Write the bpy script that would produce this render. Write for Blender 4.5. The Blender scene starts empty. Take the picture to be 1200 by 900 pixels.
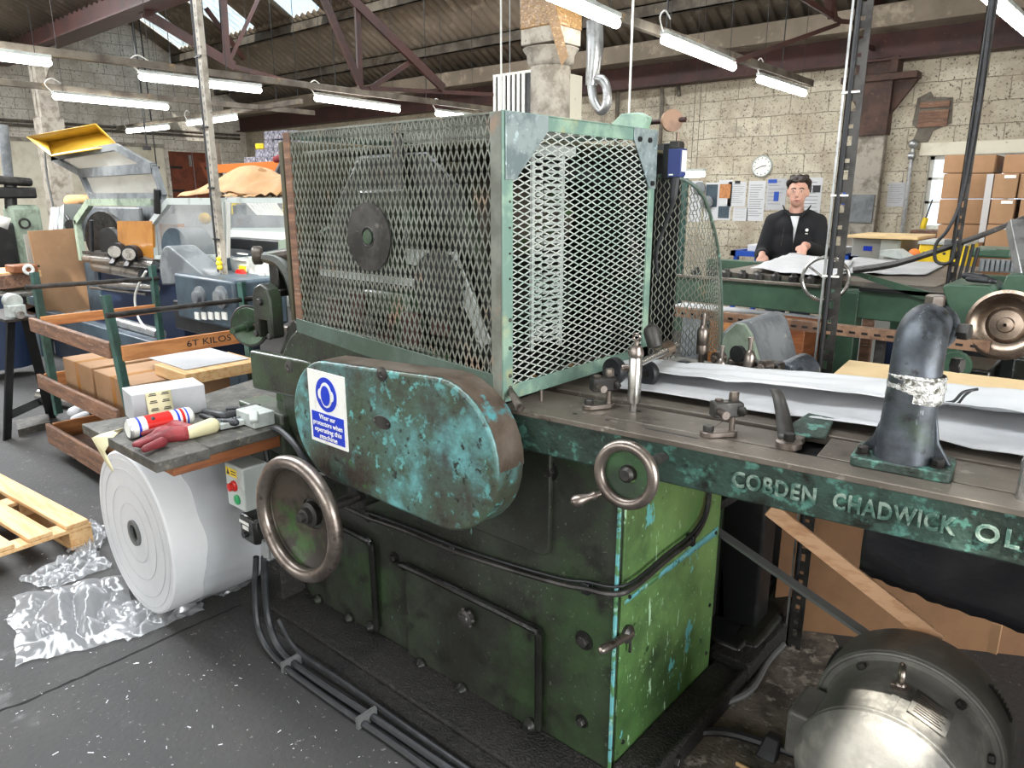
import bpy, bmesh, math, random
from mathutils import Vector, Matrix, noise
PI = math.pi
rnd = random.Random(7)
sc = bpy.context.scene
COL = sc.collection
# ---------------------------------------------------------------- camera, world, sun, exposure
F_PX = 850.0; PITCH = math.radians(14.5); YAW = math.radians(41.0); CAM_Z = 1.6
cd = bpy.data.cameras.new('camera'); cam = bpy.data.objects.new('camera', cd); COL.objects.link(cam)
cd.sensor_fit = 'HORIZONTAL'; cd.sensor_width = 36.0; cd.lens = 36.0 * F_PX / 1200.0
cd.clip_start = 0.05; cd.clip_end = 200
cam.location = (0, 0, CAM_Z); cam.rotation_euler = (PI/2 - PITCH, 0, YAW)
sc.camera = cam
sc.view_settings.view_transform = 'Standard'; sc.view_settings.look = 'None'
sc.view_settings.exposure = 0.8; sc.view_settings.gamma = 1.0; sc.view_settings.use_curve_mapping = False
w = bpy.data.worlds.new('sky'); sc.world = w; w.use_nodes = True
bg = w.node_tree.nodes['Background']; bg.inputs[0].default_value = (0.72, 0.86, 1.0, 1); bg.inputs[1].default_value = 1.5
def area(name, loc, rot, sx, sy, power, col):
    l = bpy.data.lights.new(name, 'AREA'); l.shape = 'RECTANGLE'; l.size = sx; l.size_y = sy; l.energy = power; l.color = col
    o = bpy.data.objects.new(name, l); COL.objects.link(o); o.location = loc; o.rotation_euler = rot; return o
# daylight through the big loading door at the right side, through the roof lights over the near bay, plus added fills
area('loading_door_daylight', (4.9, 0.6, 1.9), (0, math.radians(84), 0), 3.4, 5.0, 300, (1.0, 0.98, 0.94))
area('left_wall_fill_light', (-11.5, 1.2, 4.5), (0, math.radians(-12), 0), 3.0, 1.6, 420, (0.97, 0.98, 1.0))  # added fill lamp to brighten the left brick wall
area('rooflight_daylight', (-4.9, 0.8, 4.4), (0, 0, 0), 9.0, 1.6, 270, (0.92, 0.97, 1.0))
area('front_fill_light', (-3.0, -3.9, 2.2), (math.radians(80), 0, 0), 9.0, 2.2, 170, (0.95, 0.98, 1.0))  # added fill lamp behind the camera; the front wall has no opening
area('rooflight_daylight_far', (-6.5, 6.0, 4.6), (0, 0, 0), 8.0, 1.0, 200, (0.95, 0.98, 1.0))
sd = bpy.data.lights.new('sun', 'SUN'); sd.energy = 10.0; sd.angle = math.radians(0.6); sd.color = (1, .96, .88)
sun = bpy.data.objects.new('sun', sd); COL.objects.link(sun)
SUN_TO = Vector((0.25, -0.42, 0.87)).normalized()          # towards the sun
sun.rotation_euler = SUN_TO.to_track_quat('Z', 'Y').to_euler()

# ---------------------------------------------------------------- measuring helper: a photo point on a known world plane
def _ray(px, py):
    u = px - 600; v = 450 - py
    fw = F_PX*math.cos(PITCH) + v*math.sin(PITCH); up = v*math.cos(PITCH) - F_PX*math.sin(PITCH)
    return Vector((u*math.cos(YAW) - fw*math.sin(YAW), u*math.sin(YAW) + fw*math.cos(YAW), up))
def P(px, py, x=None, y=None, z=None):
    d = _ray(px, py)
    s = x/d.x if x is not None else y/d.y if y is not None else (z - CAM_Z)/d.z
    return Vector((d.x*s, d.y*s, d.z*s + CAM_Z))

# ---------------------------------------------------------------- materials
def c(r, g, b):
    f = lambda v: ((v/255+0.055)/1.055)**2.4 if v > 10 else v/255/12.92
    return (f(r), f(g), f(b), 1)
def mat(name, base, layers=(), rough=.5, metal=0.0, bump=0.0, bscale=40, alpha=None, trans=0, emit=None, estr=0, axes=None, brick=None, coat=0):
    """layers: (colour, scale, threshold, softness, stretch, roughness or None)"""
    m = bpy.data.materials.new(name); m.use_nodes = True
    nt = m.node_tree; N = nt.nodes; L = nt.links; b = N['Principled BSDF']
    b.inputs['Base Color'].default_value = base; b.inputs['Roughness'].default_value = rough; b.inputs['Metallic'].default_value = metal
    if coat: b.inputs['Coat Weight'].default_value = coat
    if trans: b.inputs['Transmission Weight'].default_value = trans
    if alpha is not None: b.inputs['Alpha'].default_value = alpha
    if emit: b.inputs['Emission Color'].default_value = emit; b.inputs['Emission Strength'].default_value = estr
    tc = N.new('ShaderNodeTexCoord'); src = tc.outputs['Object']
    if axes:
        sp = N.new('ShaderNodeSeparateXYZ'); L.new(src, sp.inputs[0]); cb = N.new('ShaderNodeCombineXYZ')
        for i, a in enumerate(axes): L.new(sp.outputs['XYZ'.index(a)], cb.inputs[i])
        src2 = cb.outputs[0]
    else: src2 = src
    cur = None; rcur = None; hcur = None
    if brick:
        bt = N.new('ShaderNodeTexBrick'); L.new(src2, bt.inputs['Vector'])
        bt.inputs['Scale'].default_value = 1.0; bt.inputs['Brick Width'].default_value = brick[0]; bt.inputs['Row Height'].default_value = brick[1]
        bt.inputs['Mortar Size'].default_value = brick[2]; bt.inputs['Mortar Smooth'].default_value = .6
        bt.inputs['Color1'].default_value = base; bt.inputs['Color2'].default_value = brick[3]; bt.inputs['Mortar'].default_value = brick[4]
        if len(brick) > 5: bt.offset = brick[5]
        # wobble so that the courses are not ruler straight
        nz = N.new('ShaderNodeTexNoise'); nz.inputs['Scale'].default_value = 3; L.new(src, nz.inputs['Vector'])
        mx = N.new('ShaderNodeMix'); mx.data_type = 'RGBA'; mx.blend_type = 'LINEAR_LIGHT'; mx.inputs[0].default_value = .015
        L.new(src2, mx.inputs[6]); L.new(nz.outputs['Color'], mx.inputs[7]); L.new(mx.outputs[2], bt.inputs['Vector'])
        cur = bt.outputs['Color']; hcur = bt.outputs['Fac']
    for k, (col, scl, th, soft, st, rg) in enumerate(layers):
        mp = N.new('ShaderNodeMapping'); L.new(src, mp.inputs[0]); mp.inputs['Scale'].default_value = st or (1, 1, 1)
        mp.inputs['Location'].default_value = (k*3.7, k*1.3, k*2.1)
        nz = N.new('ShaderNodeTexNoise'); nz.inputs['Scale'].default_value = scl; nz.inputs['Detail'].default_value = 6; nz.inputs['Roughness'].default_value = .65
        L.new(mp.outputs[0], nz.inputs['Vector'])
        mr = N.new('ShaderNodeMapRange'); mr.inputs[1].default_value = th - soft; mr.inputs[2].default_value = th + soft
        L.new(nz.outputs['Fac'], mr.inputs[0])
        mx = N.new('ShaderNodeMix'); mx.data_type = 'RGBA'; L.new(mr.outputs[0], mx.inputs[0])
        if cur is None: mx.inputs[6].default_value = base
        else: L.new(cur, mx.inputs[6])
        mx.inputs[7].default_value = col; cur = mx.outputs[2]
        if rg is not None:
            r2 = N.new('ShaderNodeMix'); L.new(mr.outputs[0], r2.inputs[0])
            if rcur is None: r2.inputs[2].default_value = rough
            else: L.new(rcur, r2.inputs[2])
            r2.inputs[3].default_value = rg; rcur = r2.outputs[0]
    if cur is not None: L.new(cur, b.inputs['Base Color'])
    if rcur is not None: L.new(rcur, b.inputs['Roughness'])
    if bump:
        nz = N.new('ShaderNodeTexNoise'); nz.inputs['Scale'].default_value = bscale; nz.inputs['Detail'].default_value = 5; L.new(src, nz.inputs['Vector'])
        bp = N.new('ShaderNodeBump'); bp.inputs['Strength'].default_value = bump; bp.inputs['Distance'].default_value = .01
        L.new(nz.outputs['Fac'], bp.inputs['Height'])
        if hcur is not None:
            b2 = N.new('ShaderNodeBump'); b2.invert = True; b2.inputs['Strength'].default_value = .6; b2.inputs['Distance'].default_value = .02
            L.new(hcur, b2.inputs['Height']); L.new(bp.outputs[0], b2.inputs['Normal']); L.new(b2.outputs[0], b.inputs['Normal'])
        else: L.new(bp.outputs[0], b.inputs['Normal'])
    return m
M = {}
M['floor'] = mat('floor_concrete', c(61, 60, 60), [(c(51, 50, 50), 1.3, .5, .2, None, None), (c(68, 66, 64), 2.2, .62, .18, None, None), (c(42, 41, 40), 9, .66, .08, None, .45),
    (c(120, 117, 112), 55, .66, .02, None, None)], rough=.75, bump=.35, bscale=45)
M['dust'] = mat('dusty_concrete', c(112, 104, 94), [(c(60, 55, 50), 6, .5, .1, None, None), (c(150, 144, 134), 25, .6, .06, None, None)], rough=.9, bump=.6, bscale=80)
M['block'] = mat('painted_block', c(206, 198, 178), [(c(170, 158, 138), 3.0, .52, .12, None, None), (c(92, 84, 72), 42, .60, .045, None, None), (c(120, 110, 98), 1.1, .66, .06, None, None)], rough=.85,
    bump=.8, bscale=30, axes='XZY', brick=(.46, .235, .006, c(192, 184, 164), c(128, 119, 104)))
M['brickwall'] = mat('painted_brick', c(238, 232, 222), [(c(196, 188, 174), 2.6, .52, .12, None, None), (c(95, 84, 74), 26, .62, .05, None, None)], rough=.85,
    bump=.8, bscale=20, axes='YZX', brick=(.42, .2, .008, c(226, 220, 208), c(160, 150, 136)))
M['cream'] = mat('cream_plaster', c(226, 220, 200), [(c(196, 186, 164), 2, .58, .1, None, None), (c(150, 140, 120), 12, .7, .04, None, None)], rough=.8)
M['roof'] = mat('asbestos_roof', c(140, 128, 112), [(c(112, 102, 88), .9, .5, .12, None, None), (c(160, 148, 130), 5, .62, .07, None, None)], rough=.9)
M['redsteel'] = mat('red_oxide_steel', c(68, 37, 32), [(c(50, 29, 26), 3, .52, .1, None, None), (c(120, 76, 64), 20, .68, .05, None, None)], rough=.6)
M['greysteel'] = mat('grey_steel', c(108, 101, 90), [(c(70, 62, 54), 4, .52, .1, None, None), (c(140, 118, 84), 9, .66, .06, None, None)], rough=.7)
M['column'] = mat('column_paint', c(164, 157, 145), [(c(120, 112, 101), 7, .55, .08, None, None), (c(84, 76, 66), 22, .66, .04, None, None)], rough=.8, bump=.4)
M['bodygreen'] = mat('greasy_green', c(56, 64, 52), [(c(44, 45, 40), 3.2, .46, .1, None, .32), (c(58, 82, 50), 2.0, .62, .1, None, None), (c(34, 34, 31), 9, .6, .07, None, .3), (c(104, 112, 98), 90, .66, .02, None, None), (c(90, 130, 120), 24, .70, .012, (1, 1, .4), None)], rough=.42, bump=.15, bscale=50)
M['bodydark'] = mat('oily_black_green', c(30, 32, 27), [(c(18, 18, 16), 4, .5, .1, None, .28), (c(46, 58, 36), 3, .64, .06, None, None), (c(80, 82, 76), 70, .7, .03, None, None)], rough=.4, bump=.25, bscale=60)
M['sludge'] = mat('oily_dust', c(30, 28, 26), [(c(52, 49, 46), 60, .56, .06, None, .8), (c(18, 17, 16), 5, .55, .08, None, .5)], rough=.75, bump=1.0, bscale=120)
M['brightgreen'] = mat('bright_green_paint', c(118, 154, 92), [(c(80, 116, 64), 2.0, .5, .14, None, None), (c(46, 62, 44), 2.4, .60, .10, None, None), (c(104, 184, 184), 8, .625, .010, (1, 1, .5), None), (c(178, 214, 178), 34, .635, .012, (1, 1, .22), None), (c(150, 196, 150), 60, .65, .01, (1, 1, 1), None), (c(40, 62, 38), 16, .66, .03, None, None)], rough=.33, coat=.2)
M['turq'] = mat('turquoise_undercoat', c(104, 172, 178), [(c(84, 128, 84), 9, .52, .02, None, None), (c(150, 190, 180), 30, .6, .02, None, None), (c(40, 70, 56), 40, .60, .02, None, None)], rough=.45)
M['guard'] = mat('worn_guard_paint', c(74, 96, 86), [(c(104, 166, 168), 2.6, .49, .06, None, None), (c(66, 80, 64), 3.6, .52, .07, None, None), (c(96, 160, 158), 28, .60, .03, None, None), (c(60, 52, 47), 2.9, .56, .07, None, .35),
    (c(70, 116, 60), 4.5, .66, .02, None, None), (c(40, 40, 36), 34, .62, .03, None, None)], rough=.4, bump=.2, bscale=60)
M['guardtop'] = mat('guard_bare_top', c(118, 106, 96), [(c(80, 66, 54), 5, .5, .1, None, None), (c(90, 160, 165), 9, .64, .04, None, None), (c(140, 80, 48), 16, .68, .03, None, None)], rough=.4, metal=.4)
M['rail'] = mat('rail_green', c(60, 84, 76), [(c(46, 58, 52), 3.2, .5, .08, None, None), (c(84, 130, 118), 26, .58, .04, None, None), (c(30, 34, 28), 12, .6, .05, None, None), (c(56, 92, 42), 2.4, .64, .05, None, None)], rough=.42, bump=.35, bscale=70)
M['railletter'] = mat('rail_letter_worn', c(66, 96, 86), [(c(132, 150, 138), 40, .52, .06, None, None)], rough=.4)
M['bed'] = mat('bed_steel', c(128, 120, 110), [(c(98, 90, 82), 3, .5, .1, None, None), (c(70, 62, 54), 10, .64, .05, None, None), (c(158, 150, 140), 30, .66, .05, None, None)], rough=.42, metal=.35)
M['worn'] = mat('worn_steel', c(150, 140, 132), [(c(104, 94, 88), 6, .52, .08, None, .4), (c(84, 76, 70), 22, .62, .05, None, None)], rough=.28, metal=.85)
M['darksteel'] = mat('dark_steel', c(74, 72, 70), [(c(44, 42, 40), 8, .52, .08, None, None), (c(112, 106, 100), 30, .66, .05, None, None)], rough=.42, metal=.5)
M['wheeldish'] = mat('wheel_dish', c(84, 76, 68), [(c(62, 92, 48), 6, .58, .05, None, None), (c(52, 46, 42), 10, .54, .07, None, None), (c(140, 130, 120), 50, .70, .03, None, None)], rough=.4, metal=.3)
M['greenwheel'] = mat('green_wheel_web', c(62, 92, 60), [(c(40, 56, 40), 9, .5, .08, None, None), (c(120, 140, 110), 50, .68, .03, None, None)], rough=.4)
M['chrome'] = mat('bright_steel', c(190, 188, 184), [(c(140, 136, 130), 12, .58, .06, None, None)], rough=.22, metal=.9)
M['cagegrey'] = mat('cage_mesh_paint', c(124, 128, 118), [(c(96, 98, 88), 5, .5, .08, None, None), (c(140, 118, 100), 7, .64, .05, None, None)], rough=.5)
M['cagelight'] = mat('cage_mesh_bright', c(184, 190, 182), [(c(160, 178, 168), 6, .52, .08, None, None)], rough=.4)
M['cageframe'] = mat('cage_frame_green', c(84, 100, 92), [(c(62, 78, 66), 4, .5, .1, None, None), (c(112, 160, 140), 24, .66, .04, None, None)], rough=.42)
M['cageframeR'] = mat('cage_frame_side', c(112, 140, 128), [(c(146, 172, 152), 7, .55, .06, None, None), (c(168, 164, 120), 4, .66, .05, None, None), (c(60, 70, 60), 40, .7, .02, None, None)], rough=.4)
M['gusset'] = mat('gusset_scraped', c(156, 168, 168), [(c(120, 134, 136), 14, .52, .06, None, None), (c(186, 204, 206), 40, .64, .04, None, None)], rough=.35, metal=.3)
M['bluegrey'] = mat('blue_grey_enamel', c(70, 86, 96), [(c(52, 64, 74), 4, .5, .1, None, None), (c(120, 130, 136), 30, .7, .03, None, None)], rough=.45)
M['greymach'] = mat('grey_machine', c(122, 126, 128), [(c(92, 96, 100), 5, .52, .08, None, None), (c(150, 150, 146), 24, .66, .04, None, None)], rough=.5)
M['lightgrey'] = mat('light_grey_enamel', c(182, 188, 184), [(c(150, 154, 150), 6, .6, .06, None, None)], rough=.4)
M['machgreen'] = mat('machine_green', c(66, 94, 74), [(c(50, 74, 58), 3, .5, .1, None, None), (c(92, 150, 104), 30, .70, .03, None, None)], rough=.42)
M['palegreen'] = mat('pale_green_guard', c(142, 156, 138), [(c(108, 122, 106), 8, .56, .06, None, None), (c(168, 176, 158), 30, .64, .05, None, None)], rough=.5)
M['trolleygreen'] = mat('trolley_post_green', c(58, 96, 88), [(c(44, 70, 62), 6, .5, .08, None, None), (c(110, 140, 130), 40, .70, .02, None, None)], rough=.5)
M['black'] = mat('black_rubber', c(34, 35, 38), [(c(54, 56, 60), 12, .6, .08, None, None)], rough=.45)
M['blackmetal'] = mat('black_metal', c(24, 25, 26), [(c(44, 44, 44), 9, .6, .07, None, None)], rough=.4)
M['white'] = mat('white_paper', c(204, 205, 207), [(c(194, 196, 199), 3, .55, .1, None, None)], rough=.6)
M['greypaper'] = mat('grey_white_tissue', c(190, 190, 192), [(c(168, 170, 173), 2.5, .5, .12, None, None)], rough=.55)
M['kraft'] = mat('kraft_paper', c(190, 150, 104), [(c(168, 128, 84), 3, .52, .1, None, None)], rough=.7)
M['card'] = mat('cardboard', c(164, 128, 96), [(c(150, 116, 84), 3, .5, .1, None, None)], rough=.8)
M['card2'] = mat('dark_shaded_cardboard', c(126, 92, 62), [(c(112, 80, 54), 4, .5, .1, None, None)], rough=.8)  # base darkened to carry the shade under the press table
M['tape'] = mat('parcel_tape', c(170, 120, 66), rough=.25)
M['wood'] = mat('new_pine', c(212, 176, 128), [(c(198, 152, 100), 3, .52, .06, (1, 12, 12), None), (c(168, 118, 74), 8, .68, .03, (1, 8, 8), None)], rough=.6)
M['oldwood'] = mat('old_board', c(134, 98, 76), [(c(100, 74, 60), 4, .5, .08, (1, 10, 10), None), (c(160, 134, 118), 14, .62, .06, (1, 6, 6), None)], rough=.7)
M['orangewood'] = mat('orange_board', c(196, 136, 84), [(c(168, 108, 64), 3, .52, .07, (9, 1, 9), None), (c(74, 60, 50), 5, .67, .04, None, None)], rough=.6)
M['benchwood'] = mat('oily_plank', c(84, 82, 76), [(c(58, 56, 52), 5, .5, .08, (3, 3, 3), None), (c(116, 110, 98), 16, .62, .06, (2, 2, 2), None)], rough=.6)
M['batten'] = mat('batten', c(206, 164, 128), [(c(186, 140, 104), 4, .55, .06, (1, 9, 9), None)], rough=.6)
M['mdf'] = mat('mdf', c(226, 198, 150), [(c(214, 184, 136), 5, .55, .1, None, None)], rough=.6)
M['crate'] = mat('crate_brown', c(140, 84, 48), [(c(112, 64, 36), 4, .52, .08, (1, 1, 8), None)], rough=.5)
M['red'] = mat('red_leather', c(140, 46, 50), [(c(104, 34, 40), 9, .54, .08, None, None), (c(100, 60, 56), 24, .66, .05, None, None)], rough=.6, bump=.3, bscale=80)
M['redplastic'] = mat('red_plastic', c(200, 34, 28), rough=.3)
M['greenplastic'] = mat('green_plastic', c(40, 150, 90), rough=.3)
M['yellow'] = mat('yellow_paint', c(236, 204, 40), [(c(214, 176, 34), 3, .6, .08, None, None)], rough=.4)
M['printed'] = mat('printed_film', c(146, 146, 156), [(c(96, 96, 112), 14, .52, .04, None, None), (c(220, 220, 226), 22, .6, .03, None, None)], rough=.25)
M['amber'] = mat('amber_perspex', c(176, 118, 50), [(c(150, 96, 40), 4, .55, .08, None, None)], rough=.2)
M['crack'] = mat('crack_dirt', c(20, 20, 20), rough=.9)
M['rustbrown'] = mat('rusted_stanchion', c(78, 54, 44), [(c(56, 38, 32), 5, .5, .08, None, None), (c(110, 90, 76), 16, .66, .05, None, None)], rough=.7)
M['olive'] = mat('olive_cover', c(78, 74, 56), rough=.5)
M['mustard'] = mat('mustard_guard', c(190, 152, 48), [(c(172, 132, 40), 3, .55, .08, None, None)], rough=.35)
M['blue'] = mat('blue_paint', c(30, 76, 170), rough=.4)
M['bluebox'] = mat('blue_switch', c(48, 60, 112), [(c(62, 74, 128), 9, .6, .08, None, None)], rough=.4)
M['signblue'] = mat('sign_blue', c(20, 56, 190), rough=.4)
M['signwhite'] = mat('sign_white', c(232, 232, 226), [(c(206, 204, 196), 20, .62, .06, None, None)], rough=.45)
M['ink'] = mat('ink', c(40, 40, 44), rough=.6)
M['orange'] = mat('racking_orange', c(226, 122, 50), rough=.45)
M['brown'] = mat('brown_door', c(122, 62, 38), [(c(98, 48, 30), 5, .52, .08, None, None)], rough=.55)
M['brass'] = mat('tarnished_bowl', c(146, 130, 116), [(c(104, 90, 78), 5, .5, .08, None, None), (c(190, 176, 160), 9, .64, .06, None, None)], rough=.25, metal=.85)
M['cable'] = mat('grey_cable', c(96, 98, 98), rough=.5)
M['galv'] = mat('galvanised', c(176, 178, 178), [(c(140, 140, 140), 9, .55, .07, None, None)], rough=.3, metal=.7)
M['sheet'] = mat('black_plastic_sheet', c(36, 36, 40), [(c(70, 70, 76), 4, .64, .08, (1, 1, 3), None)], rough=.28, bump=.5, bscale=12)
M['motor'] = mat('motor_dusty', c(116, 115, 110), [(c(88, 87, 83), 4, .5, .1, None, None), (c(140, 137, 130), 10, .62, .07, None, .8)], rough=.5, metal=.2, bump=.15)
M['elbow'] = mat('cast_elbow', c(84, 90, 98), [(c(56, 60, 64), 9, .5, .1, None, None), (c(150, 156, 160), 40, .66, .04, (1, 1, .4), None), (c(62, 74, 62), 5, .64, .06, None, None), (c(46, 48, 50), 20, .6, .04, None, None)], rough=.4, metal=.45, bump=.07, bscale=60)
M['skin'] = mat('skin', c(206, 160, 140), [(c(190, 136, 118), 9, .58, .1, None, None)], rough=.5)
M['hair'] = mat('dark_hair', c(38, 28, 22), [(c(64, 48, 36), 30, .6, .05, None, None)], rough=.5, bump=.6, bscale=90)
M['fleece'] = mat('black_fleece', c(24, 24, 27), rough=.9, bump=.2)
M['denim'] = mat('dark_trousers', c(40, 44, 58), rough=.8)
M['masking'] = mat('masking_tape', c(206, 198, 160), rough=.5)
M['rust'] = mat('rusty_slotted_steel', c(140, 108, 84), [(c(96, 70, 54), 9, .5, .08, None, None)], rough=.6)
M['greyboard'] = mat('grey_cabinet', c(150, 150, 144), rough=.5)
M['bluepaint'] = mat('dark_blue_inside', c(30, 44, 70), rough=.5)
M['foil'] = mat('brown_packing_tape', c(132, 102, 66), [(c(196, 160, 110), 30, .62, .05, (1, 1, 3), None)], rough=.2, bump=1, bscale=30)
M['weld'] = mat('silver_repair_wrap', c(210, 210, 206), [(c(110, 108, 100), 60, .55, .04, None, None)], rough=.25, metal=.6, bump=1.0, bscale=70)
def tube_mat():
    m = bpy.data.materials.new('lit_fluorescent_tube'); m.use_nodes = True; nt = m.node_tree
    b = nt.nodes['Principled BSDF']; b.inputs['Emission Color'].default_value = (1, .97, .9, 1); b.inputs['Emission Strength'].default_value = 14
    return m
M['tube'] = tube_mat()
def clear_mat(name, tint, clear, rough=.15, gloss=.1, trl=True):
    m = bpy.data.materials.new(name); m.use_nodes = True; nt = m.node_tree; N = nt.nodes; L = nt.links
    for n in list(N):
        if n.type == 'BSDF_PRINCIPLED': N.remove(n)
    out = [n for n in N if n.type == 'OUTPUT_MATERIAL'][0]
    t = N.new('ShaderNodeBsdfTransparent'); t.inputs[0].default_value = (1, 1, 1, 1)
    d = N.new('ShaderNodeBsdfTranslucent') if trl else N.new('ShaderNodeBsdfDiffuse'); d.inputs[0].default_value = tint
    df = N.new('ShaderNodeBsdfDiffuse'); df.inputs[0].default_value = tint
    dm = N.new('ShaderNodeMixShader'); dm.inputs[0].default_value = .5; L.new(d.outputs[0], dm.inputs[1]); L.new(df.outputs[0], dm.inputs[2])
    a = N.new('ShaderNodeMixShader'); a.inputs[0].default_value = 1 - clear; L.new(t.outputs[0], a.inputs[1]); L.new(dm.outputs[0], a.inputs[2])
    g = N.new('ShaderNodeBsdfGlossy'); g.inputs['Roughness'].default_value = rough
    bb = N.new('ShaderNodeMixShader'); bb.inputs[0].default_value = gloss; L.new(a.outputs[0], bb.inputs[1]); L.new(g.outputs[0], bb.inputs[2])
    L.new(bb.outputs[0], out.inputs[0]); return m
M['perspex'] = clear_mat('scratched_perspex', (.85, .87, .87, 1), .84, .10, .09)
M['wrap'] = clear_mat('clear_film', (.72, .74, .77, 1), .60, .22, .12)
M['rooflight'] = clear_mat('grp_rooflight', (.16, .27, .34, 1), .42, .5, .03)
M['pane'] = clear_mat('bright_window_pane', (.95, .97, 1, 1), .8, .3, .05)

# ---------------------------------------------------------------- mesh building
class MB:
    def __init__(s): s.v = []; s.f = []
    def add(s, vs, fs):
        n = len(s.v); s.v += [Vector(v) for v in vs]; s.f += [tuple(i+n for i in f) for f in fs]; return s
    def box(s, a, b):
        x0, x1 = sorted((a[0], b[0])); y0, y1 = sorted((a[1], b[1])); z0, z1 = sorted((a[2], b[2]))
        return s.add([(x0,y0,z0),(x1,y0,z0),(x1,y1,z0),(x0,y1,z0),(x0,y0,z1),(x1,y0,z1),(x1,y1,z1),(x0,y1,z1)],
                     [(0,3,2,1),(4,5,6,7),(0,1,5,4),(1,2,6,5),(2,3,7,6),(3,0,4,7)])
    def bar(s, p0, p1, w, h, up=(0,0,1)):
        p0 = Vector(p0); p1 = Vector(p1); d = (p1-p0).normalized(); up = Vector(up)
        if abs(d.dot(up)) > .98: up = Vector((0,1,0)) if abs(d.y) < .9 else Vector((1,0,0))
        r = d.cross(up).normalized()*w/2; u = r.cross(d).normalized()*h/2
        vs = [p+a*r+b*u for p in (p0, p1) for a, b in ((-1,-1),(1,-1),(1,1),(-1,1))]
        return s.add(vs, [(0,1,2,3),(7,6,5,4),(0,4,5,1),(1,5,6,2),(2,6,7,3),(3,7,4,0)])
    def ring_frame(s, d):
        d = d.normalized(); a = Vector((0,0,1)) if abs(d.z) < .9 else Vector((1,0,0))
        x = d.cross(a).normalized(); return x, d.cross(x).normalized()
    def lathe(s, prof, o, ax, seg=28, close=True):
        o = Vector(o); ax = Vector(ax).normalized(); x, y = s.ring_frame(ax); n = len(s.v); k = len(prof)
        for r, h in prof:
            for i in range(seg):
                t = 2*PI*i/seg; s.v.append(o + ax*h + (x*math.cos(t)+y*math.sin(t))*max(r, 1e-5))
        for j in range(k-1):
            for i in range(seg): s.f.append((n+j*seg+i, n+j*seg+(i+1)%seg, n+(j+1)*seg+(i+1)%seg, n+(j+1)*seg+i))
        if close:
            s.f.append(tuple(n+i for i in reversed(range(seg)))); s.f.append(tuple(n+(k-1)*seg+i for i in range(seg)))
        return s
    def cyl(s, p0, p1, r0, r1=None, seg=18):
        p0 = Vector(p0); p1 = Vector(p1); r1 = r0 if r1 is None else r1; L = (p1-p0).length
        return s.lathe([(r0, 0), (r1, L)], p0, p1-p0, seg)
    def torus(s, o, ax, R, r, seg=40, k=10):
        o = Vector(o); ax = Vector(ax).normalized(); x, y = s.ring_frame(ax); n = len(s.v)
        for i in range(seg):
            t = 2*PI*i/seg; e = x*math.cos(t)+y*math.sin(t)
            for j in range(k):
                q = 2*PI*j/k; s.v.append(o + e*(R+r*math.cos(q)) + ax*r*math.sin(q))
        for i in range(seg):
            for j in range(k): s.f.append((n+i*k+j, n+i*k+(j+1)%k, n+((i+1)%seg)*k+(j+1)%k, n+((i+1)%seg)*k+j))
        return s
    def tube(s, pts, r, seg=8, sub=4, cap=True):
        pts = [Vector(p) for p in pts]; rs = r if isinstance(r, (list, tuple)) else [r]*len(pts)
        if sub > 1 and len(pts) > 2:
            q = [pts[0]*2-pts[1]] + pts + [pts[-1]*2-pts[-2]]; out = []; ro = []
            for i in range(1, len(q)-2):
                for j in range(sub):
                    t = j/sub; a, b_, c_, d = q[i-1], q[i], q[i+1], q[i+2]
                    out.append(.5*((2*b_)+(c_-a)*t+(2*a-5*b_+4*c_-d)*t*t+(3*b_-a-3*c_+d)*t**3)); ro.append(rs[i-1]*(1-t)+rs[i]*t)
            out.append(pts[-1]); ro.append(rs[-1]); pts, rs = out, ro
        n = len(s.v); x = None
        for i, p in enumerate(pts):
            d = (pts[min(i+1, len(pts)-1)]-pts[max(i-1, 0)]).normalized()
            if x is None: x, y = s.ring_frame(d)
            else:
                x = (x - d*x.dot(d)).normalized()
            y = d.cross(x)
            for j in range(seg): t = 2*PI*j/seg; s.v.append(p+(x*math.cos(t)+y*math.sin(t))*rs[i])
        for i in range(len(pts)-1):
            for j in range(seg): s.f.append((n+i*seg+j, n+i*seg+(j+1)%seg, n+(i+1)*seg+(j+1)%seg, n+(i+1)*seg+j))
        if cap: s.f.append(tuple(n+i for i in range(seg))); s.f.append(tuple(n+(len(pts)-1)*seg+i for i in range(seg)))
        return s
    def prism(s, poly, vec):
        poly = [Vector(p) for p in poly]; vec = Vector(vec); k = len(poly); n = len(s.v)
        s.v += poly + [p+vec for p in poly]
        s.f.append(tuple(n+i for i in range(k))); s.f.append(tuple(n+k+i for i in reversed(range(k))))
        for i in range(k): s.f.append((n+i, n+(i+1)%k, n+k+(i+1)%k, n+k+i))
        return s
    def grid(s, fn, nu, nv):
        n = len(s.v)
        for i in range(nu+1):
            for j in range(nv+1): s.v.append(Vector(fn(i/nu, j/nv)))
        for i in range(nu):
            for j in range(nv): a = n+i*(nv+1)+j; s.f.append((a, a+nv+1, a+nv+2, a+1))
        return s
    def ball(s, o, r, seg=16, rings=10):
        r = (r, r, r) if not isinstance(r, (tuple, list)) else r; o = Vector(o); n = len(s.v)
        s.v.append(o+Vector((0,0,-r[2])))
        for i in range(1, rings):
            a = -PI/2+PI*i/rings
            for j in range(seg): t = 2*PI*j/seg; s.v.append(o+Vector((r[0]*math.cos(a)*math.cos(t), r[1]*math.cos(a)*math.sin(t), r[2]*math.sin(a))))
        s.v.append(o+Vector((0,0,r[2]))); top = len(s.v)-1
        for j in range(seg):
            s.f.append((n, n+1+(j+1)%seg, n+1+j)); s.f.append((top, top-seg+j, top-seg+(j+1)%seg))
        for i in range(rings-2):
            for j in range(seg): a = n+1+i*seg; s.f.append((a+j, a+(j+1)%seg, a+seg+(j+1)%seg, a+seg+j))
        return s
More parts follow.
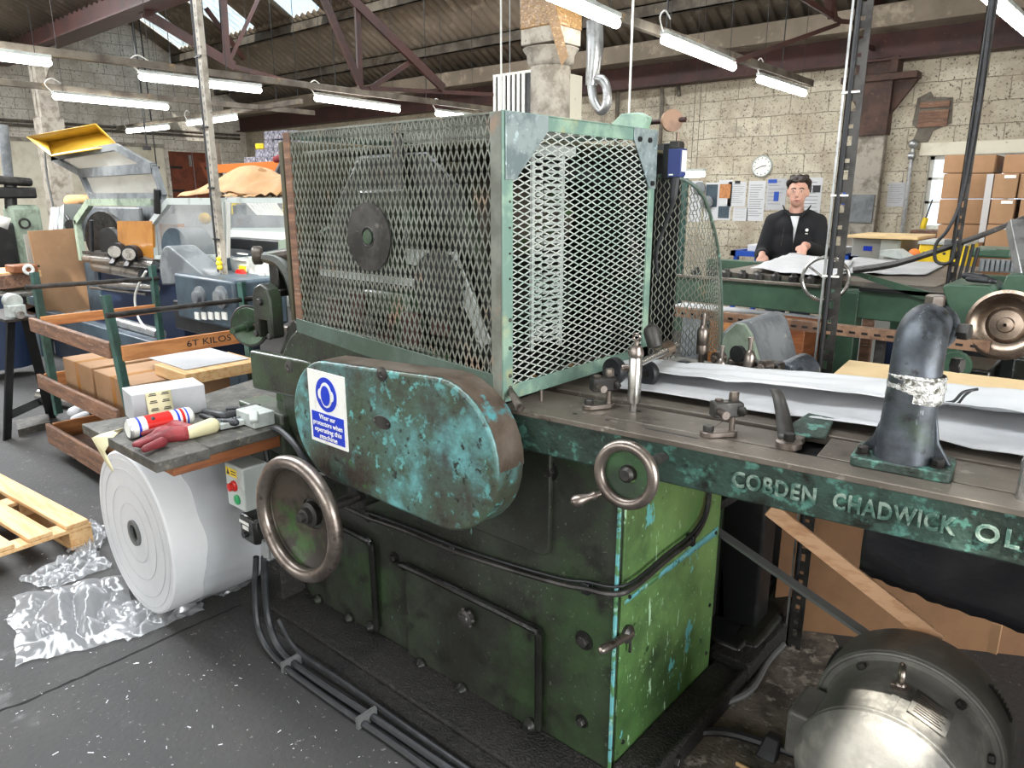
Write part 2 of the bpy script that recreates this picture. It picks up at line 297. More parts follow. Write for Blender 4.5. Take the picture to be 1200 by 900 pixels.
    def hexnut(s, o, ax, r, h): return s.lathe([(r*.96, 0), (r, h*.08), (r, h*.9), (r*.88, h)], o, ax, 6)
def wloc(o):
    v = Vector((0,0,0))
    while o is not None: v += o.location; o = o.parent
    return v
def obj(name, mb, m, parent=None, bevel=0, loc=None, smooth=35, solid=0, label=None, bseg=2, kind=None):
    me = bpy.data.meshes.new(name)
    if loc is None and parent is None:
        xs = [v.x for v in mb.v]; ys = [v.y for v in mb.v]; zs = [v.z for v in mb.v]
        loc = ((min(xs)+max(xs))/2, (min(ys)+max(ys))/2, min(zs))
    base = wloc(parent) if parent is not None else Vector(loc)
    me.from_pydata([v-base for v in mb.v], [], mb.f)
    bm = bmesh.new(); bm.from_mesh(me); bmesh.ops.recalc_face_normals(bm, faces=bm.faces[:]); bm.to_mesh(me); bm.free()
    me.materials.append(M[m] if isinstance(m, str) else m)
    o = bpy.data.objects.new(name, me); COL.objects.link(o)
    if parent is not None: o.parent = parent
    else: o.location = loc
    if smooth:
        me.polygons.foreach_set('use_smooth', [True]*len(me.polygons)); me.set_sharp_from_angle(angle=math.radians(smooth))
    if solid:
        md = o.modifiers.new('solid', 'SOLIDIFY'); md.thickness = solid; md.offset = 0
    if bevel:
        md = o.modifiers.new('bevel', 'BEVEL'); md.width = bevel; md.segments = bseg; md.limit_method = 'ANGLE'; md.angle_limit = math.radians(38); md.harden_normals = False
    if label: o['label'] = label
    if kind: o['kind'] = kind
    return o
def tag(o, label, cat, group=None, kind=None):
    if label: o['label'] = label
    if cat: o['category'] = cat
    if group: o['group'] = group
    if kind: o['kind'] = kind
    return o
def thing(name, loc, label, cat, group=None):
    o = bpy.data.objects.new(name, None); COL.objects.link(o); o.location = loc; o.empty_display_size = .1
    return tag(o, label, cat, group)
def single(name, mb, m, label, cat, group=None, **k): return tag(obj(name, mb, m, **k), label, cat, group)
def struct(name, mb, m, parent=None, **k):
    o = obj(name, mb, m, parent, **k)
    o['kind'] = 'structure'
    return o
def dup(src, delta, label=None):
    def rec(o, par):
        n = o.copy(); COL.objects.link(n); n.parent = par
        for ch in list(o.children): rec(ch, n)
        return n
    r = rec(src, src.parent); r.location = src.location + Vector(delta)
    if label: r['label'] = label
    return r
def text(name, s, org, xd, ud, size, m, parent, ext=.002, width=None, space=1.0, align='LEFT', bev=0, label=None):
    cu = bpy.data.curves.new(name, 'FONT'); cu.body = s; cu.size = size; cu.extrude = ext; cu.space_character = space; cu.align_x = align; cu.bevel_depth = bev; cu.resolution_u = 3
    t = bpy.data.objects.new(name+'_tmp', cu); COL.objects.link(t); dg = bpy.context.evaluated_depsgraph_get(); dg.update()
    me = bpy.data.meshes.new_from_object(t.evaluated_get(dg)); bpy.data.objects.remove(t)
    xd = Vector(xd).normalized(); ud = Vector(ud); ud = (ud-xd*ud.dot(xd)).normalized(); nd = xd.cross(ud)
    sx = 1.0
    if width:
        xs = [v.co.x for v in me.vertices]; sx = width/(max(xs)-min(xs))
    base = wloc(parent); me.materials.clear(); me.materials.append(M[m]); me.name = name
    for v in me.vertices: v.co = Vector(org)+xd*v.co.x*sx+ud*v.co.y+nd*v.co.z-base
    o = bpy.data.objects.new(name, me); COL.objects.link(o); o.parent = parent
    if label: o['label'] = label
    return o
def blob(name, shapes, m, parent, voxel=.01, smooth=6, loc=None):
    """shapes: callables that add closed volumes to one mesh; voxel-remeshed into one continuous skin"""
    mb = MB()
    for f in shapes: f(mb)
    o = obj(name, mb, m, parent, smooth=0, loc=loc)
    r = o.modifiers.new('remesh', 'REMESH'); r.mode = 'VOXEL'; r.voxel_size = voxel; r.use_smooth_shade = True
    if smooth: s = o.modifiers.new('smooth', 'SMOOTH'); s.iterations = smooth; s.factor = .5
    return o
def cap(p0, p1, r0, r1): return lambda mb: (mb.cyl(p0, p1, r0, r1, 14), mb.ball(p0, r0, 14, 8), mb.ball(p1, r1, 14, 8))
def ell(o, r): return lambda mb: mb.ball(o, r, 20, 14)
def pbox(x0, y0, x1, y1, Y, d, mb=None):
    """box whose front face stands in the plane y = Y between two photo corners, d metres deep"""
    my = (y0+y1)/2; mx = (x0+x1)/2
    a = P(x0, my, y=Y).x; b = P(x1, my, y=Y).x; t = P(mx, y0, y=Y).z; u = P(mx, y1, y=Y).z
    return (mb or MB()).box((a, Y, u), (b, Y+d, t))
def rrect(x0, z0, x1, z1, r, y, n=5):
    pts = []
    for cx, cz, a0 in ((x1-r, z1-r, 0), (x0+r, z1-r, 90), (x0+r, z0+r, 180), (x1-r, z0+r, 270)):
        for i in range(n+1): t = math.radians(a0+90*i/n); pts.append((cx+r*math.cos(t), y, cz+r*math.sin(t)))
    return pts
# ================================================================ THE SETTING
struct('floor', MB().box((-16.8, -4.2, -.12), (5.2, 9.9, 0)), 'floor', loc=(0, 0, 0))
YB = 9.5; XL = -16.6
# back wall with a window opening
W0 = P(1083, 225, y=YB).x; WZ1 = 2.04; WZ0 = 1.24; W1 = .1
bw = MB(); bw.box((XL, YB, 0), (W0, YB+.25, 3.6)); bw.box((W1, YB, 0), (5.2, YB+.25, 3.6)); bw.box((W0, YB, 0), (W1, YB+.25, WZ0)); bw.box((W0, YB, WZ1), (W1, YB+.25, 3.6))
struct('wall_back', bw, 'block', loc=(0, YB, 0), smooth=0)
struct('trim_1', MB().box((W0-.1, YB-.03, WZ1), (W1+.1, YB+.02, WZ1+.14)), 'cream', bevel=.01)
wn = MB()
for a, b in (((W0, YB+.1, WZ0), (W0+.04, YB+.16, WZ1)), ((W0, YB+.1, WZ1-.04), (W1, YB+.16, WZ1)), ((W0, YB+.1, WZ0), (W1, YB+.16, WZ0+.04)), ((W0, YB+.1, 1.78), (W1, YB+.14, 1.81)), ((W0, YB+.1, 1.52), (W1, YB+.14, 1.55)), ((W0+.75, YB+.1, WZ0), (W0+.79, YB+.15, WZ1))): wn.box(a, b)
win = struct('window_1', wn, 'signwhite')
struct('pane', MB().box((W0, YB+.12, WZ0), (W1, YB+.126, WZ1)), 'pane', win)
# left wall with brown double door
DY0 = P(200, 205, x=XL).y; DY1 = P(257, 205, x=XL).y; DZ = 2.56
lw = MB(); lw.box((XL-.3, -4.2, 0), (XL, DY0, 7)); lw.box((XL-.3, DY1, 0), (XL, YB+.2, 7)); lw.box((XL-.3, DY0, DZ), (XL, DY1, 7))
struct('wall_left', lw, 'brickwall', loc=(XL, 0, 0), smooth=0)
dm = (DY0+DY1)/2
d = struct('door_1', MB().box((XL-.12, DY0, 0), (XL-.05, dm-.01, DZ)).box((XL-.12, dm+.01, 0), (XL-.05, DY1, DZ)), 'brown', bevel=.006)
hb = MB()
for z in (.5, 1.7, 2.2): hb.box((XL-.05, DY0+.02, z), (XL-.04, DY0+.3, z+.05)); hb.box((XL-.05, DY1-.3, z), (XL-.04, DY1-.02, z+.05))
struct('hinge', hb, 'blackmetal', d)
struct('catch', MB().box((XL-.05, dm-.1, 2.25), (XL-.03, dm-.04, 2.5)), 'galv', d)
# cream lined lower part of the left wall
struct('trim_2', MB().box((XL, 2.2, 0), (XL+.05, DY0-.12, 2.62)), 'cream', bevel=.005)
struct('trim_3', MB().box((XL, 2.2, 2.62), (XL+.09, DY0-.12, 2.69)), 'column', bevel=.005)
# wall behind the camera and wall with the loading door
struct('wall_front', MB().box((XL, -4.2, 0), (5.2, -4, 5)), 'brickwall', smooth=0)
wr = MB(); wr.box((5, -4, 0), (5.2, -1.9, 5)); wr.box((5, 3.1, 0), (5.2, YB, 5)); wr.box((5, -1.9, 3.8), (5.2, 3.1, 5))
struct('wall_right', wr, 'brickwall', smooth=0)
# ---- roof: corrugated slopes parallel to X
K = .58; EZ = 3.42
def slope_z(y):                                  # far bay: back wall eaves up to ridge, then down to the valley
    RY = 6.75
    return EZ + K*(9.9-y) if y > RY else EZ + K*(9.9-RY) - (RY-y)*.50
def corr(x0, x1, y0, y1, zf, n=4, amp=.028, pitch=.17):
    nx = max(2, int((x1-x0)/pitch*n)); m = MB()
    m.grid(lambda u, v: (x0+(x1-x0)*u, y0+(y1-y0)*v, zf(y0+(y1-y0)*v)+amp*math.cos(2*PI*(x0+(x1-x0)*u)/pitch)), nx, 1); return m
def add(a, b): a.add(b.v, b.f); return a
SKX = [(-16.1,-15.2), (-14.0, -13.1), (-11.9, -11.0), (-10.0+.05, -9.06), (-8.0, -7.1), (-6.0, -5.1)]
SY0, SY1 = 6.95, 7.86
rf = MB(); add(rf, corr(-16.7, 5.2, SY1, 9.9, slope_z)); add(rf, corr(-16.7, 5.2, 6.75, SY0, slope_z))
edge = -16.7
for a, b in SKX: add(rf, corr(edge, a, SY0, SY1, slope_z)); edge = b
add(rf, corr(edge, 5.2, SY0, SY1, slope_z))
add(rf, corr(-16.7, 5.2, 4.2, 6.75, slope_z))
struct('ceiling', rf, 'roof', loc=(0, 4.2, 3.3), solid=.012)
for k, (a, b) in enumerate(SKX):
    struct('window_%d' % (k+2), corr(a-.04, b+.04, SY0-.03, SY1+.03, lambda y: slope_z(y)+.035), 'rooflight')
# near bay roof (over the camera): down from its ridge to the same valley; roof lights are openings in it
nz = lambda y: 4.0 + .42*(4.2-y) if y > .3 else 4.0 + .42*3.9 - .42*(.3-y)
HX0, HX1 = 1.03, 1.2          # gap added in the unseen roof that lets a patch of sun onto the motor
nr = MB(); add(nr, corr(-16.7, 5.2, 2.0, 4.2, nz)); add(nr, corr(-16.7, 5.2, -4.2, -.95, nz)); add(nr, corr(-16.7, 5.2, -.6, .3, nz)); add(nr, corr(-16.7, HX0, -.95, -.6, nz)); add(nr, corr(HX1, 5.2, -.95, -.6, nz))
edge = -16.7
for a, b in ((-14, -13), (-10.5, -9.5), (-6.8, -5.8), (-3.8, -2.8), (1.2, 2.2)): add(nr, corr(edge, a, .3, 2.0, nz)); edge = b
add(nr, corr(edge, 5.2, .3, 2.0, nz))
struct('ceiling_near', nr, 'roof', loc=(0, 0, 3.9), solid=.012)
for k, (a, b) in enumerate(((-14, -13), (-10.5, -9.5), (-6.8, -5.8), (-3.8, -2.8), (1.2, 2.2))):
    struct('window_%d' % (k+10), corr(a-.04, b+.04, .3, 2.0, lambda y: nz(y)+.04), 'rooflight')
# back wall beam, valley beam, purlins
def ibeam(m, p0, p1, wd, h, t=.02):
    p0 = Vector(p0); p1 = Vector(p1)
    m.bar(p0+Vector((0,0,h/2-t/2)), p1+Vector((0,0,h/2-t/2)), wd, t); m.bar(p0-Vector((0,0,h/2-t/2)), p1-Vector((0,0,h/2-t/2)), wd, t); m.bar(p0, p1, t, h-2*t); return m
struct('trim_4', ibeam(MB(), (XL, YB-.12, 3.25), (5, YB-.12, 3.25), .22, .38), 'redsteel')
struct('trim_5', MB().box((XL, YB-.5, 3.36), (5, YB-.08, 3.58)), 'roof')
vb = ibeam(MB(), (-15, 4.2, 3.98), (5, 4.2, 3.98), .3, .55); struct('trim_6', vb, 'redsteel')
for i, y in enumerate((8.85, 7.92, 6.88, 5.6)):
    m = MB(); z = slope_z(y)-.12; m.box((XL, y-.03, z-.09), (5, y-.015, z+.07)); m.box((XL, y-.03, z-.09), (5, y+.06, z-.075)); m.box((XL, y-.03, z+.055), (5, y+.06, z+.07))
    struct('trim_%d' % (7+i), m, 'greysteel')
# roof trusses of red angle iron, in planes across the bay
def truss(n, X, segs, extra=()):
    m = MB()
    for a, b, wd in segs:
        p = P(*a, x=X); q = P(*b, x=X); m.bar(p, q, wd, wd*.12); m.bar(p+Vector((wd/2,0,0)), q+Vector((wd/2,0,0)), wd*.12, wd)
    struct('trim_%d' % n, m, 'redsteel')
truss(11, -9.4, [((165, 15), (272, 78), .12), ((257, -30), (264, 73), .10), ((310, -20), (267, 74), .05), ((272, 78), (345, 98), .06)])
truss(12, -6.2, [((365, -30), (421, 100), .07), ((416, -20), (421, 103), .055), ((395, -15), (517, 104), .09), ((432, 104), (484, 70), .05), ((421, 103), (577, 111), .04)])
truss(13, -2.75, [((935, -4), (982, 25), .05), ((965, -30), (975, 22), .08), ((1022, -25), (1041, 62), .07), ((980, 25), (1140, 40), .045), ((1005, 50), (1036, 64), .05), ((982, 28), (860, 72), .04)])
truss(14, -13.4, [((60, -10), (100, 40), .1), ((240, 10), (285, 70), .09)])
# stanchion against the back wall under the truss
sx = P(1028, 130, y=YB).x
m = MB(); m.box((sx-.17, YB-.16, 2.28), (sx+.17, YB, 3.1)); m.box((sx-.38, YB-.2, 2.86), (sx+.42, YB, 2.93)); m.prism([(sx-.38, YB-.1, 2.86), (sx-.17, YB-.1, 2.86), (sx-.17, YB-.1, 2.55)], (0, .05, 0)); m.prism([(sx+.42, YB-.1, 2.86), (sx+.17, YB-.1, 2.86), (sx+.17, YB-.1, 2.5)], (0, .05, 0))
m.box((sx-.22, YB-.22, 2.93), (sx-.14, YB, 3.1)); m.box((sx+.14, YB-.22, 2.93), (sx+.22, YB, 3.1))
struct('trim_15', m, 'rustbrown', bevel=.004)
struct('trim_16', MB().box((sx-.16, YB-.12, 0), (sx+.15, YB, 2.3)), 'column', bevel=.01)
m = MB(); m.box((sx-.16, YB-.14, 1.3), (sx+.12, YB-.12, 1.62)); struct('trim_17', m, 'greymach')
# hole in the wall with timber showing
a = P(1078, 115, y=YB); b = P(1112, 150, y=YB)
hp = [(a.x-.02, a.z), (a.x+.1, a.z+.06), (a.x+.14, a.z), (b.x, a.z-.02), (b.x+.02, b.z+.05), (a.x+.18, b.z-.02), (a.x+.14, b.z-.14), (a.x-.02, b.z-.14), (a.x+.02, b.z), (a.x-.04, b.z+.06)]
struct('trim_18', MB().prism([(x, YB-.012, z) for x, z in hp], (0, .02, 0)), 'greysteel', smooth=0)
struct('trim_19', MB().box((a.x+.02, YB-.03, b.z+.02), (b.x-.02, YB-.01, a.z-.14)).box((a.x+.02, YB-.035, a.z-.11), (b.x-.02, YB-.01, a.z-.05)), 'oldwood', smooth=0)
# ---- two columns of the valley line
def column(n, X, Y, capz):
    m = MB(); m.box((X-.15, Y-.15, capz), (X+.15, Y+.15, 3.72)); m.cyl((X, Y, 0), (X, Y, capz-.06), .142, seg=32); m.lathe([(.142, 0), (.165, .03), (.17, .08), (.2, .12)], (X, Y, capz-.14), (0, 0, 1), 32)
    struct('column_%d' % n, m, 'column', bevel=.006)
column(1, -3.42, 4.35, 2.62)
lc = MB(); X, Y = -13.0, 4.2
lc.box((X-.16, Y-.16, 0), (X+.16, Y+.16, 2.75)); lc.box((X-.13, Y-.13, 2.75), (X-.02, Y+.13, 3.71)); lc.box((X+.03, Y-.13, 2.75), (X+.13, Y+.13, 3.71))
lc.prism([(X-.13, Y, 3.3), (X-.7, Y, 3.7), (X-.13, Y, 3.7)], (0, .02, 0)); lc.prism([(X+.13, Y, 3.3), (X+.7, Y, 3.7), (X+.13, Y, 3.7)], (0, .02, 0))
struct('column_2', lc, 'column', bevel=.006)
m = MB(); m.tube([(X+.17, Y-.17, 2.3), (X+.12, Y-.18, 1.9), (X+.17, Y-.18, 1.5), (X+.2, Y-.17, 1.15)], .012); m.cyl((X+.12, Y-.17, .95), (X+.12, Y-.2, .95), .14)
struct('trim_20', m, 'cable')
# packing tape wrapped round the near column's head
m = MB()
for z0, z1 in ((2.72, 2.8), (2.84, 2.95), (2.78, 2.86)):
    m.box((-3.42-.156, 4.35-.156, z0), (-3.42+.156, 4.35+.156, z1))
m.add([(-3.35, 4.18, 2.84), (-3.27, 4.18, 2.88), (-3.13, 4.17, 2.5), (-3.17, 4.15, 2.44), (-3.2, 4.16, 2.5)], [(0, 1, 2, 3, 4)])
struct('packing_tape', m, 'foil', bpy.data.objects['column_1'], bevel=.01)
# pipes on the left wall
m = MB()
for z, y0, y1 in ((2.98, -1, 9.3), (2.9, -1, 9.3), (3.35, -1, 3.6)): m.cyl((XL+.08, y0, z), (XL+.08, y1, z), .028, seg=10)
struct('trim_21', m, 'greysteel')
m = MB()
m.tube([P(800, 165, y=YB-.05), P(800, 60, y=YB-.05)], .02); 
m = MB(); a = P(1070, 172, y=YB-.05); m.cyl((a.x-.0, YB-.05, .9), (a.x, YB-.05, a.z-.02), .022, seg=10); m.ball((a.x, YB-.06, a.z+.03), .05); m.cyl((a.x-.03, YB-.06, a.z-.1), (a.x+.03, YB-.06, a.z-.1), .04)
struct('trim_22', m, 'galv')
m = MB(); a = P(777, 110, y=YB-.05); m.tube([(a.x+.25, YB-.05, a.z-.05), (a.x+.2, YB-.05, a.z+.12), (a.x, YB-.06, a.z+.1), (a.x, YB-.06, a.z-.2), (a.x, YB-.06, .9)], .028); a = P(722, 120, y=YB-.05)
m.tube([(a.x-.2, YB-.05, a.z+.25), (a.x, YB-.05, a.z+.2), (a.x+.03, YB-.06, a.z), (a.x+.03, YB-.06, .9)], .03)
struct('trim_23', m, 'greysteel')

# ================================================================ LIGHT FITTINGS
TZ = 2.75
def trunk(label, p0, p1, hang):
    t = thing('light_trunking', ((p0[0]+p1[0])/2, (p0[1]+p1[1])/2, p0[2]), label, 'trunking')
    obj('channel', MB().bar(p0, p1, .055, .07), 'greysteel', t, bevel=.004)
    for h in hang:
        p = Vector(p0).lerp(Vector(p1), h); obj('hanger', MB().cyl(p, (p.x, p.y, (slope_z(p.y) if p.y > 4.2 else nz(p.y))-.05), .006, seg=6), 'blackmetal', t)
    return t
trunk('long grey lighting channel running from the top left over the caged press', (-7.85, .6, 2.87), (-7.85, 8.9, 2.87), (.1, .45, .62, .8))
trunk('grey lighting channel passing above the yellow tray machine', (-10.3, 1.6, 2.87), (-10.3, 7.1, 2.87), (.2, .6, .95))
trunk('dark lighting channel running across in front of the painted brick wall', (-15.4, 6.15, 2.87), (-9.2, 6.15, 2.87), (.2, .6, .9))
trunk('grey lighting channel over the aisle beside the clock wall', (-3.2, 2.8, 2.87), (-3.3, 9.1, 2.87), (.1, .45, .85))
trunk('lighting channel nearest the top right corner above the steel posts', (-.18, 1.6, 2.87), (-.18, 4.6, 2.87), (.3, .8))
def light(label, p, q, grp='fluorescent tube lights hung from the roof'):
    p = Vector(p); q = Vector(q); m = (p+q)/2; d = (q-p).normalized()
    t = thing('fluorescent_light', m, label, 'light', grp)
    obj('diffuser', MB().lathe([(.018, 0), (.034, .02), (.034, (q-p).length-.02), (.018, (q-p).length)], p, d, 12), 'tube', t)
    up = Vector((0, 0, .05)); obj('gear_tray', MB().bar(p+up, q+up, .06, .03), 'lightgrey', t, bevel=.004)
    e = d*.12
    for v in (p+e, q-e): obj('hanger_rod', MB().cyl(v+Vector((0,0,.05)), Vector((v.x, v.y, max(v.z+.12, (slope_z(v.y) if v.y > 4.2 else nz(v.y))-.01))), .003, seg=6), 'blackmetal', t)
    b = p+d*.05; s = Vector((0, 0, 1))
    obj('flex_cord', MB().tube([b+s*.05, b+s*.06-d*.06, b+s*.14-d*.12, b+s*.2-d*.04, b+s*.16+d*.06], .006, sub=5), 'signwhite', t)
    return t
xA = -7.8
L_ = [('tube light highest at the left edge of the picture', P(-60, 59, z=TZ), P(60, 74, z=TZ)), ('tube light crossed by the tall slotted post', P(163, 90, z=TZ), P(306, 106, z=TZ)),
      ('tube light hung over the back left corner of the cage', P(369, 115, z=TZ), P(468, 129, z=TZ)), ('tube light partly hidden behind the top edge of the cage', P(511, 133, z=TZ), P(560, 139, z=TZ)),
      ('tube light in front of the painted wall above the yellow tray', P(62, 113, z=TZ), P(197, 126, z=TZ)), ('short looking tube light at the corner of brick wall and rack', P(220, 145, z=TZ), P(277, 138, z=TZ)),
      ('far tube light low over the brick wall near the yellow tray', P(149, 154, z=TZ), P(197, 149, z=TZ)), ('tube light touching the taped concrete column', P(640, -8, z=TZ), P(724, 28, z=TZ)),
      ('tube light in the middle of the aisle row', P(777, 46, z=TZ), P(860, 79, z=TZ)), ('tube light nearest the clock wall', P(889, 93, z=TZ), P(943, 110, z=TZ)),
      ('very large looking tube light in the top right corner', P(1128, -30, z=TZ), P(1225, 55, z=TZ))]
for lb, p, q in L_: light(lb, p, q)
lt = light('small lit tube hung low beside the blue limit switch', P(799, 205, y=8.6), P(826, 204, y=8.6), None)
# ================================================================ THE EMBOSSING PRESS
press = thing('embossing_press', (-1.6, 1.9, 0), 'large old green cast iron press with a wire mesh cage and a lettered table rail', 'machine')
def pt(name, mb, m, bevel=0, par=None, **k): return obj(name, mb, m, par or press, bevel=bevel, **k)
# --- body
BX0, BX1, BY0, BY1 = -2.42, -.912, 1.47, 2.07
body = pt('body', MB().box((BX0, BY0, .02), (BX1, BY1, 1.0)).box((BX0+.05, BY1, .02), (-1.0, 2.5, 1.0)), 'bodygreen', .008)
pt('upper_panel', MB().prism(rrect(-2.3, .62, -1.13, .99, .03, 1.455), (0, .02, 0)), 'bodygreen', .004)
side = pt('side_panel', MB().box((BX1, 1.485, .03), (BX1+.007, BY1-.01, .99)), 'brightgreen', .002, label='bright green side panel scraped down to turquoise')
m = MB(); m.grid(lambda u, v: (BX1+.0085, 1.492+u*(.555), .548+(.012+.016*u)*v+.004*noise.noise(Vector((u*14, v*3, 1)))), 60, 1); pt('paint_band', m, 'turq', par=side, solid=.001)
m = MB(); m.box((BX1-.006, 1.464, .02), (BX1+.004, 1.472, .985)); pt('corner_trim', m, 'turq', .002)
for y, z in ((1.52, .56), (1.52, .1), (2.03, .56), (2.03, .12), (2.03, .3), (1.53, .86)):
    pt('screw', MB().lathe([(.007, 0), (.006, .004)], (BX1+.007, y, z), (1, 0, 0), 10), 'blackmetal')
for x, z, r in ((-1.14, .875, .017), (-1.821, .376, .014), (-1.012, .406, .017), (-1.011, .143, .012), (-1.75, .20, .014)):
    b = pt('hex_bolt', MB().hexnut((x, BY0, z), (0, -1, 0), r, .016), 'darksteel'); 
    pt('washer', MB().cyl((x, BY0+.001, z), (x, BY0-.003, z), r*1.7), 'bodydark', par=b)
# cast doors low on the body
def door(x0, z0, x1, z1, knob):
    y = 1.455
    d = pt('access_door', MB().prism(rrect(x0, z0, x1, z1, .025, y), (0, .02, 0)), 'bodygreen', .006)
    m = MB(); o = rrect(x0-.004, z0, x1+.012, z1+.012, .03, y-.012); m.tube([p for p in o[:6+0]][::1] , .001, sub=1)
    m = MB(); m.tube([(x1+.008, y-.004, z0+.03), (x1+.008, y-.006, z1-.03), (x1-.0, y-.006, z1+.004), (x1-.05, y-.006, z1+.012), (x0+.04, y-.006, z1+.012), (x0, y, z1-.005)], .012, sub=5); pt('rim', m, 'bodydark', par=d)
    for hx in (x0+.08, x0+.28, x1-.02): h = MB().lathe([(.022, 0), (.024, .012), (.012, .03)], (hx, y, z0+.01 if hx < x1-.05 else z0+.03), (0, -1, 0), 12); h.box((hx-.012, y-.01, z0-.05), (hx+.012, y+.01, z0+.01)); pt('hinge_lug', h, 'bodydark', par=d)
    if knob:
        kx, kz = knob; k = MB().lathe([(.012, 0), (.014, .012), (.026, .014), (.028, .03), (.018, .034), (.016, .04), (.004, .042)], (kx, y, kz), (0, -1, 0), 20)
        for i in range(6): t = i*PI/3; k.ball((kx+.027*math.cos(t), y-.022, kz+.027*math.sin(t)), .008, 8, 6)
        pt('door_knob', k, 'darksteel', par=d)
    return d
door(-1.755, .02, -1.165, .37, (-1.436, .318))
door(-2.36, .03, -1.93, .40, None)
# --- base and plinth
b = MB(); b.box((-2.46, 1.245, 0), (-.80, 1.47, .018)); b.box((-2.44, 1.30, .018), (-.86, 1.47, .034)); b.box((-2.5, 1.36, 0), (-2.4, 2.5, .16))
pt('base_step', b, 'sludge', .006)
b = MB(); b.box((-.905, 1.47, 0), (-.80, 2.1, .06)); b.box((-.805, 1.52, .0), (-.785, 2.1, .075)); b.box((-.93, 2.1, 0), (-.78, 2.75, .09)); pt('base_rail', b, 'sludge', .008)
b = MB(); b.prism([(-.80, 2.2, .02), (-.80, 2.85, .02), (-.80, 2.85, .26), (-.80, 2.72, .24), (-.80, 2.5, .12), (-.80, 2.2, .1)], (-.1, 0, 0)); pt('cast_foot', b, 'bodydark', .02)
pt('slot_bolt', MB().hexnut((-.79, 1.62, .04), (1, 0, 0), .018, .02), 'darksteel')
# black frame standing behind the body
b = MB(); b.box((-1.0, 2.3, .05), (-.85, 2.42, 1.0)); b.box((-1.05, 2.15, 0), (-.84, 2.55, .1)); b.prism([(-1.0, 2.3, .55), (-1.2, 2.3, .22), (-1.3, 2.3, .12), (-1.3, 2.3, .02), (-.95, 2.3, .02)], (0, .06, 0)); pt('rear_leg', b, 'blackmetal', .01)
# --- belt guard (stadium cover)
GY = 1.2
def stadium(c0, r0, c1, r1, y, n=18):
    pts = []
    for i in range(n+1): t = PI/2 - PI*i/n; pts.append((c1[0]+r1*math.cos(t), y, c1[1]+r1*math.sin(t)))
    for i in range(n+1): t = -PI/2 - PI*i/n; pts.append((c0[0]+r0*math.cos(t), y, c0[1]+r0*math.sin(t)))
    return pts
gp = stadium((-1.765, .947), .186, (-1.293, .959), .204, GY)
gd = pt('belt_guard', MB().prism(gp, (0, .1, 0)), 'guard', .008, bseg=3)
gp2 = stadium((-1.765, .947), .19, (-1.293, .959), .208, GY+.012)
k = [p for p in gp2 if p[2] > .98]
rimpts = [k[i] for i in range(len(k))]
tp = [p for p in stadium((-1.765, .947), .1875, (-1.293, .959), .2055, GY) if not (p[0] < -1.80 and p[2] < 1.05) and not (p[2] < .93)]
st = [p for p in tp if p[0] >= -1.5]; en = [p for p in tp if p[0] < -1.5]
line = en + st
m = MB(); nl_ = len(line)
for p in line: m.v += [Vector((p[0], GY+.008, p[2])), Vector((p[0], GY+.097, p[2]))]
for i in range(nl_-1): m.f.append((2*i, 2*i+2, 2*i+3, 2*i+1))
pt('worn_edge', m, 'guardtop', par=gd)
bpl = pt('back_plate', MB().prism(stadium((-1.99, .95), .25, (-1.5, .959), .23, 1.33), (0, .04, 0)), 'bodygreen', .008)
for px, py in ((448, 438), (339, 430)):
    q = P(px, py, y=GY); pt('guard_screw', MB().lathe([(.020, 0), (.020, .004), (.008, .006), (.006, .004)], (q.x, GY, q.z), (0, -1, 0), 20), 'darksteel', par=gd)
q = P(448, 495, y=GY)
m = MB(); m.prism([(q.x+.036*math.cos(t*PI/16), GY-.003, q.z+.019*math.sin(t*PI/16)) for t in range(32)], (0, .004, 0)); pt('oval_nameplate', m, 'darksteel', .001, par=gd)
pt('plate_pin', MB().ball((q.x-.029, GY-.004, q.z), .004, 8, 6), 'darksteel', par=gd); pt('plate_pin', MB().ball((q.x+.029, GY-.004, q.z), .004, 8, 6), 'darksteel', par=gd)
# grip bar sticking out at the right of the guard
pt('lever_bar', MB().tube([(-1.33, 1.42, 1.16), (-1.17, 1.33, 1.132), (-1.07, 1.262, 1.113)], [.008, .009, .011], sub=3), 'worn')
# safety sign on the guard
def sgn(px, py): q = P(px, py, y=GY-.004); return q
s4 = [sgn(359.5, 432), sgn(403, 442), sgn(407, 528), sgn(366, 516)]
sx0 = (s4[0].x+s4[3].x)/2; sx1 = (s4[1].x+s4[2].x)/2; sz1 = (s4[0].z+s4[1].z)/2; sz0 = (s4[2].z+s4[3].z)/2
sw = sx1-sx0; sh = sz1-sz0; SY = GY-.003
sg = thing('safety_sign', (sx0, SY, sz0), 'blue and white ear protection sign stuck on the turquoise belt guard', 'sign')
obj('backing', MB().box((sx0, SY-.001, sz0), (sx1, SY+.003, sz1)), 'signwhite', sg)
cxs = (sx0+sx1)/2; czs = sz0+sh*.70; R = sh*.235
def disc_at(rx, rz, y, dx=0, dz=0, n=40): return [(cxs+dx+rx*math.cos(2*PI*i/n), y, czs+dz+rz*math.sin(2*PI*i/n)) for i in range(n)]
obj('blue_disc', MB().prism(disc_at(R*.98, R, SY-.002), (0, .001, 0)), 'signblue', sg)
m = MB(); m.prism(disc_at(R*.56, R*.73, SY-.003, 0, -R*.02), (0, .001, 0)); m.prism(disc_at(R*.2, R*.3, SY-.0035, -R*.53, -.001), (0, .001, 0)); m.prism(disc_at(R*.2, R*.3, SY-.0035, R*.53, -.001), (0, .001, 0)); obj('ear_defender_symbol', m, 'signwhite', sg)
obj('head_symbol', MB().prism(disc_at(R*.42, R*.58, SY-.005, 0, -R*.05), (0, .001, 0)), 'signblue', sg)
obj('blue_panel', MB().box((sx0+sw*.06, SY-.002, sz0+sh*.05), (sx1-sw*.06, SY, sz0+sh*.43)), 'signblue', sg)
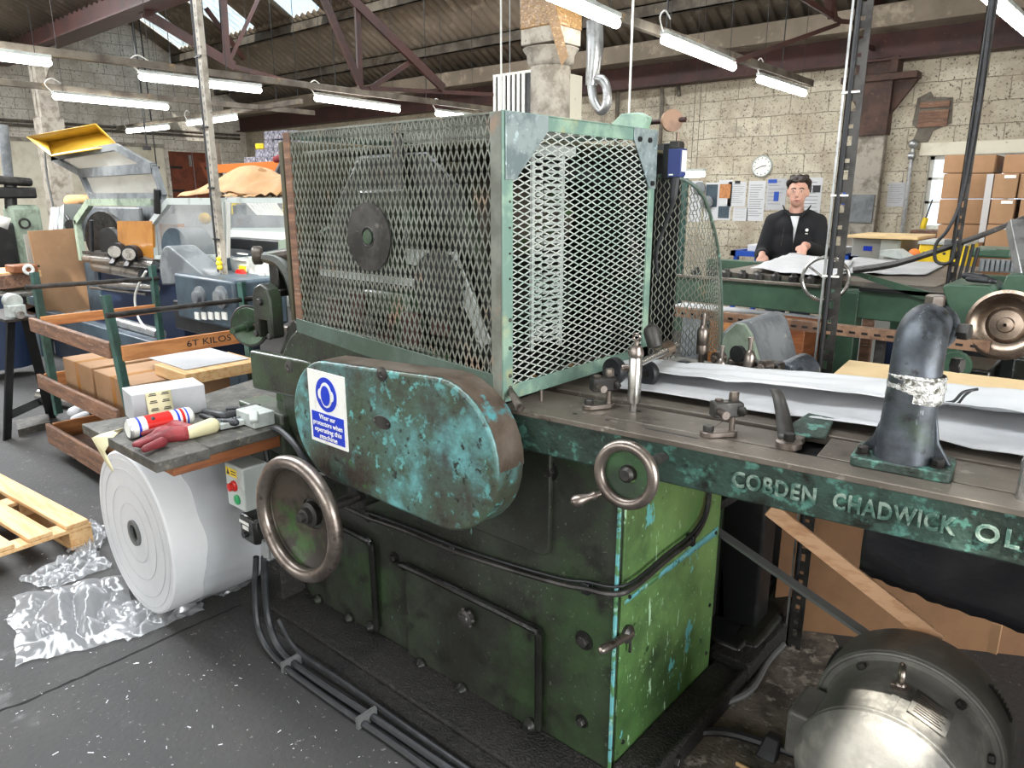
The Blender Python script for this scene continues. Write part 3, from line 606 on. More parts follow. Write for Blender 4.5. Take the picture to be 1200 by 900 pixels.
for i, s_ in enumerate(('Wear ear', 'protectors when', 'operating this', 'machine')):
    text('sign_text', s_, (cxs, SY-.003, sz0+sh*(.345-.092*i)), (1, 0, 0), (0, 0, 1), sh*.095, 'signwhite', sg, ext=.0004, width=(.44, .80, .74, .48)[i]*sw, align='CENTER', bev=.0002)
# --- table rail with raised letters
A = Vector((-1.113, 1.336, 0)); E1 = Vector((1.021, .109, 0)).normalized(); NB = Vector((-E1.y, E1.x, 0))
def R3(s, off, z): v = A + E1*s + NB*off; return Vector((v.x, v.y, z))
def rbox(mb, s0, s1, o0, o1, z0, z1):
    v = [R3(s, o, z) for z in (z0, z1) for s, o in ((s0, o0), (s1, o0), (s1, o1), (s0, o1))]
    return mb.add(v, [(0,3,2,1),(4,5,6,7),(0,1,5,4),(1,2,6,5),(2,3,7,6),(3,0,4,7)])
TS = 1.75
m = MB(); m.prism([R3(-.06, 0, 1.072), R3(-.06, .012, .972), R3(-.06, .03, .964), R3(-.06, .06, .975), R3(-.06, .06, 1.072)], E1*(TS+.06)); rail = pt('table_rail', m, 'rail', .003)
m = MB(); rbox(m, -1.25, -.06, .09, .13, .93, 1.07); pt('bed_casting', m, 'bodygreen', .01)
m = MB(); rbox(m, -.06, TS, .035, .045, .955, .972); 
def word(s_, px0, px1):
    a = P(px0, 560+ (px0-857)*.235, y=1.39+ (px0-857)*.00013).x; bx = P(px1, 560+(px1-857)*.235, y=1.39+(px1-857)*.00013).x
    sa = (a-A.x)/E1.x; w_ = (bx-a)/E1.x
    text('raised_letters', s_, R3(sa, .0035, 1.0045), E1, (0, -.04, 1), .048, 'railletter', rail, ext=.0022, width=w_, space=1.12, bev=.0012, label='raised cast letters worn to pale metal')
word('COBDEN', 857, 954); word('CHADWICK', 974, 1118)
text('raised_letters', 'OLDHAM', R3((P(1140, 626, y=1.427).x-A.x)/E1.x, .0035, 1.0045), E1, (0, -.04, 1), .048, 'railletter', rail, ext=.0022, space=1.2, bev=.0012)
# bed plates
m = MB(); rbox(m, -.08, TS, -.003, .072, 1.066, 1.08); pt('front_bed_strip', m, 'bed', .002)
m = MB(); rbox(m, -.08, .17, .072, .20, 1.062, 1.079); rbox(m, .17, .43, .076, .20, 1.062, 1.0795); rbox(m, .43, .62, .082, .20, 1.062, 1.0795); rbox(m, .67, TS, .084, .22, 1.062, 1.0785); pt('bed_plate', m, 'bed', .002)
m = MB(); rbox(m, -.2, TS, .235, .30, 1.055, 1.079); rbox(m, -.2, TS, .315, .75, 1.04, 1.074); pt('rear_bed_plate', m, 'bed', .002)
m = MB(); rbox(m, -.2, TS, .05, .75, 1.03, 1.05); pt('bed_web', m, 'blackmetal')
m = MB(); m.prism([R3(.56, .19, 1.074), R3(.66, .21, 1.074), R3(.66, .29, 1.1), R3(.6, .3, 1.1)], (0, 0, .006)); pt('green_guide_plate', m, 'rail', .002)
for s_, o_ in ((.2, .05), (.12, .11), (.15, .17), (.23, .16), (.11, .05)):
    pt('bed_hole', MB().cyl(R3(s_, o_, 1.0805), R3(s_, o_, 1.078), .006, seg=12), 'blackmetal')
m = MB(); rbox(m, .3, .43, .04, .045, 1.0795, 1.0807); pt('bed_slot', m, 'blackmetal')
# --- hand wheels
def pol(o, ax):
    ax = Vector(ax).normalized(); x = ax.cross(Vector((0,0,1))).normalized(); return Vector(o), ax, x, x.cross(ax)
HW = Vector((-1.815, 1.10, .655)); HA = Vector((.05, -1, .02)).normalized()
w1 = thing('handwheel', HW, None, None); w1.parent = press; w1.location = HW-wloc(press)
del_ = [w1]
def sub(name, mb, m, par, **k): return obj(name, mb, m, par, **k)
sub('rim', MB().torus(HW, HA, .178, .022, 56, 14), 'worn', w1)
sub('dish', MB().lathe([(.172, .002), (.165, -.022), (.12, -.045), (.05, -.055), (.05, -.062), (.12, -.053), (.17, -.03), (.178, -.002)], HW, HA, 48, close=False), 'wheeldish', w1)
sub('hub', MB().lathe([(.04, -.06), (.04, -.04), (.026, -.035), (.024, -.02), (.016, -.018), (.014, -.004)], HW, HA, 20), 'darksteel', w1)
sub('spindle', MB().cyl(HW-HA*.055, HW-HA*.36, .017), 'darksteel', w1)
pt('shaft_boss', MB().cyl((-1.83, 1.45, .66), (-1.83, 1.33, .66), .05), 'bodydark')
pt('shift_rod', MB().tube([(-1.88, 1.22, .742), (-1.7, 1.3, .735), (-1.5, 1.42, .73)], .014, sub=3), 'darksteel')
SW = Vector((-.738, 1.205, 1.047)); SA = Vector((.06, -1, .06)).normalized()
w2 = thing('handwheel', SW, None, None); w2.parent = press; w2.location = SW-wloc(press)
sub('rim', MB().torus(SW, SA, .062, .012, 48, 12), 'worn', w2)
sub('web', MB().lathe([(.06, .002), (.055, -.008), (.02, -.010), (.02, -.016), (.055, -.014), (.062, -.004)], SW, SA, 40, close=False), 'greenwheel', w2)
sub('hub', MB().lathe([(.017, -.03), (.017, .0), (.013, .004), (.011, .006), (.004, .005)], SW, SA, 20), 'darksteel', w2)
gq = SW+Vector((-.052, -.012, -.052)); sub('grip', MB().lathe([(.006, 0), (.006, .008), (.009, .014), (.007, .024), (.012, .045), (.013, .056), (.009, .064), (.002, .067)], gq, (-.55, -.78, -.2), 16), 'worn', w2)
sub('spindle', MB().cyl(SW-SA*.02, SW-SA*.22, .012), 'darksteel', w2)
# side crank handle low on the bright panel
m = MB().lathe([(.024, 0), (.026, .012), (.016, .02)], (BX1+.006, 1.51, .455), (1, 0, 0), 20); ck = pt('lock_boss', m, 'darksteel')
pt('lock_grip', MB().lathe([(.011, -.02), (.012, .06), (.013, .1), (.009, .112), (.002, .116)], (BX1+.018, 1.50, .456), (-.1, -1, .06), 16), 'worn', par=ck); pt('lock_pin', MB().cyl((BX1+.02, 1.515, .44), (BX1+.02, 1.515, .40), .004), 'darksteel', par=ck)
# conduit round the body
cp = [P(*p, y=1.45) for p in ((392, 588), (430, 606), (470, 620), (530, 645), (600, 668), (660, 685))]
cpr = [Vector((-1.0, 1.452, .578)), Vector((-.93, 1.452, .59)), Vector((-.893, 1.475, .598)), Vector((-.89, 1.56, .597)), Vector((-.89, 1.70, .608)), Vector((-.89, 1.83, .613)), Vector((-.89, 1.91, .65)), Vector((-.89, 1.935, .73)), Vector((-.89, 1.94, .97))]
cdn = pt('conduit', MB().tube(cp+cpr, .0085, sub=5), 'darksteel')
pt('thin_cable', MB().tube([v+Vector((.004, -.004, .02)) for v in cp[1:]]+[v+Vector((.002, 0, .022)) for v in cpr], .004, sub=4), 'black')
for v in (cp[1], cp[3], cpr[0], cpr[5]):
    pt('saddle_clip', MB().box(v-Vector((.012, .006, .016)), v+Vector((.012, .012, .018))), 'blackmetal', .002)
# --- wire mesh cage
CX0, CX1, CY0, CY1, CZ0, CZ1 = -2.04, -1.157, 1.30, 1.975, 1.108, 1.787
cage = thing('mesh_cage', (CX0, CY0, CZ0), None, None); cage.parent = press; cage.location = Vector((CX0, CY0, CZ0))-wloc(press)
def xmesh(o, ul, us, Ll, Ls, LW=.052, SW_=.0213, wd=.0040, th=.0018, inside=None):
    """expanded metal: strands run along ul, stacked along us; neighbours touch at the knuckles"""
    o = Vector(o); ul = Vector(ul); us = Vector(us); nn = ul.cross(us)*th/2; mb = MB(); p = SW_/2; amp = p/2-wd*.1
    ns = int(Ls/p); nl = int(Ll/(LW/4))
    wave = (-1, -.56, 0, .56, 1, .56, 0, -.56)
    for i in range(ns+1):
        sg_ = 1 if i % 2 else -1; prev = None
        pts = []
        nseg = int(Ll/(LW/8))
        for k_ in range(nseg+1):
            s = k_*LW/8; t = i*p+sg_*amp*wave[k_ % 8]
            pts.append((s, t))
        # drop nearly collinear samples
        pts = [q for k_, q in enumerate(pts) if k_ % 8 != 2 and k_ % 8 != 6 or k_ in (0, nseg)]
        n0 = None
        for s, t in pts:
            t = min(max(t, 0), Ls)
            if inside and not inside(s, t): n0 = None; continue
            c_ = o+ul*s+us*t; n = len(mb.v)
            mb.v += [c_-us*wd/2-nn, c_+us*wd/2-nn, c_+us*wd/2+nn, c_-us*wd/2+nn]
            if n0 is not None:
                for a in range(4): mb.f.append((n0+a, n0+(a+1) % 4, n+(a+1) % 4, n+a))
            n0 = n
    return mb
ZL = lambda x: CZ0+.005 + (CX1-x)*.075          # the bottom edge of the long face climbs to the left
def in_front(s, t): return CX0+t >= CX0 and CZ1-s > ZL(CX0+t)
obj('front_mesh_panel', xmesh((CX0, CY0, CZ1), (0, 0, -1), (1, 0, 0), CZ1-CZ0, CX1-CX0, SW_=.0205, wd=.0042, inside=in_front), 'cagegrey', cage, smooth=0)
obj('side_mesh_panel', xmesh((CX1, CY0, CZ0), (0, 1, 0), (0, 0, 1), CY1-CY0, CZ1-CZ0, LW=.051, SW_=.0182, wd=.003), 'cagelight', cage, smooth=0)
obj('top_mesh_panel', xmesh((CX0, CY0, CZ1-.004), (1, 0, 0), (0, 1, 0), CX1-CX0, CY1-CY0), 'cagegrey', cage, smooth=0)
fr = MB()
fr.box((CX0-.012, CY0-.004, ZL(CX0)), (CX0+.02, CY0+.004, CZ1)); obj('left_upright', fr, 'oldwood', cage, bevel=.001)
obj('front_corner_post', MB().box((CX1-.036, CY0-.005, CZ0), (CX1, CY0+.003, CZ1)), 'cagegrey', cage, bevel=.001)
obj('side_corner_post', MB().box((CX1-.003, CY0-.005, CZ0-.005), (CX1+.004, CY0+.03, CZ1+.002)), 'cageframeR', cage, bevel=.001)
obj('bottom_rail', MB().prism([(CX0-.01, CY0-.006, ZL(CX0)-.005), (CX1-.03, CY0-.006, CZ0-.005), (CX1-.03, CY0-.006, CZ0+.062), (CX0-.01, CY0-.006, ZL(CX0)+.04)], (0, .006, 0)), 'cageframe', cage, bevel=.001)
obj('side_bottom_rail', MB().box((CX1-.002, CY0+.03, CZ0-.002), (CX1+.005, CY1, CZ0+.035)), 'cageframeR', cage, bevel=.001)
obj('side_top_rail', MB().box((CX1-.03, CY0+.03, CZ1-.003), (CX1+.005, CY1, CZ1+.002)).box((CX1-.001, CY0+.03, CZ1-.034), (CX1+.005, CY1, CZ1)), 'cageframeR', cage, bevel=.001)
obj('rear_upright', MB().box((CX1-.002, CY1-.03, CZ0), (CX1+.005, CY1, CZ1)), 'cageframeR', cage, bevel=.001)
obj('top_edge', MB().box((CX0, CY0-.002, CZ1-.004), (CX1, CY0+.004, CZ1+.001)), 'cagegrey', cage)
obj('rear_top_rail', MB().box((CX0, CY1-.02, CZ1-.02), (CX1, CY1, CZ1)).box((CX0, CY0, CZ1-.02), (CX0+.01, CY1, CZ1)), 'cageframe', cage)
obj('gusset_plate', MB().prism([(CX1+.006, CY0, CZ1), (CX1+.006, CY0+.155, CZ1), (CX1+.006, CY0+.155, CZ1-.035), (CX1+.006, CY0+.05, CZ1-.135), (CX1+.006, CY0+.035, CZ1-.15), (CX1+.006, CY0, CZ1-.15)], (.003, 0, 0)), 'gusset', cage, bevel=.001)
obj('gusset_plate', MB().prism([(CX1+.006, CY1, CZ1), (CX1+.006, CY1-.13, CZ1), (CX1+.006, CY1-.13, CZ1-.03), (CX1+.006, CY1-.035, CZ1-.165), (CX1+.006, CY1, CZ1-.165)], (.003, 0, 0)), 'gusset', cage, bevel=.001, label='grey steel corner plate with two bolts')
for y, z in ((CY1-.105, CZ1-.03), (CY1-.05, CZ1-.03), (CY1-.025, CZ1-.15)): obj('gusset_bolt', MB().hexnut((CX1+.009, y, z), (1, 0, 0), .008, .007), 'blackmetal', cage)
for z in (.03, .06, .13, .2): obj('rivet', MB().ball((CX1+.005, CY0+.018, CZ0+z), .005, 8, 6), 'darksteel', cage)
for z in (.3, .36, .42, .48): obj('rivet', MB().ball((CX1+.005, CY0+.018, CZ0+z), .003, 8, 6), 'darksteel', cage)
q = P(431, 278, y=CY0-.012)
dc = obj('round_cover', MB().lathe([(.094, 0), (.094, .005), (.026, .006), (.022, .003)], (q.x, CY0-.006, q.z), (0, -1, 0), 40), 'darksteel', cage)
obj('cover_hub', MB().lathe([(.02, 0), (.019, .006), (.006, .007)], (q.x, CY0-.008, q.z), (0, -1, 0), 20), 'greenwheel', cage)
obj('cover_ring', MB().torus((q.x, CY0-.0115, q.z), (0, -1, 0), .027, .002, 30, 6), 'blackmetal', cage)
# curved second guard behind the right end
def cm(s, t): return None
cgx = -1.14
m = MB(); LWc = .03
def arcp(u, v):                                  # u along height, v across
    yy = 2.0+.34*v; top = 1.66-.52*v**3
    return Vector((-1.16+.09*math.sin(v*PI*.6), yy, 1.09+(top-1.09)*u))
for i in range(26):
    v0 = i/26
    for k_ in range(40):
        u0 = k_/40; s1 = 1 if (k_+i) % 2 else -1
        a = arcp(u0, min(1, max(0, v0+s1*.012))); b2 = arcp(u0+1/40, min(1, max(0, v0-s1*.012))); m.bar(a, b2, .003, .002, (1, 0, 0))
cg = pt('curved_mesh_guard', m, 'cagegrey', smooth=0)
obj('guard_edge', MB().tube([arcp(u, v) for u, v in ((0, 1), (.5, 1), (1, 1), (1, .9), (1, .75), (1, .5), (1, .25), (1, 0))], .006, sub=3), 'cageframe', cg)
# --- rolls and frames inside the cage
for y in (1.42, 2.2):
    m = MB(); m.prism([(-2.2, y, .98), (-1.25, y, .98), (-1.3, y, 1.25), (-1.42, y, 1.62), (-1.55, y, 1.72), (-1.85, y, 1.72), (-2.0, y, 1.55), (-2.2, y, 1.15)], (0, .05, 0)); pt('roll_frame', m, 'bodydark', .01)
pt('upper_roll', MB().lathe([(.03, -.12), (.03, 0), (.135, .0), (.135, .6), (.03, .6), (.03, .7)], (-1.68, 1.5, 1.53), (0, 1, 0), 40), 'wheeldish', label='brown upper embossing roll')
pt('lower_roll', MB().lathe([(.03, -.2), (.03, 0), (.15, .0), (.15, .6), (.03, .6), (.03, .7)], (-1.68, 1.5, 1.24), (0, 1, 0), 40), 'bodydark')
pt('bearing_block', MB().box((-1.78, 1.36, 1.4), (-1.58, 1.44, 1.62)).box((-1.78, 1.36, 1.13), (-1.58, 1.44, 1.33)), 'bodygreen', .01)
pt('adjusting_screw', MB().cyl((-1.64, 1.40, 1.62), (-1.64, 1.40, 1.77), .018), 'darksteel')
m = MB().lathe([(.02, 0), (.09, .004), (.09, .03), (.02, .034)], (-1.42, 1.36, 1.37), (0, -1, 0), 40)
for i in range(24): t = 2*PI*i/24; m.box((-1.42+.09*math.cos(t)-.005, 1.33, 1.37+.09*math.sin(t)-.005), (-1.42+.09*math.cos(t)+.005, 1.355, 1.37+.09*math.sin(t)+.005))
pt('gear_wheel', m, 'blackmetal')
pt('white_shield', MB().prism([(-1.55, 1.34, 1.46), (-1.36, 1.34, 1.46), (-1.24, 1.34, 1.24), (-1.27, 1.34, 1.22), (-1.38, 1.34, 1.40), (-1.55, 1.34, 1.42)], (0, .006, 0)), 'lightgrey')
m = MB().box((-1.95, 1.33, 1.36), (-1.5, 1.335, 1.38)); pt('bright_strip', m, 'lightgrey')
m = MB()
for k_ in range(30):
    z = 1.19+.0175*k_
    m.box((-1.30, 1.62, z), (-1.29, 1.70, z+.007)); m.box((-1.30, 1.585, z+.008), (-1.288, 1.61, z+.016))
m.box((-1.30, 1.57, 1.17), (-1.292, 1.582, 1.73)); m.box((-1.30, 1.70, 1.17), (-1.292, 1.715, 1.73)); m.box((-1.30, 1.57, 1.71), (-1.28, 1.75, 1.735))
pt('slotted_column', m, 'lightgrey', label='pale slotted upright inside the cage')
m = MB()
for k_ in range(14): m.ball((-1.22+.02*math.sin(k_*2.1), 1.45+.03*k_, 1.105+.008*math.sin(k_)), (.014, .016, .012), 10, 6)
pt('brass_nut', m, 'foil')
pt('end_cover', MB().box((-2.28, 1.42, 1.08), (-2.26, 2.3, 1.78)).box((-2.27, 2.28, 1.08), (-1.9, 2.3, 1.78)), 'olive', .004)
pt('light_stop_plate', MB().box((-2.2, 1.46, 1.735), (-1.25, 2.26, 1.745)), 'olive', .003)  # added plate below the mesh top, keeps roof light off the rolls
pt('added_dark_plate', MB().box((-2.45, 2.26, 1.05), (-1.22, 2.27, 1.77)), 'blackmetal')  # added black sheet that darkens the view through the side mesh
for k_ in range(5): pt('rust_patch_plate', MB().box((-1.95+.12*k_, 1.345, 1.2+.03*math.sin(k_*2)), (-1.88+.12*k_, 1.36, 1.29+.03*math.sin(k_*2))), 'redsteel', .003)
# top bracket with bar and disc, limit switch
q1 = P(707, 143, y=1.97); q2 = P(803, 141, y=1.97)
pt('pivot_arm', MB().prism([(-1.28, 1.93, CZ1), (-1.17, 1.93, CZ1+.002), (-1.16, 1.93, CZ1+.035), (-1.19, 1.93, CZ1+.05), (-1.25, 1.93, CZ1+.05), (-1.29, 1.93, CZ1+.02)], (0, .03, 0)), 'cageframeR', .003)
pt('pivot_bar', MB().cyl((-1.45, 2.0, 1.812), (-1.075, 2.0, 1.815), .007), 'redsteel')
q = P(788, 142, y=2.0); pt('stop_disc', MB().cyl((q.x, 1.99, q.z), (q.x+.012, 1.98, q.z), .031, seg=28), 'rust')
ls = pt('limit_switch', MB().box((-1.118, 1.985, 1.655), (-1.075, 2.02, 1.735)), 'bluebox', .002, label='blue plastic limit switch')
obj('switch_backplate', MB().box((-1.145, 2.0, 1.65), (-1.118, 2.035, 1.752)), 'blackmetal', ls, bevel=.002)
obj('switch_head', MB().box((-1.115, 1.985, 1.736), (-1.085, 2.015, 1.756)), 'darksteel', ls, bevel=.001)
obj('plunger', MB().cyl((-1.098, 2.0, 1.756), (-1.098, 2.0, 1.78), .005), 'brass', ls)
obj('switch_label', MB().box((-1.112, 1.984, 1.66), (-1.098, 1.9845, 1.664)).box((-1.0749, 1.99, 1.67), (-1.0745, 2.018, 1.73)), 'signwhite', ls)
obj('switch_cable', MB().tube([(-1.098, 2.0, 1.655), (-1.10, 2.0, 1.63), (-1.102, 2.0, 1.60), (-1.105, 2.0, 1.57), (-1.13, 2.0, 1.50), (-1.15, 2.0, 1.43), (-1.155, 2.02, 1.36)], [.013, .013, .012, .006, .006, .006, .006], sub=5), 'black', ls)
# --- mechanism at the left end
mech = pt('lever_bracket', MB().prism([(x, 1.36, z) for x, z in ((-2.43, 1.11), (-2.43, 1.25), (-2.41, 1.285), (-2.37, 1.30), (-2.33, 1.285), (-2.31, 1.25), (-2.31, 1.11), (-2.34, 1.10), (-2.345, 1.17), (-2.395, 1.17), (-2.40, 1.10))], (0, .05, 0)), 'bodygreen', .006)
obj('bracket_bolt', MB().hexnut((-2.37, 1.36, 1.235), (0, -1, 0), .014, .012), 'darksteel', mech); obj('bracket_bolt', MB().hexnut((-2.325, 1.36, 1.115), (0, -1, 0), .012, .01), 'darksteel', mech); obj('bracket_bolt', MB().hexnut((-2.415, 1.36, 1.115), (0, -1, 0), .012, .01), 'darksteel', mech)
pl = pt('pulley', MB().lathe([(.075, 0), (.078, .012), (.07, .02), (.05, .012), (.02, .012), (.02, .05), (.012, .05), (.012, .12)], (-2.56, 1.42, 1.12), (.45, -.89, 0), 36), 'greenwheel')
obj('pulley_rim', MB().torus(Vector((-2.56, 1.42, 1.12))+Vector((.45, -.89, 0))*.012, (.45, -.89, 0), .076, .006, 40, 8), 'darksteel', pl)
pt('pulley_shaft', MB().cyl((-2.56, 1.42, 1.12), (-2.33, 1.44, 1.13), .012), 'worn')
ra = pt('roller_arm', MB().tube([(-2.30, 1.46, 1.2), (-2.31, 1.46, 1.3), (-2.36, 1.45, 1.37), (-2.44, 1.43, 1.385)], [.025, .028, .028, .02], sub=4), 'bodygreen')
obj('arm_cap', MB().lathe([(.03, 0), (.034, .006), (.034, .03), (.026, .036), (.012, .03)], (-2.47, 1.44, 1.39), (-.6, -.8, 0), 24), 'wheeldish', ra)
pt('cross_shaft', MB().cyl((-2.42, 1.44, 1.385), (-2.2, 1.5, 1.42), .022), 'wheeldish')
pt('arm_column', MB().box((-2.42, 1.43, 1.26), (-2.36, 1.5, 1.37)).box((-2.44, 1.42, 1.25), (-2.34, 1.5, 1.275)), 'bodydark', .004)
pt('guide_bar', MB().bar((-2.44, 1.6, 1.43), (-2.05, 1.5, 1.52), .03, .012), 'palegreen', .002)
pt('end_frame', MB().prism([(-2.45, 1.4, .5), (-2.15, 1.4, .5), (-2.15, 1.4, 1.15), (-2.25, 1.4, 1.18), (-2.38, 1.4, 1.0)], (0, .1, 0)), 'bodygreen', .01)
pt('side_bracket', MB().prism([(-2.5, 1.3, .86), (-2.2, 1.3, .86), (-2.2, 1.3, .70), (-2.42, 1.3, .72)], (0, .12, 0)), 'bodygreen', .01)
# --- control boxes
q0 = P(265, 548, y=1.15); bxc = obj('control_box', MB().box((-2.345, 1.15, .535), (-2.225, 1.25, .695)), 'lightgrey', press, bevel=.006, label='grey metal push button box')
bxc2 = bxc
obj('red_button', MB().lathe([(.02, 0), (.02, .006), (.015, .01), (.015, .022), (.004, .025)], (-2.285, 1.15, .62), (0, -1, 0), 20), 'redplastic', bxc)
obj('green_button', MB().lathe([(.018, 0), (.018, .006), (.013, .009), (.004, .01)], (-2.272, 1.15, .572), (0, -1, 0), 20), 'greenplastic', bxc)
obj('warning_label', MB().box((-2.335, 1.1485, .652), (-2.262, 1.1495, .682)), 'yellow', bxc)
obj('warning_symbol', MB().prism([(-2.33, 1.148, .656), (-2.31, 1.148, .656), (-2.32, 1.148, .679)], (0, .001, 0)).box((-2.30, 1.148, .66), (-2.268, 1.1485, .664)).box((-2.30, 1.148, .67), (-2.268, 1.1485, .674)), 'ink', bxc)
lb = obj('lower_switch_box', MB().box((-2.32, 1.17, .40), (-2.215, 1.27, .50)), 'bodydark', press, bevel=.012)
obj('rating_plate', MB().box((-2.315, 1.1685, .468), (-2.25, 1.1695, .48)).box((-2.295, 1.1685, .448), (-2.255, 1.1695, .463)), 'signwhite', lb)
obj('switch_knob', MB().cyl((-2.28, 1.17, .43), (-2.28, 1.16, .43), .012), 'blackmetal', lb)
obj('cable_gland', MB().cyl((-2.2, 1.2, .42), (-2.2, 1.2, .35), .014).cyl((-2.24, 1.22, .42), (-2.24, 1.22, .34), .016), 'galv', lb)
obj('arched_hose', MB().tube([(-2.26, 1.27, .66), (-2.27, 1.27, .74), (-2.24, 1.27, .80), (-2.17, 1.27, .82), (-2.08, 1.27, .79), (-2.02, 1.28, .72)], .011, sub=5), 'black', press)
# --- things bolted on the bed
def clamp(s_, off, rot, slot):
    o_ = R3(s_, off, 1.08); ca, sa = math.cos(rot), math.sin(rot); X_ = Vector((ca, sa, 0)); Y_ = Vector((-sa, ca, 0)); Z_ = Vector((0, 0, 1))
    T = lambda a, b_, c_: o_+X_*a+Y_*b_+Z_*c_
    n_ = 10; foot = [T(-.02+.018*math.cos(t), .018*math.sin(t), 0) for t in [PI/2+PI*i/n_ for i in range(n_+1)]] + [T(.03+.018*math.cos(t), .018*math.sin(t), 0) for t in [-PI/2+PI*i/n_ for i in range(n_+1)]]
    t = pt('clamp', MB().prism(foot, (0, 0, .012)), 'worn', .002)
    obj('foot_bolt', MB().hexnut(T(-.02, 0, .012), (0, 0, 1), .012, .013), 'darksteel', t)
    obj('stud', MB().cyl(T(.035, 0, 0), T(.035, 0, .095), .0065), 'worn', t)
    b_ = MB(); n = len(b_.v)
    b_.prism([T(-.015, -.016, .045), T(.048, -.016, .045), T(.056, -.012, .05), T(.056, -.012, .075), T(.048, -.016, .08), T(-.015, -.016, .08)], Y_*.032)
    obj('cast_block', b_, 'darksteel', t, bevel=.004)
    obj('knurled_knob', MB().hexnut(T(.035, 0, .08), (0, 0, 1), .011, .02).hexnut(T(0, 0, .08), (0, 0, 1), .009, .006), 'worn', t)
    obj('cross_pin', MB().cyl(T(-.002, -.045, .06), T(-.002, .02, .06), .009), 'worn', t)
    obj('side_nut', MB().hexnut(T(.05, -.016, .06), (0, -1, 0), .012, .008), 'darksteel', t)
    return t
clamp((-.985-A.x)/E1.x, .125, math.radians(60), 1)
clamp((-.66-A.x)/E1.x, .085, math.radians(50), 1)
q = Vector((-.912, 1.512, 1.08))
pil = pt('bright_pillar', MB().lathe([(.009, 0), (.009, .022), (.0165, .024), (.0165, .135), (.014, .14)], q, (0, 0, 1), 24), 'chrome')
obj('pillar_pin', MB().cyl(q+Vector((-.03, -.012, .108)), q+Vector((.01, .01, .115)), .009), 'worn', pil)
obj('eye_screw', MB().lathe([(.018, .14), (.02, .15), (.014, .165), (.006, .168), (.006, .178)], q, (0, 0, 1), 18).torus(q+Vector((0, 0, .188)), (0, 1, .3), .009, .003, 20, 6), 'worn', pil)
def rwheel(c_, ax, r, wd):
    c_ = Vector(c_); ax = Vector(ax).normalized()
    t = pt('rubber_wheel', MB().lathe([(r*.74, 0), (r*.94, -.002), (r, wd*.2), (r, wd*.8), (r*.94, wd), (r*.74, wd)], c_, ax, 36), 'black')
    obj('wheel_disc', MB().lathe([(r*.74, .001), (r*.3, .003), (r*.28, -.003), (r*.1, -.004)], c_, ax, 30), 'darksteel', t)
    x, y = MB().ring_frame(ax)
    for i in range(3): a = 2*PI*i/3+.4; h_ = MB().cyl(c_+(x*math.cos(a)+y*math.sin(a))*r*.52-ax*.001, c_+(x*math.cos(a)+y*math.sin(a))*r*.52+ax*.004, r*.1, seg=10); obj('wheel_hole', h_, 'blackmetal', t)
rwheel(P(717, 435, y=1.60), (.2, 1, 0), .036, .022); rwheel(P(757, 438, y=1.72), (.2, 1, 0), .034, .02); rwheel(P(799, 438, y=1.90), (.1, 1, 0), .040, .024)
sh = pt('feed_shaft', MB().cyl(P(742, 430, y=1.56), P(792, 405, y=1.95), .010), 'chrome')
q = P(781, 410, y=1.86); obj('bronze_collar', MB().cyl(q+Vector((-.012, -.02, -.004)), q+Vector((.0, .02, .004)), .024), 'brass', sh)
q = P(769, 400, y=1.8); obj('oil_cup', MB().lathe([(.012, 0), (.022, .005), (.024, .05), (.02, .062), (.008, .07)], q-Vector((0, 0, .02)), (-.35, 0, 1), 20), 'darksteel', sh)
# feeder mechanism behind: pillars, arm, clamps
fb = pt('feeder_arm', MB().bar(P(812, 434, y=2.1), P(905, 434, y=2.05), .02, .022), 'darksteel', .003)
for px, py, y, r, h in ((822, 405, 2.12, .018, .09), (843, 440, 2.0, .016, .075), (876, 436, 2.06, .017, .09), (773, 425, 1.95, .012, .05)):
    q = P(px, py+10, y=y); o_ = obj('spring_pillar', MB().lathe([(r*.5, -.06), (r*.5, 0), (r, .002), (r, h*.3), (r*.92, h*.34), (r, h*.38), (r, h*.85), (r*.6, h), (r*.35, h+.004), (r*.35, h+.03), (r*.5, h+.031), (r*.5, h+.042)], q, (0, 0, 1), 20), 'worn', fb)
for px, py, y, r in ((838, 420, 2.1, .02), (876, 445, 2.02, .022), (893, 430, 2.05, .018), (905, 440, 2.05, .018), (858, 425, 2.08, .02)):
    q = P(px, py, y=y); obj('clamp_collar', MB().cyl(q, q+Vector((.01, .03, 0)), r).hexnut(q, (0, -1, 0), r*.55, .012), 'worn', fb)
q = P(882, 432, y=2.1); obj('cast_bracket', MB().prism([(q.x-.04, 2.1, 1.08), (q.x+.06, 2.1, 1.08), (q.x+.03, 2.1, q.z+.015), (q.x-.01, 2.1, q.z+.03)], (0, .03, 0)), 'bodydark', fb, bevel=.004)
q = P(905, 424, y=2.1); obj('cast_block', MB().box((q.x-.03, 2.08, 1.085), (q.x+.03, 2.13, q.z)), 'darksteel', fb, bevel=.006)
obj('white_block', MB().box(P(820, 446, y=2.0)-Vector((0, 0, .01)), P(868, 452, y=2.0)+Vector((0, .03, 0))), 'lightgrey', fb, bevel=.002)
q = P(863, 415, y=2.05); obj('sprocket', MB().cyl(q, q+Vector((.004, .014, 0)), .026, seg=14), 'blackmetal', fb)
m = MB().lathe([(.0, 0), (.02, .002), (.045, .012), (.052, .03), (.052, .12), (.02, .13)], P(925, 447, y=2.15)+Vector((-.02, 0, .0)), (.2, 1, .15), 30); pt('grey_motor_cap', m, 'elbow')
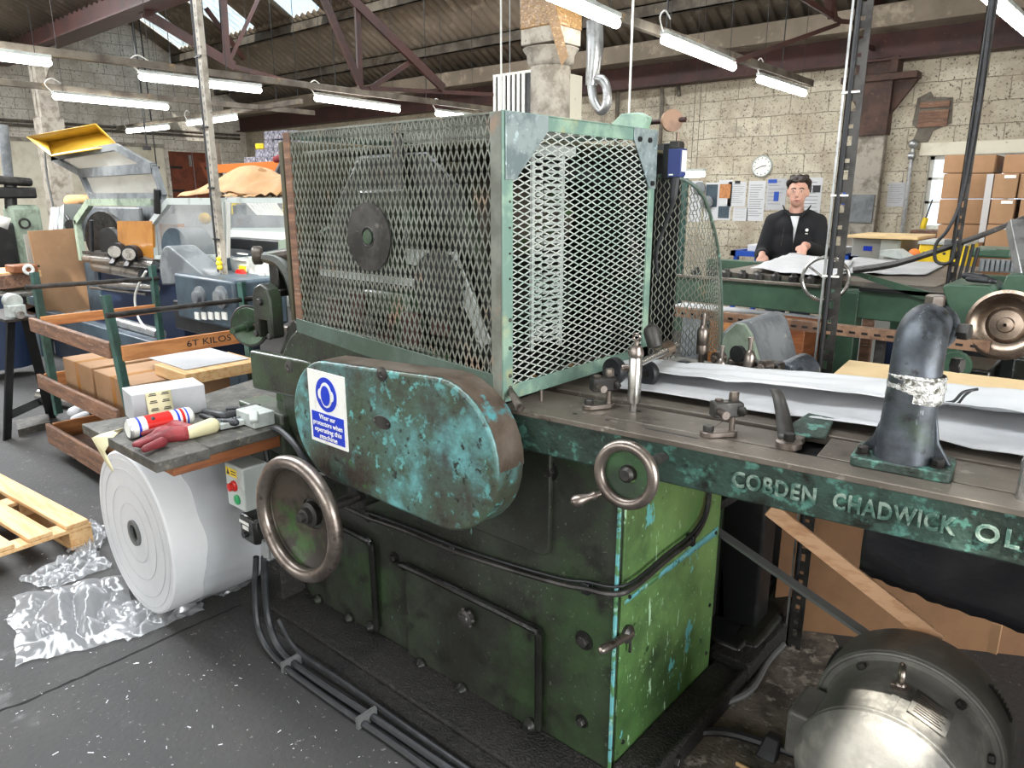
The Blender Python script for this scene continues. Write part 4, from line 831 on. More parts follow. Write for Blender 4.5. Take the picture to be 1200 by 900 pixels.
# strap bracket on the bed
q = P(924, 524, z=1.08)
stp = pt('spring_strap', MB().add([], []) if False else MB().grid(lambda u, v: (lambda t, w_: (q.x-.0-.13*t*.75, q.y+.03+.19*t, 1.094+.055*math.sin(min(1, t*1.15)*PI*.62)))(u, v) if False else tuple(Vector((q.x-.005-.11*u, q.y+.0+.20*u, 1.098+.05*math.sin(u*PI*.55)))+Vector((.87, .48, 0))*(v-.5)*(.036-.012*u)), 16, 2), 'darksteel', solid=.003)
obj('strap_foot', MB().lathe([(.027, 0), (.027, .012), (.022, .014)], q+Vector((0, 0, .001)), (0, 0, 1), 28), 'worn', stp); obj('strap_bolt', MB().hexnut(q+Vector((0, 0, .015)), (0, 0, 1), .012, .016), 'darksteel', stp)
# --- cast elbow arm
EB = Vector((-.305, 1.535, 1.08))
def roundrect(cx, cy, hx, hy, r, z, ang=0, n=5):
    out = []
    for sx_, sy_, a0 in ((1, 1, 0), (-1, 1, 90), (-1, -1, 180), (1, -1, 270)):
        for i in range(n+1):
            t = math.radians(a0+90*i/n); x = sx_*(hx-r)+r*math.cos(t); y = sy_*(hy-r)+r*math.sin(t)
            out.append((cx+x*math.cos(ang)-y*math.sin(ang), cy+x*math.sin(ang)+y*math.cos(ang), z))
    return out
RA = math.atan2(E1.y, E1.x)
arm = pt('cast_arm', MB().prism(roundrect(EB.x, EB.y, .088, .058, .012, 1.08, RA), (0, 0, .02)), 'rail', .003, label='bent cast iron pipe arm with a silver wrapped repair')
obj('pipe', MB().tube([EB+Vector((0, 0, .015)), EB+Vector((0, 0, .09)), EB+Vector((.0, .002, .16)), EB+Vector((-.002, .014, .215)), EB+Vector((-.006, .045, .258)), EB+Vector((-.008, .09, .272)), EB+Vector((-.006, .13, .262))],
    [.056, .049, .046, .046, .046, .043, .040], seg=28, sub=6), 'elbow', arm)
obj('fin', MB().prism([EB+Vector((-.04, -.004, .02)), EB+Vector((-.082, -.004, .02)), EB+Vector((-.06, -.004, .05)), EB+Vector((-.046, -.004, .1))], (0, .012, 0)), 'elbow', arm, bevel=.003)
obj('fin', MB().prism([EB+Vector((.04, -.004, .02)), EB+Vector((.084, -.004, .02)), EB+Vector((.058, -.004, .06)), EB+Vector((.044, -.004, .13))], (0, .012, 0)), 'elbow', arm, bevel=.003)
for dx in (-.066, .066):
    v = EB+E1*dx+Vector((0, -.028, .02)); obj('flange_bolt', MB().cyl(v, v+Vector((0, 0, .003)), .014).hexnut(v+Vector((0, 0, .003)), (0, 0, 1), .0115, .013), 'darksteel', arm)
obj('repair_wrap', MB().lathe([(.0485, .135), (.0515, .14), (.0505, .155), (.052, .165), (.0495, .178), (.0515, .185), (.0485, .19)], EB, (.02, .04, 1), 28, close=False), 'weld', arm)
fe = EB+Vector((-.006, .125, .262)); fd = Vector((.1, .9, -.3)).normalized()
obj('end_flange', MB().lathe([(.043, -.012), (.05, -.010), (.05, .006), (.04, .008)], fe, fd, 24), 'elbow', arm, bevel=.002)
obj('clamp_nut', MB().hexnut(fe+Vector((0, -.01, .045)), (0, 0, 1), .019, .022), 'worn', arm); obj('clamp_nut', MB().hexnut(fe+Vector((.05, -.01, 0)), (1, -.2, 0), .017, .02), 'darksteel', arm); obj('clamp_nut', MB().hexnut(fe+Vector((.045, 0, -.07)), (1, -.2, 0), .016, .02), 'darksteel', arm)
m = MB()
# right hand bright block at the frame's edge
q = P(1193, 583, z=1.08); br = pt('bright_block', MB().lathe([(.017, 0), (.017, .07), (.013, .082), (.006, .084), (.006, .092)], (q.x+.012, q.y+.0, 1.08), (0, 0, 1), 20), 'chrome')
obj('block_collar', MB().cyl((q.x+.02, q.y-.012, 1.14), (q.x+.02, q.y-.026, 1.14), .012), 'darksteel', br)
# slotted front lamp: knob at the far left of the cage base
pt('cage_bolt', MB().cyl(P(634, 470, z=1.08), P(634, 470, z=1.08)+Vector((0, 0, .03)), .005), 'worn')
pt('bed_support', MB().box((.35, 1.55, 0), (.5, 2.0, 1.03)), 'bodydark', .01)
# ================================================================ RIGHT HAND SIDE AND BACKGROUND
# --- white paper web lying on the press bed
def web(name, s0, s1, o0, o1, zf, m, label, cat, nu=60, nv=16, grp=None, th=.0015, par=None):
    g = MB().grid(lambda u, v: R3(s0+(s1-s0)*u, o0(u)+(o1(u)-o0(u))*v, zf(u, v)), nu, nv)
    return single(name, g, m, label, cat, grp, solid=th, smooth=60)
nz3 = lambda x, y, z=0: noise.noise(Vector((x, y, z)))
web('paper_web', .02, TS+.1, lambda u: .285-.04*u+.01*math.sin(u*7), lambda u: .62+.32*u, lambda u, v: 1.087+.03*v*u+.022*abs(nz3(u*4, v*9))+.016*u*max(0, math.sin(v*11+u*3))+.008*abs(nz3(u*14, v*5, 2)), 'greypaper', 'wide creased sheet of white tissue paper spread over the press bed', 'paper')
web('paper_strip', -.05, TS+.1, lambda u: .40+.05*u, lambda u: .52+.33*u, lambda u, v: 1.116+.045*u+.014*u*math.sin(v*8+u*5)+.012*nz3(u*7, v*5, 3)+.006*nz3(u*25, v*6, 5), 'white', 'upper fold of white paper lying on top of the tissue sheet', 'paper')
# --- board behind it on trestles
bt = thing('board_table', (-.1, 2.55, 0), 'pale fibreboard sheet lying on a stand behind the paper', 'board')
b0 = P(995, 422, z=1.06); b1 = P(962, 455, z=1.06)
obj('board', MB().prism([(b1.x, b1.y-.1, 1.045), (.9, b1.y+.02, 1.045), (.9, b0.y+.17, 1.045), (b0.x, b0.y, 1.045)], (0, 0, .016)), 'mdf', bt, bevel=.002)
for x, y in ((-.58, 2.74), (.8, 2.74)): obj('leg', MB().box((x-.02, y-.02, 0), (x+.02, y+.02, 1.045)), 'darksteel', bt)
obj('leg', MB().box((.78, 2.3, 0), (.82, 2.34, 1.045)), 'darksteel', bt)
tw = thing('twisted_wire', P(1045, 462, z=1.17), 'black twisted wire end sticking out over the white paper', 'wire')
obj('strand', MB().tube([P(1108, 472, y=1.9), P(1118, 470, y=1.9), P(1128, 460, y=1.9), P(1140, 457, y=1.92), P(1146, 456, y=1.92)], .0035, sub=4), 'black', tw); obj('strand', MB().tube([P(1110, 474, y=1.905), P(1122, 473, y=1.9), P(1130, 464, y=1.9), P(1138, 458, y=1.92)], .003, sub=4), 'black', tw)
# --- slotted steel posts
def slot_post(X, Y, z0, z1, w_, label, m1='greysteel', light=False, cab=True):
    t = thing('slotted_post', (X, Y, z0), label, 'post', None)
    mb = MB(); th = .003
    # face towards -Y with holes: built as strips between the holes
    def face(along, nrm, mb):
        step = .05; n = int((z1-z0)/step)
        a = Vector(along); 
        def q(a0, a1, za, zb): 
            p = [Vector((X, Y, 0))+a*a0, Vector((X, Y, 0))+a*a1]; nn = Vector(nrm)*th
            vs = [Vector((v.x, v.y, z))+k for z in (za, zb) for v, k in ((p[0], nn*0), (p[1], nn*0), (p[1], nn), (p[0], nn))]
            mb.add(vs, [(0,3,2,1),(4,5,6,7),(0,1,5,4),(1,2,6,5),(2,3,7,6),(3,0,4,7)])
        q(0, w_*.36, z0, z1); q(w_*.64, w_, z0, z1)
        for i in range(n):
            z = z0+i*step; hl = .028 if i % 2 else .012
            q(w_*.36, w_*.64, z+hl, z+step)
    face((1, 0, 0), (0, 1, 0), mb); face((0, 1, 0), (1, 0, 0), mb)
    obj('angle', mb, m1, t, smooth=0)
    if cab: obj('cable_run', MB().tube([(X+.012, Y-.006, z0+.3), (X+.013, Y-.007, (z0+z1)/2), (X+.012, Y-.006, z1)], .006, sub=3), 'black', t)
    return t
slot_post(-.775, 2.43, 0, 3.9, .05, 'tall perforated steel upright standing just behind the paper web', 'darksteel')
for z in (1.35, 1.6, 1.9): obj('cable_tie', MB().box((-.785, 2.42, z), (-.735, 2.43, z+.006)), 'signwhite', bpy.data.objects['slotted_post'])
pc = obj('rear_channel', MB().box((-.786, 2.43, 0), (-.779, 2.434, 3.9)), 'galv', bpy.data.objects['slotted_post'])
slot_post(-.72, 4.0, 0, 3.9, .04, 'thin perforated upright in front of the stacked cartons', 'darksteel')
m = MB().tube([(-.70, 3.99, 2.45), (-.69, 3.98, 2.0), (-.705, 3.99, 1.6), (-.74, 3.98, 1.45), (-.78, 3.98, 1.38), (-.77, 3.98, 1.3), (-.71, 3.98, 1.3), (-.70, 3.99, 1.4)], .008, sub=5); obj('looped_cable', m, 'black', bpy.data.objects['slotted_post.001'])
# --- under the table: cardboard, black sheet, batten, strap
CA = Vector((-.861, 2.512, 0)); CBv = Vector((-.191, 2.881, 0))
dirc = (CBv-CA).normalized()
cbp = [CA+Vector((0, 0, .0)), CA+Vector((0, 0, .95)), CA+dirc*1.0+Vector((0, 0, .95)), CA+dirc*1.0+Vector((0, 0, .0)), CA+dirc*.42+Vector((0, 0, -.0))]
single('cardboard_sheet', MB().prism(cbp, Vector((-dirc.y, dirc.x, 0))*.008), 'card2', 'large brown cardboard sheet leaning under the lettered rail', 'cardboard', smooth=0)
q = P(1168, 768, z=0); single('cardboard_box', MB().box((q.x-.10, q.y, 0), (q.x, q.y+.28, .12)), 'card', 'small open cardboard piece on the floor beside the brown sheet', 'cardboard', bevel=.003)
g = MB().grid(lambda u, v: (-.47+1.3*u, 2.02+.015*nz3(u*9, v*4)-.03*v, (.575-.06*u)+(1.03-.575+.06*u)*v+(0 if v > .05 else .012*nz3(u*40, 2))), 90, 14)
single('black_plastic_sheet', g, 'sheet', 'creased black plastic sheet hanging below the table rail', 'sheet', solid=.002, smooth=70)
m = MB(); m.bar(P(902, 596, y=1.9), P(1100, 752, y=2.0), .012, .045); single('wood_batten', m, 'batten', 'long pale wooden batten propped diagonally under the table', 'batten', bevel=.002)
m = MB(); m.bar(P(826, 612, y=2.12), P(1042, 762, y=1.98), .01, .035, (0, 1, 0)); single('drive_belt', m, 'cable', 'flat grey drive belt running down from the press to the motor', 'belt')
m = MB(); m.bar(P(826, 600, y=2.12), P(868, 575, y=2.3), .03, .03, (0, 0, 1)); obj('brace', m, 'darksteel', press)
# --- electric motor on the floor
MC = Vector((-.275, 1.9, .275))
mo = thing('electric_motor', (MC.x, MC.y-.2, 0), 'big dusty grey electric motor on the floor below the lettered rail', 'motor')
ax = Vector((.0, 1, 0))
obj('fan_cowl', MB().lathe([(.06, .10), (.185, .10), (.212, .085), (.222, .06), (.222, -.06), (.214, -.068), (.205, -.07)], MC, ax, 64), 'motor', mo, bevel=.002)
obj('cowl_lip', MB().torus(MC+ax*-.066, ax, .214, .006, 64, 8), 'motor', mo)
obj('casing', MB().lathe([(.205, -.06), (.193, -.075), (.188, -.10), (.184, -.27), (.19, -.275), (.19, -.30), (.165, -.33), (.12, -.37), (.05, -.38), (.045, -.44)], MC, ax, 64), 'motor', mo)
for i in range(5): t = math.radians(70+i*24-70); obj('casing_rib', MB().torus(MC+ax*(-.285-.012*i), ax, .188-.012*i, .004, 48, 6), 'motor', mo)
for t0 in (25, 150):
    m = MB()
    for k_ in range(8):
        t = math.radians(t0+k_*3); 
        p = MC+Vector((math.cos(t)*.2225, .03, math.sin(t)*.2225)); m.box(p-Vector((.006, .004, .006)), p+Vector((.006, .004, .006)))
    obj('cowl_slot', m, 'blackmetal', mo)
def on_case(deg, yy, r): t = math.radians(deg); return MC+Vector((math.cos(t)*r, yy, math.sin(t)*r)), Vector((math.cos(t), 0, math.sin(t)))
for dg in (55, 125, 15): 
    p, n_ = on_case(dg, -.09, .188); obj('casing_bolt', MB().hexnut(p, n_, .012, .014), 'darksteel', mo)
p, n_ = on_case(92, -.16, .183); ey = obj('lifting_eye', MB().lathe([(.022, 0), (.022, .01), (.014, .014), (.01, .022)], p, n_, 20).torus(p+n_*.042, (1, .3, 0), .02, .007, 28, 10), 'worn', mo)
p, n_ = on_case(92, -.2, .183); obj('eye_rib', MB().bar(p+Vector((0, .0, .002)), p+Vector((0, -.1, .0)), .016, .01), 'motor', mo)
p, n_ = on_case(70, -.19, .188); tv = Vector((-n_.z, 0, n_.x)); np_ = MB(); 
np_.add([p-tv*.045-Vector((0, .05, 0)), p+tv*.04-Vector((0, .05, 0)), p+tv*.04+Vector((0, .045, 0)), p-tv*.045+Vector((0, .045, 0))], [(0, 1, 2, 3)]); pl_ = obj('nameplate', np_, 'motor', mo, solid=.004, label='raised metal data plate')
m = MB()
for i in range(9): a_ = p+n_*.003+Vector((0, -.04+.009*i, 0)); m.bar(a_-tv*(.035-.006*(i % 3)), a_+tv*.03, .002, .002, n_)
obj('plate_lettering', m, 'worn', pl_)
obj('foot', MB().box((MC.x-.2, MC.y-.28, 0), (MC.x-.12, MC.y-.1, .03)).box((MC.x-.17, MC.y-.28, 0), (MC.x-.14, MC.y-.1, .16)), 'motor', mo, bevel=.004)
obj('foot', MB().box((MC.x+.12, MC.y-.28, 0), (MC.x+.2, MC.y-.1, .03)).box((MC.x+.14, MC.y-.28, 0), (MC.x+.17, MC.y-.1, .16)), 'motor', mo, bevel=.004)
obj('terminal_box', MB().box((MC.x-.235, MC.y-.24, .2), (MC.x-.17, MC.y-.1, .33)), 'motor', mo, bevel=.01)
# --- cables on the floor
def cable(nm, pts, r, label, m='black', par=None, sub_=5): return single(nm, MB().tube(pts, r, sub=sub_), m, label, 'cable')
f0 = [P(300, 655, y=1.2), P(302, 700, y=1.18), P(318, 745, y=1.16)]
cable('power_cable', [Vector((-2.20, 1.19, .36)), Vector((-2.215, 1.19, .25)), Vector((-2.20, 1.185, .1)), Vector((-2.10, 1.17, .03)), Vector((-1.9, 1.17, .016)), Vector((-1.5, 1.185, .014)), Vector((-1.0, 1.19, .014)), Vector((-.5, 1.17, .014))], .013, 'thick black cable dropping from the switch boxes and beside the press base')
cable('power_cable', [Vector((-2.24, 1.18, .35)), Vector((-2.255, 1.17, .2)), Vector((-2.22, 1.155, .07)), Vector((-2.08, 1.14, .02)), Vector((-1.8, 1.14, .013)), Vector((-1.4, 1.15, .013)), Vector((-.9, 1.145, .013)), Vector((-.5, 1.13, .013))], .011, 'black cable beside the thick one, lying nearest the open grey floor')
cable('thin_power_cable', [Vector((-2.16, 1.2, .12)), Vector((-2.05, 1.2, .045)), Vector((-1.8, 1.21, .035)), Vector((-1.4, 1.212, .03)), Vector((-.9, 1.215, .03))], .008, 'thin black cable resting on the edge of the oily base step')
for x in (-2.04, -1.62): single('cable_tie', MB().box((x, 1.125, .0), (x+.012, 1.2, .04)), 'cable', 'pale cable tie round the floor cables near the ' + ('handwheel' if x < -2 else 'centre door'), 'cable tie')
cable('grey_floor_cable', [P(800, 835, z=.02), P(845, 825, z=.02), P(880, 808, z=.03), P(900, 775, z=.03), P(918, 755, z=.02)], .011, 'grey cable curling over the dusty floor to the steel upright', 'cable')
cable('black_floor_cable', [P(808, 858, z=.02), P(850, 858, z=.02), P(900, 872, z=.02), P(960, 893, z=.02)], .014, 'black cable pair lying on the dusty floor towards the motor')
q = P(900, 885, z=0); single('duct_clip', MB().prism([(q.x-.03, q.y-.03, 0), (q.x+.03, q.y-.03, 0), (q.x+.025, q.y+.02, .05), (q.x-.02, q.y+.02, .05)], (0, .03, 0)), 'black', 'black rubber cable block on the floor left of the motor', 'block', bevel=.006)
single('wood_scrap', MB().box(P(862, 897, z=0), P(880, 905, z=0)+Vector((0, 0, .012))), 'wood', 'small wooden scrap on the dusty floor at the bottom edge', 'wood')
# dusty screed patch behind and right of the press
pm = MB(); ring = [P(*p, z=.001) for p in ((790, 900), (850, 770), (880, 730), (925, 700), (960, 720), (1010, 800), (970, 850), (950, 900))]; pm.v += ring; pm.f.append(tuple(range(len(ring))))
struct('trim_24', pm, 'dust')
# --- green guard drum and other machine parts behind the web
gdm = thing('drum_guard', (-1.1, 2.75, 0), 'pale green arched drum guard behind the feeder wheels', 'guard')
gy = 2.6; cx0 = P(858, 420, y=gy)
arch = [P(*p, y=gy) for p in ((840, 470), (840, 440), (842, 410), (850, 390), (862, 379), (872, 380), (880, 392), (888, 420), (896, 450), (898, 470))]
obj('end_plate', MB().prism(arch, (0, .02, 0)), 'palegreen', gdm, bevel=.003)
obj('arched_cover', MB().prism([p+Vector((-.02, .02, -.002)) for p in arch], (-.0, .4, 0)), 'greymach', gdm, bevel=.01)
obj('support', MB().box((arch[0].x, gy, 0), (arch[-1].x, gy+.4, arch[0].z+.01)), 'blackmetal', gdm)
# --- green table machine in the middle distance
gm = thing('green_table_machine', (-1.4, 4.3, 0), 'long green flat bed machine with handwheel, in front of the working man', 'machine')
o_ = lambda n, mb, m_, **k: obj(n, mb, m_, gm, **k)
o_('front_beam', MB().box((-2.6, 4.0, .985), (-.62, 4.08, 1.13)), 'machgreen', bevel=.006)
o_('rear_beam', MB().box((-2.6, 5.3, .985), (-.62, 5.38, 1.13)), 'machgreen', bevel=.006)
o_('lower_rail', MB().box((-2.6, 4.02, .79), (-1.15, 4.07, .88)), 'machgreen', bevel=.004)
o_('leg', MB().box((-1.24, 3.99, 0), (-1.10, 4.1, 1.12)), 'machgreen', bevel=.006); o_('leg', MB().box((-2.6, 3.99, 0), (-2.48, 4.1, 1.12)), 'machgreen', bevel=.006)
o_('leg', MB().box((-1.24, 5.28, 0), (-1.10, 5.38, 1.12)), 'machgreen', bevel=.006); o_('leg', MB().box((-.70, 3.99, 0), (-.62, 4.1, .99)), 'machgreen', bevel=.006)
o_('sloping_plate', MB().prism([P(995, 320, y=3.98), P(1010, 320, y=3.98), P(1105, 347, y=3.98), P(1100, 352, y=3.98), P(1080, 351, y=3.98)], (0, .02, 0)), 'machgreen')
o_('paper_shelf', MB().box((-2.3, 4.0, .90), (-1.3, 4.4, .915)), 'white'); o_('bed_bar', MB().box((-2.2, 3.98, 1.13), (-1.3, 4.03, 1.142)), 'bed')
for k_ in range(9): x = -2.1+.1*k_; m = MB().lathe([(.03, 0), (.03, .03), (.015, .04), (.015, .05)], (x, 4.15, 1.13), (0, 0, 1), 12); o_('feed_roller', m, 'darksteel')
hwc = P(967, 327, y=3.8)
hw_ = obj('handwheel', MB().torus(hwc, (.25, -1, 0), .108, .009, 48, 10), 'chrome', gm)
m = MB()
for k_ in range(3): t = k_*2*PI/3+.5; m.tube([hwc, hwc+Vector((math.cos(t)*.108, .02, math.sin(t)*.108))], .006, sub=1)
obj('spoke', m, 'chrome', hw_); obj('wheel_shaft', MB().cyl(hwc, hwc+Vector((0, .25, 0)), .012), 'darksteel', hw_)
o_('end_casting', MB().prism([P(1104, 337, y=3.5), P(1108, 333, y=3.5), P(1158, 335, y=3.5), P(1165, 342, y=3.5), P(1160, 386, y=3.5), P(1118, 382, y=3.5)], (0, .3, 0)), 'machgreen', bevel=.006)
o_('end_casting', MB().prism([P(1172, 340, y=3.6), P(1180, 322, y=3.6), P(1215, 322, y=3.6), P(1215, 390, y=3.6), P(1170, 385, y=3.6)], (0, .3, 0)), 'machgreen', bevel=.006)
o_('casting_leg', MB().box((-.62, 3.5, 0), (-.42, 3.8, .9)), 'bodydark', bevel=.01); o_('casting_leg', MB().box((-.36, 3.6, 0), (-.1, 3.9, .95)), 'bodydark', bevel=.01)
o_('gear_cover', MB().cyl(P(1118, 430, y=3.45), P(1118, 430, y=3.45)+Vector((0, .05, 0)), .06), 'machgreen'); 
bw_ = P(1177, 381, y=3.2)
bowl = obj('polished_bowl_wheel', MB().lathe([(.118, -.03), (.128, -.02), (.13, -.005), (.118, .0), (.112, -.012), (.09, -.03), (.07, -.034), (.055, -.02), (.03, -.018), (.026, -.01), (.006, -.008)], bw_, (-.1, -1, .12), 48, close=False), 'brass', gm)
obj('bowl_shaft', MB().cyl(bw_+Vector((0, .03, 0)), bw_+Vector((0, .35, 0)), .02), 'darksteel', bowl)
o_('square_column', MB().bar(P(1190, 262, y=3.9), P(1204, 330, y=3.7), .06, .06), 'galv', bevel=.004)
o_('long_bar', MB().tube([P(1000, 317, y=3.95), P(1050, 309, y=3.97), P(1110, 290, y=4.0), P(1160, 272, y=4.05), P(1200, 255, y=4.1)], [.018, .016, .014, .012, .010], sub=3), 'darksteel')
o_('dark_plate', MB().box((-1.1, 3.98, 1.13), (-.45, 4.3, 1.15)), 'blackmetal'); o_('green_hopper', pbox(1135, 292, 1185, 302, 4.4, .3), 'machgreen', bevel=.01)
o_('ribbed_plate', (lambda mb: [pbox(1149+6*i, 305, 1153+6*i, 318, 4.05, .03, mb) for i in range(7)] and pbox(1147, 304, 1188, 319, 4.07, .02, mb))(MB()), 'greymach')
m = MB()
for p_ in ((1120, 300), (1126, 302), (1133, 300), (1139, 304)): q = P(*p_, y=4.3); m.cyl((q.x, q.y, 1.13), (q.x+.02, q.y, q.z+.06), .008, seg=8)
o_('lever', m, 'blackmetal')
single('black_cloth', blob('black_cloth', [ell(P(1140, 324, y=3.6), (.05, .04, .016)), ell(P(1155, 328, y=3.6), (.05, .04, .014)), ell(P(1166, 331, y=3.6), (.03, .04, .012))], 'black', None, .008).data and MB().box((0, 0, -1), (.001, .001, -.999)), 'black', None, None) if False else None
bc = blob('black_glove', [cap(P(1131, 323, y=3.55), P(1150, 326, y=3.55), .016, .02), cap(P(1150, 326, y=3.55), P(1166, 330, y=3.55), .02, .012), cap(P(1134, 327, y=3.5), P(1158, 329, y=3.5), .012, .014)], 'black', None, .006, loc=tuple(P(1150, 330, y=3.55)))
tag(bc, 'crumpled black glove on the green casting beside the bowl wheel', 'glove')
# slotted steel shelf rail with crates under
sr = thing('slotted_rail_stand', (-1.1, 3.1, 0), 'rusty slotted steel rail stand in front of the green machine', 'stand')
z1 = 1.068; ra_ = MB(); y_ = 3.2
ra_.box((-2.1, y_, z1), (-.40, y_+.04, z1+.004)); 
for x in range(26): pass
ra_.box((-2.1, y_, z1-.04), (-.40, y_+.003, z1)); obj('slotted_rail', ra_, 'rust', sr)
m = MB()
for k_ in range(34): x = -2.08+.049*k_; m.box((x, y_-.0005, z1-.026), (x+.025, y_+.0005, z1-.016)); m.box((x, y_+.012, z1+.0036), (x+.025, y_+.022, z1+.0046))
obj('slot', m, 'blackmetal', sr)
for x in (-1.95, -.8): obj('leg', MB().box((x, y_+.01, 0), (x+.035, y_+.045, z1)), 'darksteel', sr)
single('wooden_crate', pbox(888, 380, 942, 428, 3.75, .4).box((0,0,0),(0,0,0)) if False else MB().box((P(888, 400, y=3.75).x, 3.75, 0), (P(942, 400, y=3.75).x, 4.0, P(915, 378, y=3.75).z)), 'crate', 'brown wooden cupboard under the green machine with a pale paint mark', 'cupboard', bevel=.004)
q = P(908, 388, y=3.74); single('paint_mark', MB().torus((q.x, 3.748, q.z), (0, 1, 0), .02, .003, 20, 5), 'signwhite', 'pale scribbled loop mark on the front of the brown cupboard', 'mark')
single('plywood_panel', MB().box((P(832, 380, y=3.9).x, 3.9, .4), (P(862, 380, y=3.9).x, 3.93, .93)), 'orangewood', 'orange plywood panel below the rusty rail beside the drum guard', 'panel')
single('concrete_block', MB().box((P(808, 380, y=3.9).x, 3.8, 0), (P(829, 380, y=3.9).x, 3.95, .96)), 'greymach', 'grey block left of the orange plywood panel', 'block', bevel=.01)
single('carton_strip', MB().box((P(893, 425, y=3.6).x, 3.5, .0), (P(940, 425, y=3.6).x, 3.7, P(905, 416, y=3.6).z)), 'card2', 'low brown carton standing before the wooden cupboard', 'carton', bevel=.004)
single('plank_upright', MB().box((P(1008, 400, y=4.3).x, 4.3, 0), (P(1020, 400, y=4.3).x, 4.34, .95)), 'oldwood', 'reddish plank standing between the green machine legs', 'plank')
single('blue_crate', MB().box((P(1040, 385, y=4.4).x, 4.4, .3), (P(1098, 385, y=4.4).x, 4.7, .86)), 'bluepaint', 'dark blue crate on the shelf beyond the cast elbow', 'crate', bevel=.01)
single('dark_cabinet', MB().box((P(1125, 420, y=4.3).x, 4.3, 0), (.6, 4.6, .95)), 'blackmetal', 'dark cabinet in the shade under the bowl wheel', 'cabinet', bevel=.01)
single('red_box', MB().box((P(1038, 405, y=4.35).x, 4.35, .1), (P(1070, 405, y=4.35).x, 4.5, .62)), 'crate', 'reddish box below the dark blue crate', 'box', bevel=.01)
# white work sheets the man is handling
g = MB(); c4 = [P(880, 317, z=1.165), P(985, 329, z=1.165), P(1000, 308, z=1.165), P(925, 299, z=1.165)]
g.grid(lambda u, v: (c4[0]*(1-u)*(1-v)+c4[1]*u*(1-v)+c4[2]*u*v+c4[3]*(1-u)*v)+Vector((0, 0, .015+.012*nz3(u*4, v*5))), 20, 14); single('large_paper_sheet', g, 'white', 'large white paper sheet under the hands of the man', 'paper', solid=.003, smooth=60)
c5 = [P(985, 322, z=1.16), P(1085, 323, z=1.16), P(1110, 310, z=1.16), P(1000, 303, z=1.16)]
g = MB().grid(lambda u, v: (c5[0]*(1-u)*(1-v)+c5[1]*u*(1-v)+c5[2]*u*v+c5[3]*(1-u)*v)+Vector((0, 0, .008+.01*nz3(u*4, v*5, 4))), 20, 10); single('large_paper_sheet', g, 'greypaper', 'second white paper sheet lying towards the yellow machine', 'paper', solid=.003, smooth=60)
single('work_surface', MB().box((-2.0, 4.2, 1.13), (-.8, 5.6, 1.155)), 'bed', 'flat work surface carrying the white paper sheets', 'table top')

# --- the man
HP = Vector((-2.19, 5.98, 0)); fw_ = Vector((.30, -.954, 0)).normalized(); rt = Vector((-fw_.y, fw_.x, 0))
T = lambda a, b_, z: HP + rt*a + fw_*b_ + Vector((0, 0, z))
man = thing('person', HP, 'dark haired man in a black zip jacket standing at the paper sheets', 'person')
hc = T(.0, .04, 1.63)
def ellT(a, b_, z, ra, rb, rz):
    def f(mb):
        n = len(mb.v); mb.ball((0, 0, 0), 1, 20, 14)
        for i in range(n, len(mb.v)): v = mb.v[i]; mb.v[i] = T(a, b_, z)+rt*v.x*ra+fw_*v.y*rb+Vector((0, 0, v.z*rz))
    return f
body = [ellT(0, .035, 1.645, .073, .092, .10), ellT(0, .055, 1.585, .058, .072, .068), ellT(0, .08, 1.548, .03, .03, .026), cap(T(0, .01, 1.56), T(0, -.01, 1.43), .052, .06),
    cap(T(0, .128, 1.635), T(0, .138, 1.605), .009, .014), ellT(-.028, .118, 1.648, .018, .012, .008), ellT(.028, .118, 1.648, .018, .012, .008), ellT(0, .118, 1.572, .022, .014, .007), ellT(0, .118, 1.562, .019, .013, .006),
    ellT(-.076, .03, 1.625, .01, .018, .03), ellT(.076, .03, 1.625, .01, .018, .03),
    ellT(0, -.01, 1.3, .17, .105, .2), ellT(0, 0, 1.12, .15, .10, .18), ellT(0, 0, .97, .16, .11, .14),
    cap(T(-.085, 0, .92), T(-.10, .02, .50), .085, .058), cap(T(-.10, .02, .50), T(-.10, -.01, .1), .056, .04), cap(T(.085, 0, .92), T(.11, .03, .50), .085, .058), cap(T(.11, .03, .50), T(.12, 0, .1), .056, .04)]
sl, slr = T(-.165, -.01, 1.40), T(.165, .0, 1.40); el, elr = T(-.235, .0, 1.14), T(.215, .06, 1.16); wl, wr_ = T(-.245, .27, 1.20), T(.16, .3, 1.215)
wl = P(893, 298, y=5.72); wr_ = P(943, 287, y=5.75)
body += [cap(sl, el, .052, .042), cap(el, wl, .04, .027), cap(slr, elr, .052, .042), cap(elr, wr_, .04, .027)]
def hand(w, d, side, hshapes):
    d = Vector(d).normalized(); s_ = d.cross(Vector((0, 0, 1))).normalized()*side
    pc_ = w+d*.045; hshapes.append(cap(w, pc_, .024, .026)); hshapes.append(cap(pc_-s_*.014, pc_+s_*.016+d*.02, .02, .018))
    for k_, (off, ln) in enumerate(((-.03, .062), (-.010, .072), (.010, .066), (.028, .052))):
        b0_ = pc_+s_*off+d*.025; m1 = b0_+d*ln*.55+Vector((0, 0, -.004)); e1 = m1+d*ln*.42+Vector((0, 0, -.022)); hshapes.append(cap(b0_, m1, .009, .0085)); hshapes.append(cap(m1, e1, .0085, .007))
    th0 = w+d*.02-s_*.02; th1 = th0-s_*.028+d*.03; hshapes.append(cap(th0, th1, .012, .010)); hshapes.append(cap(th1, th1+d*.028+Vector((0, 0, -.008)), .010, .008))
hand(wl, fw_*.8+Vector((0, 0, -.45)), 1, body); hand(wr_, fw_*.85-rt*.1+Vector((0, 0, -.35)), -1, body)
bd = blob('body', body, 'skin', man, .0075, 2)
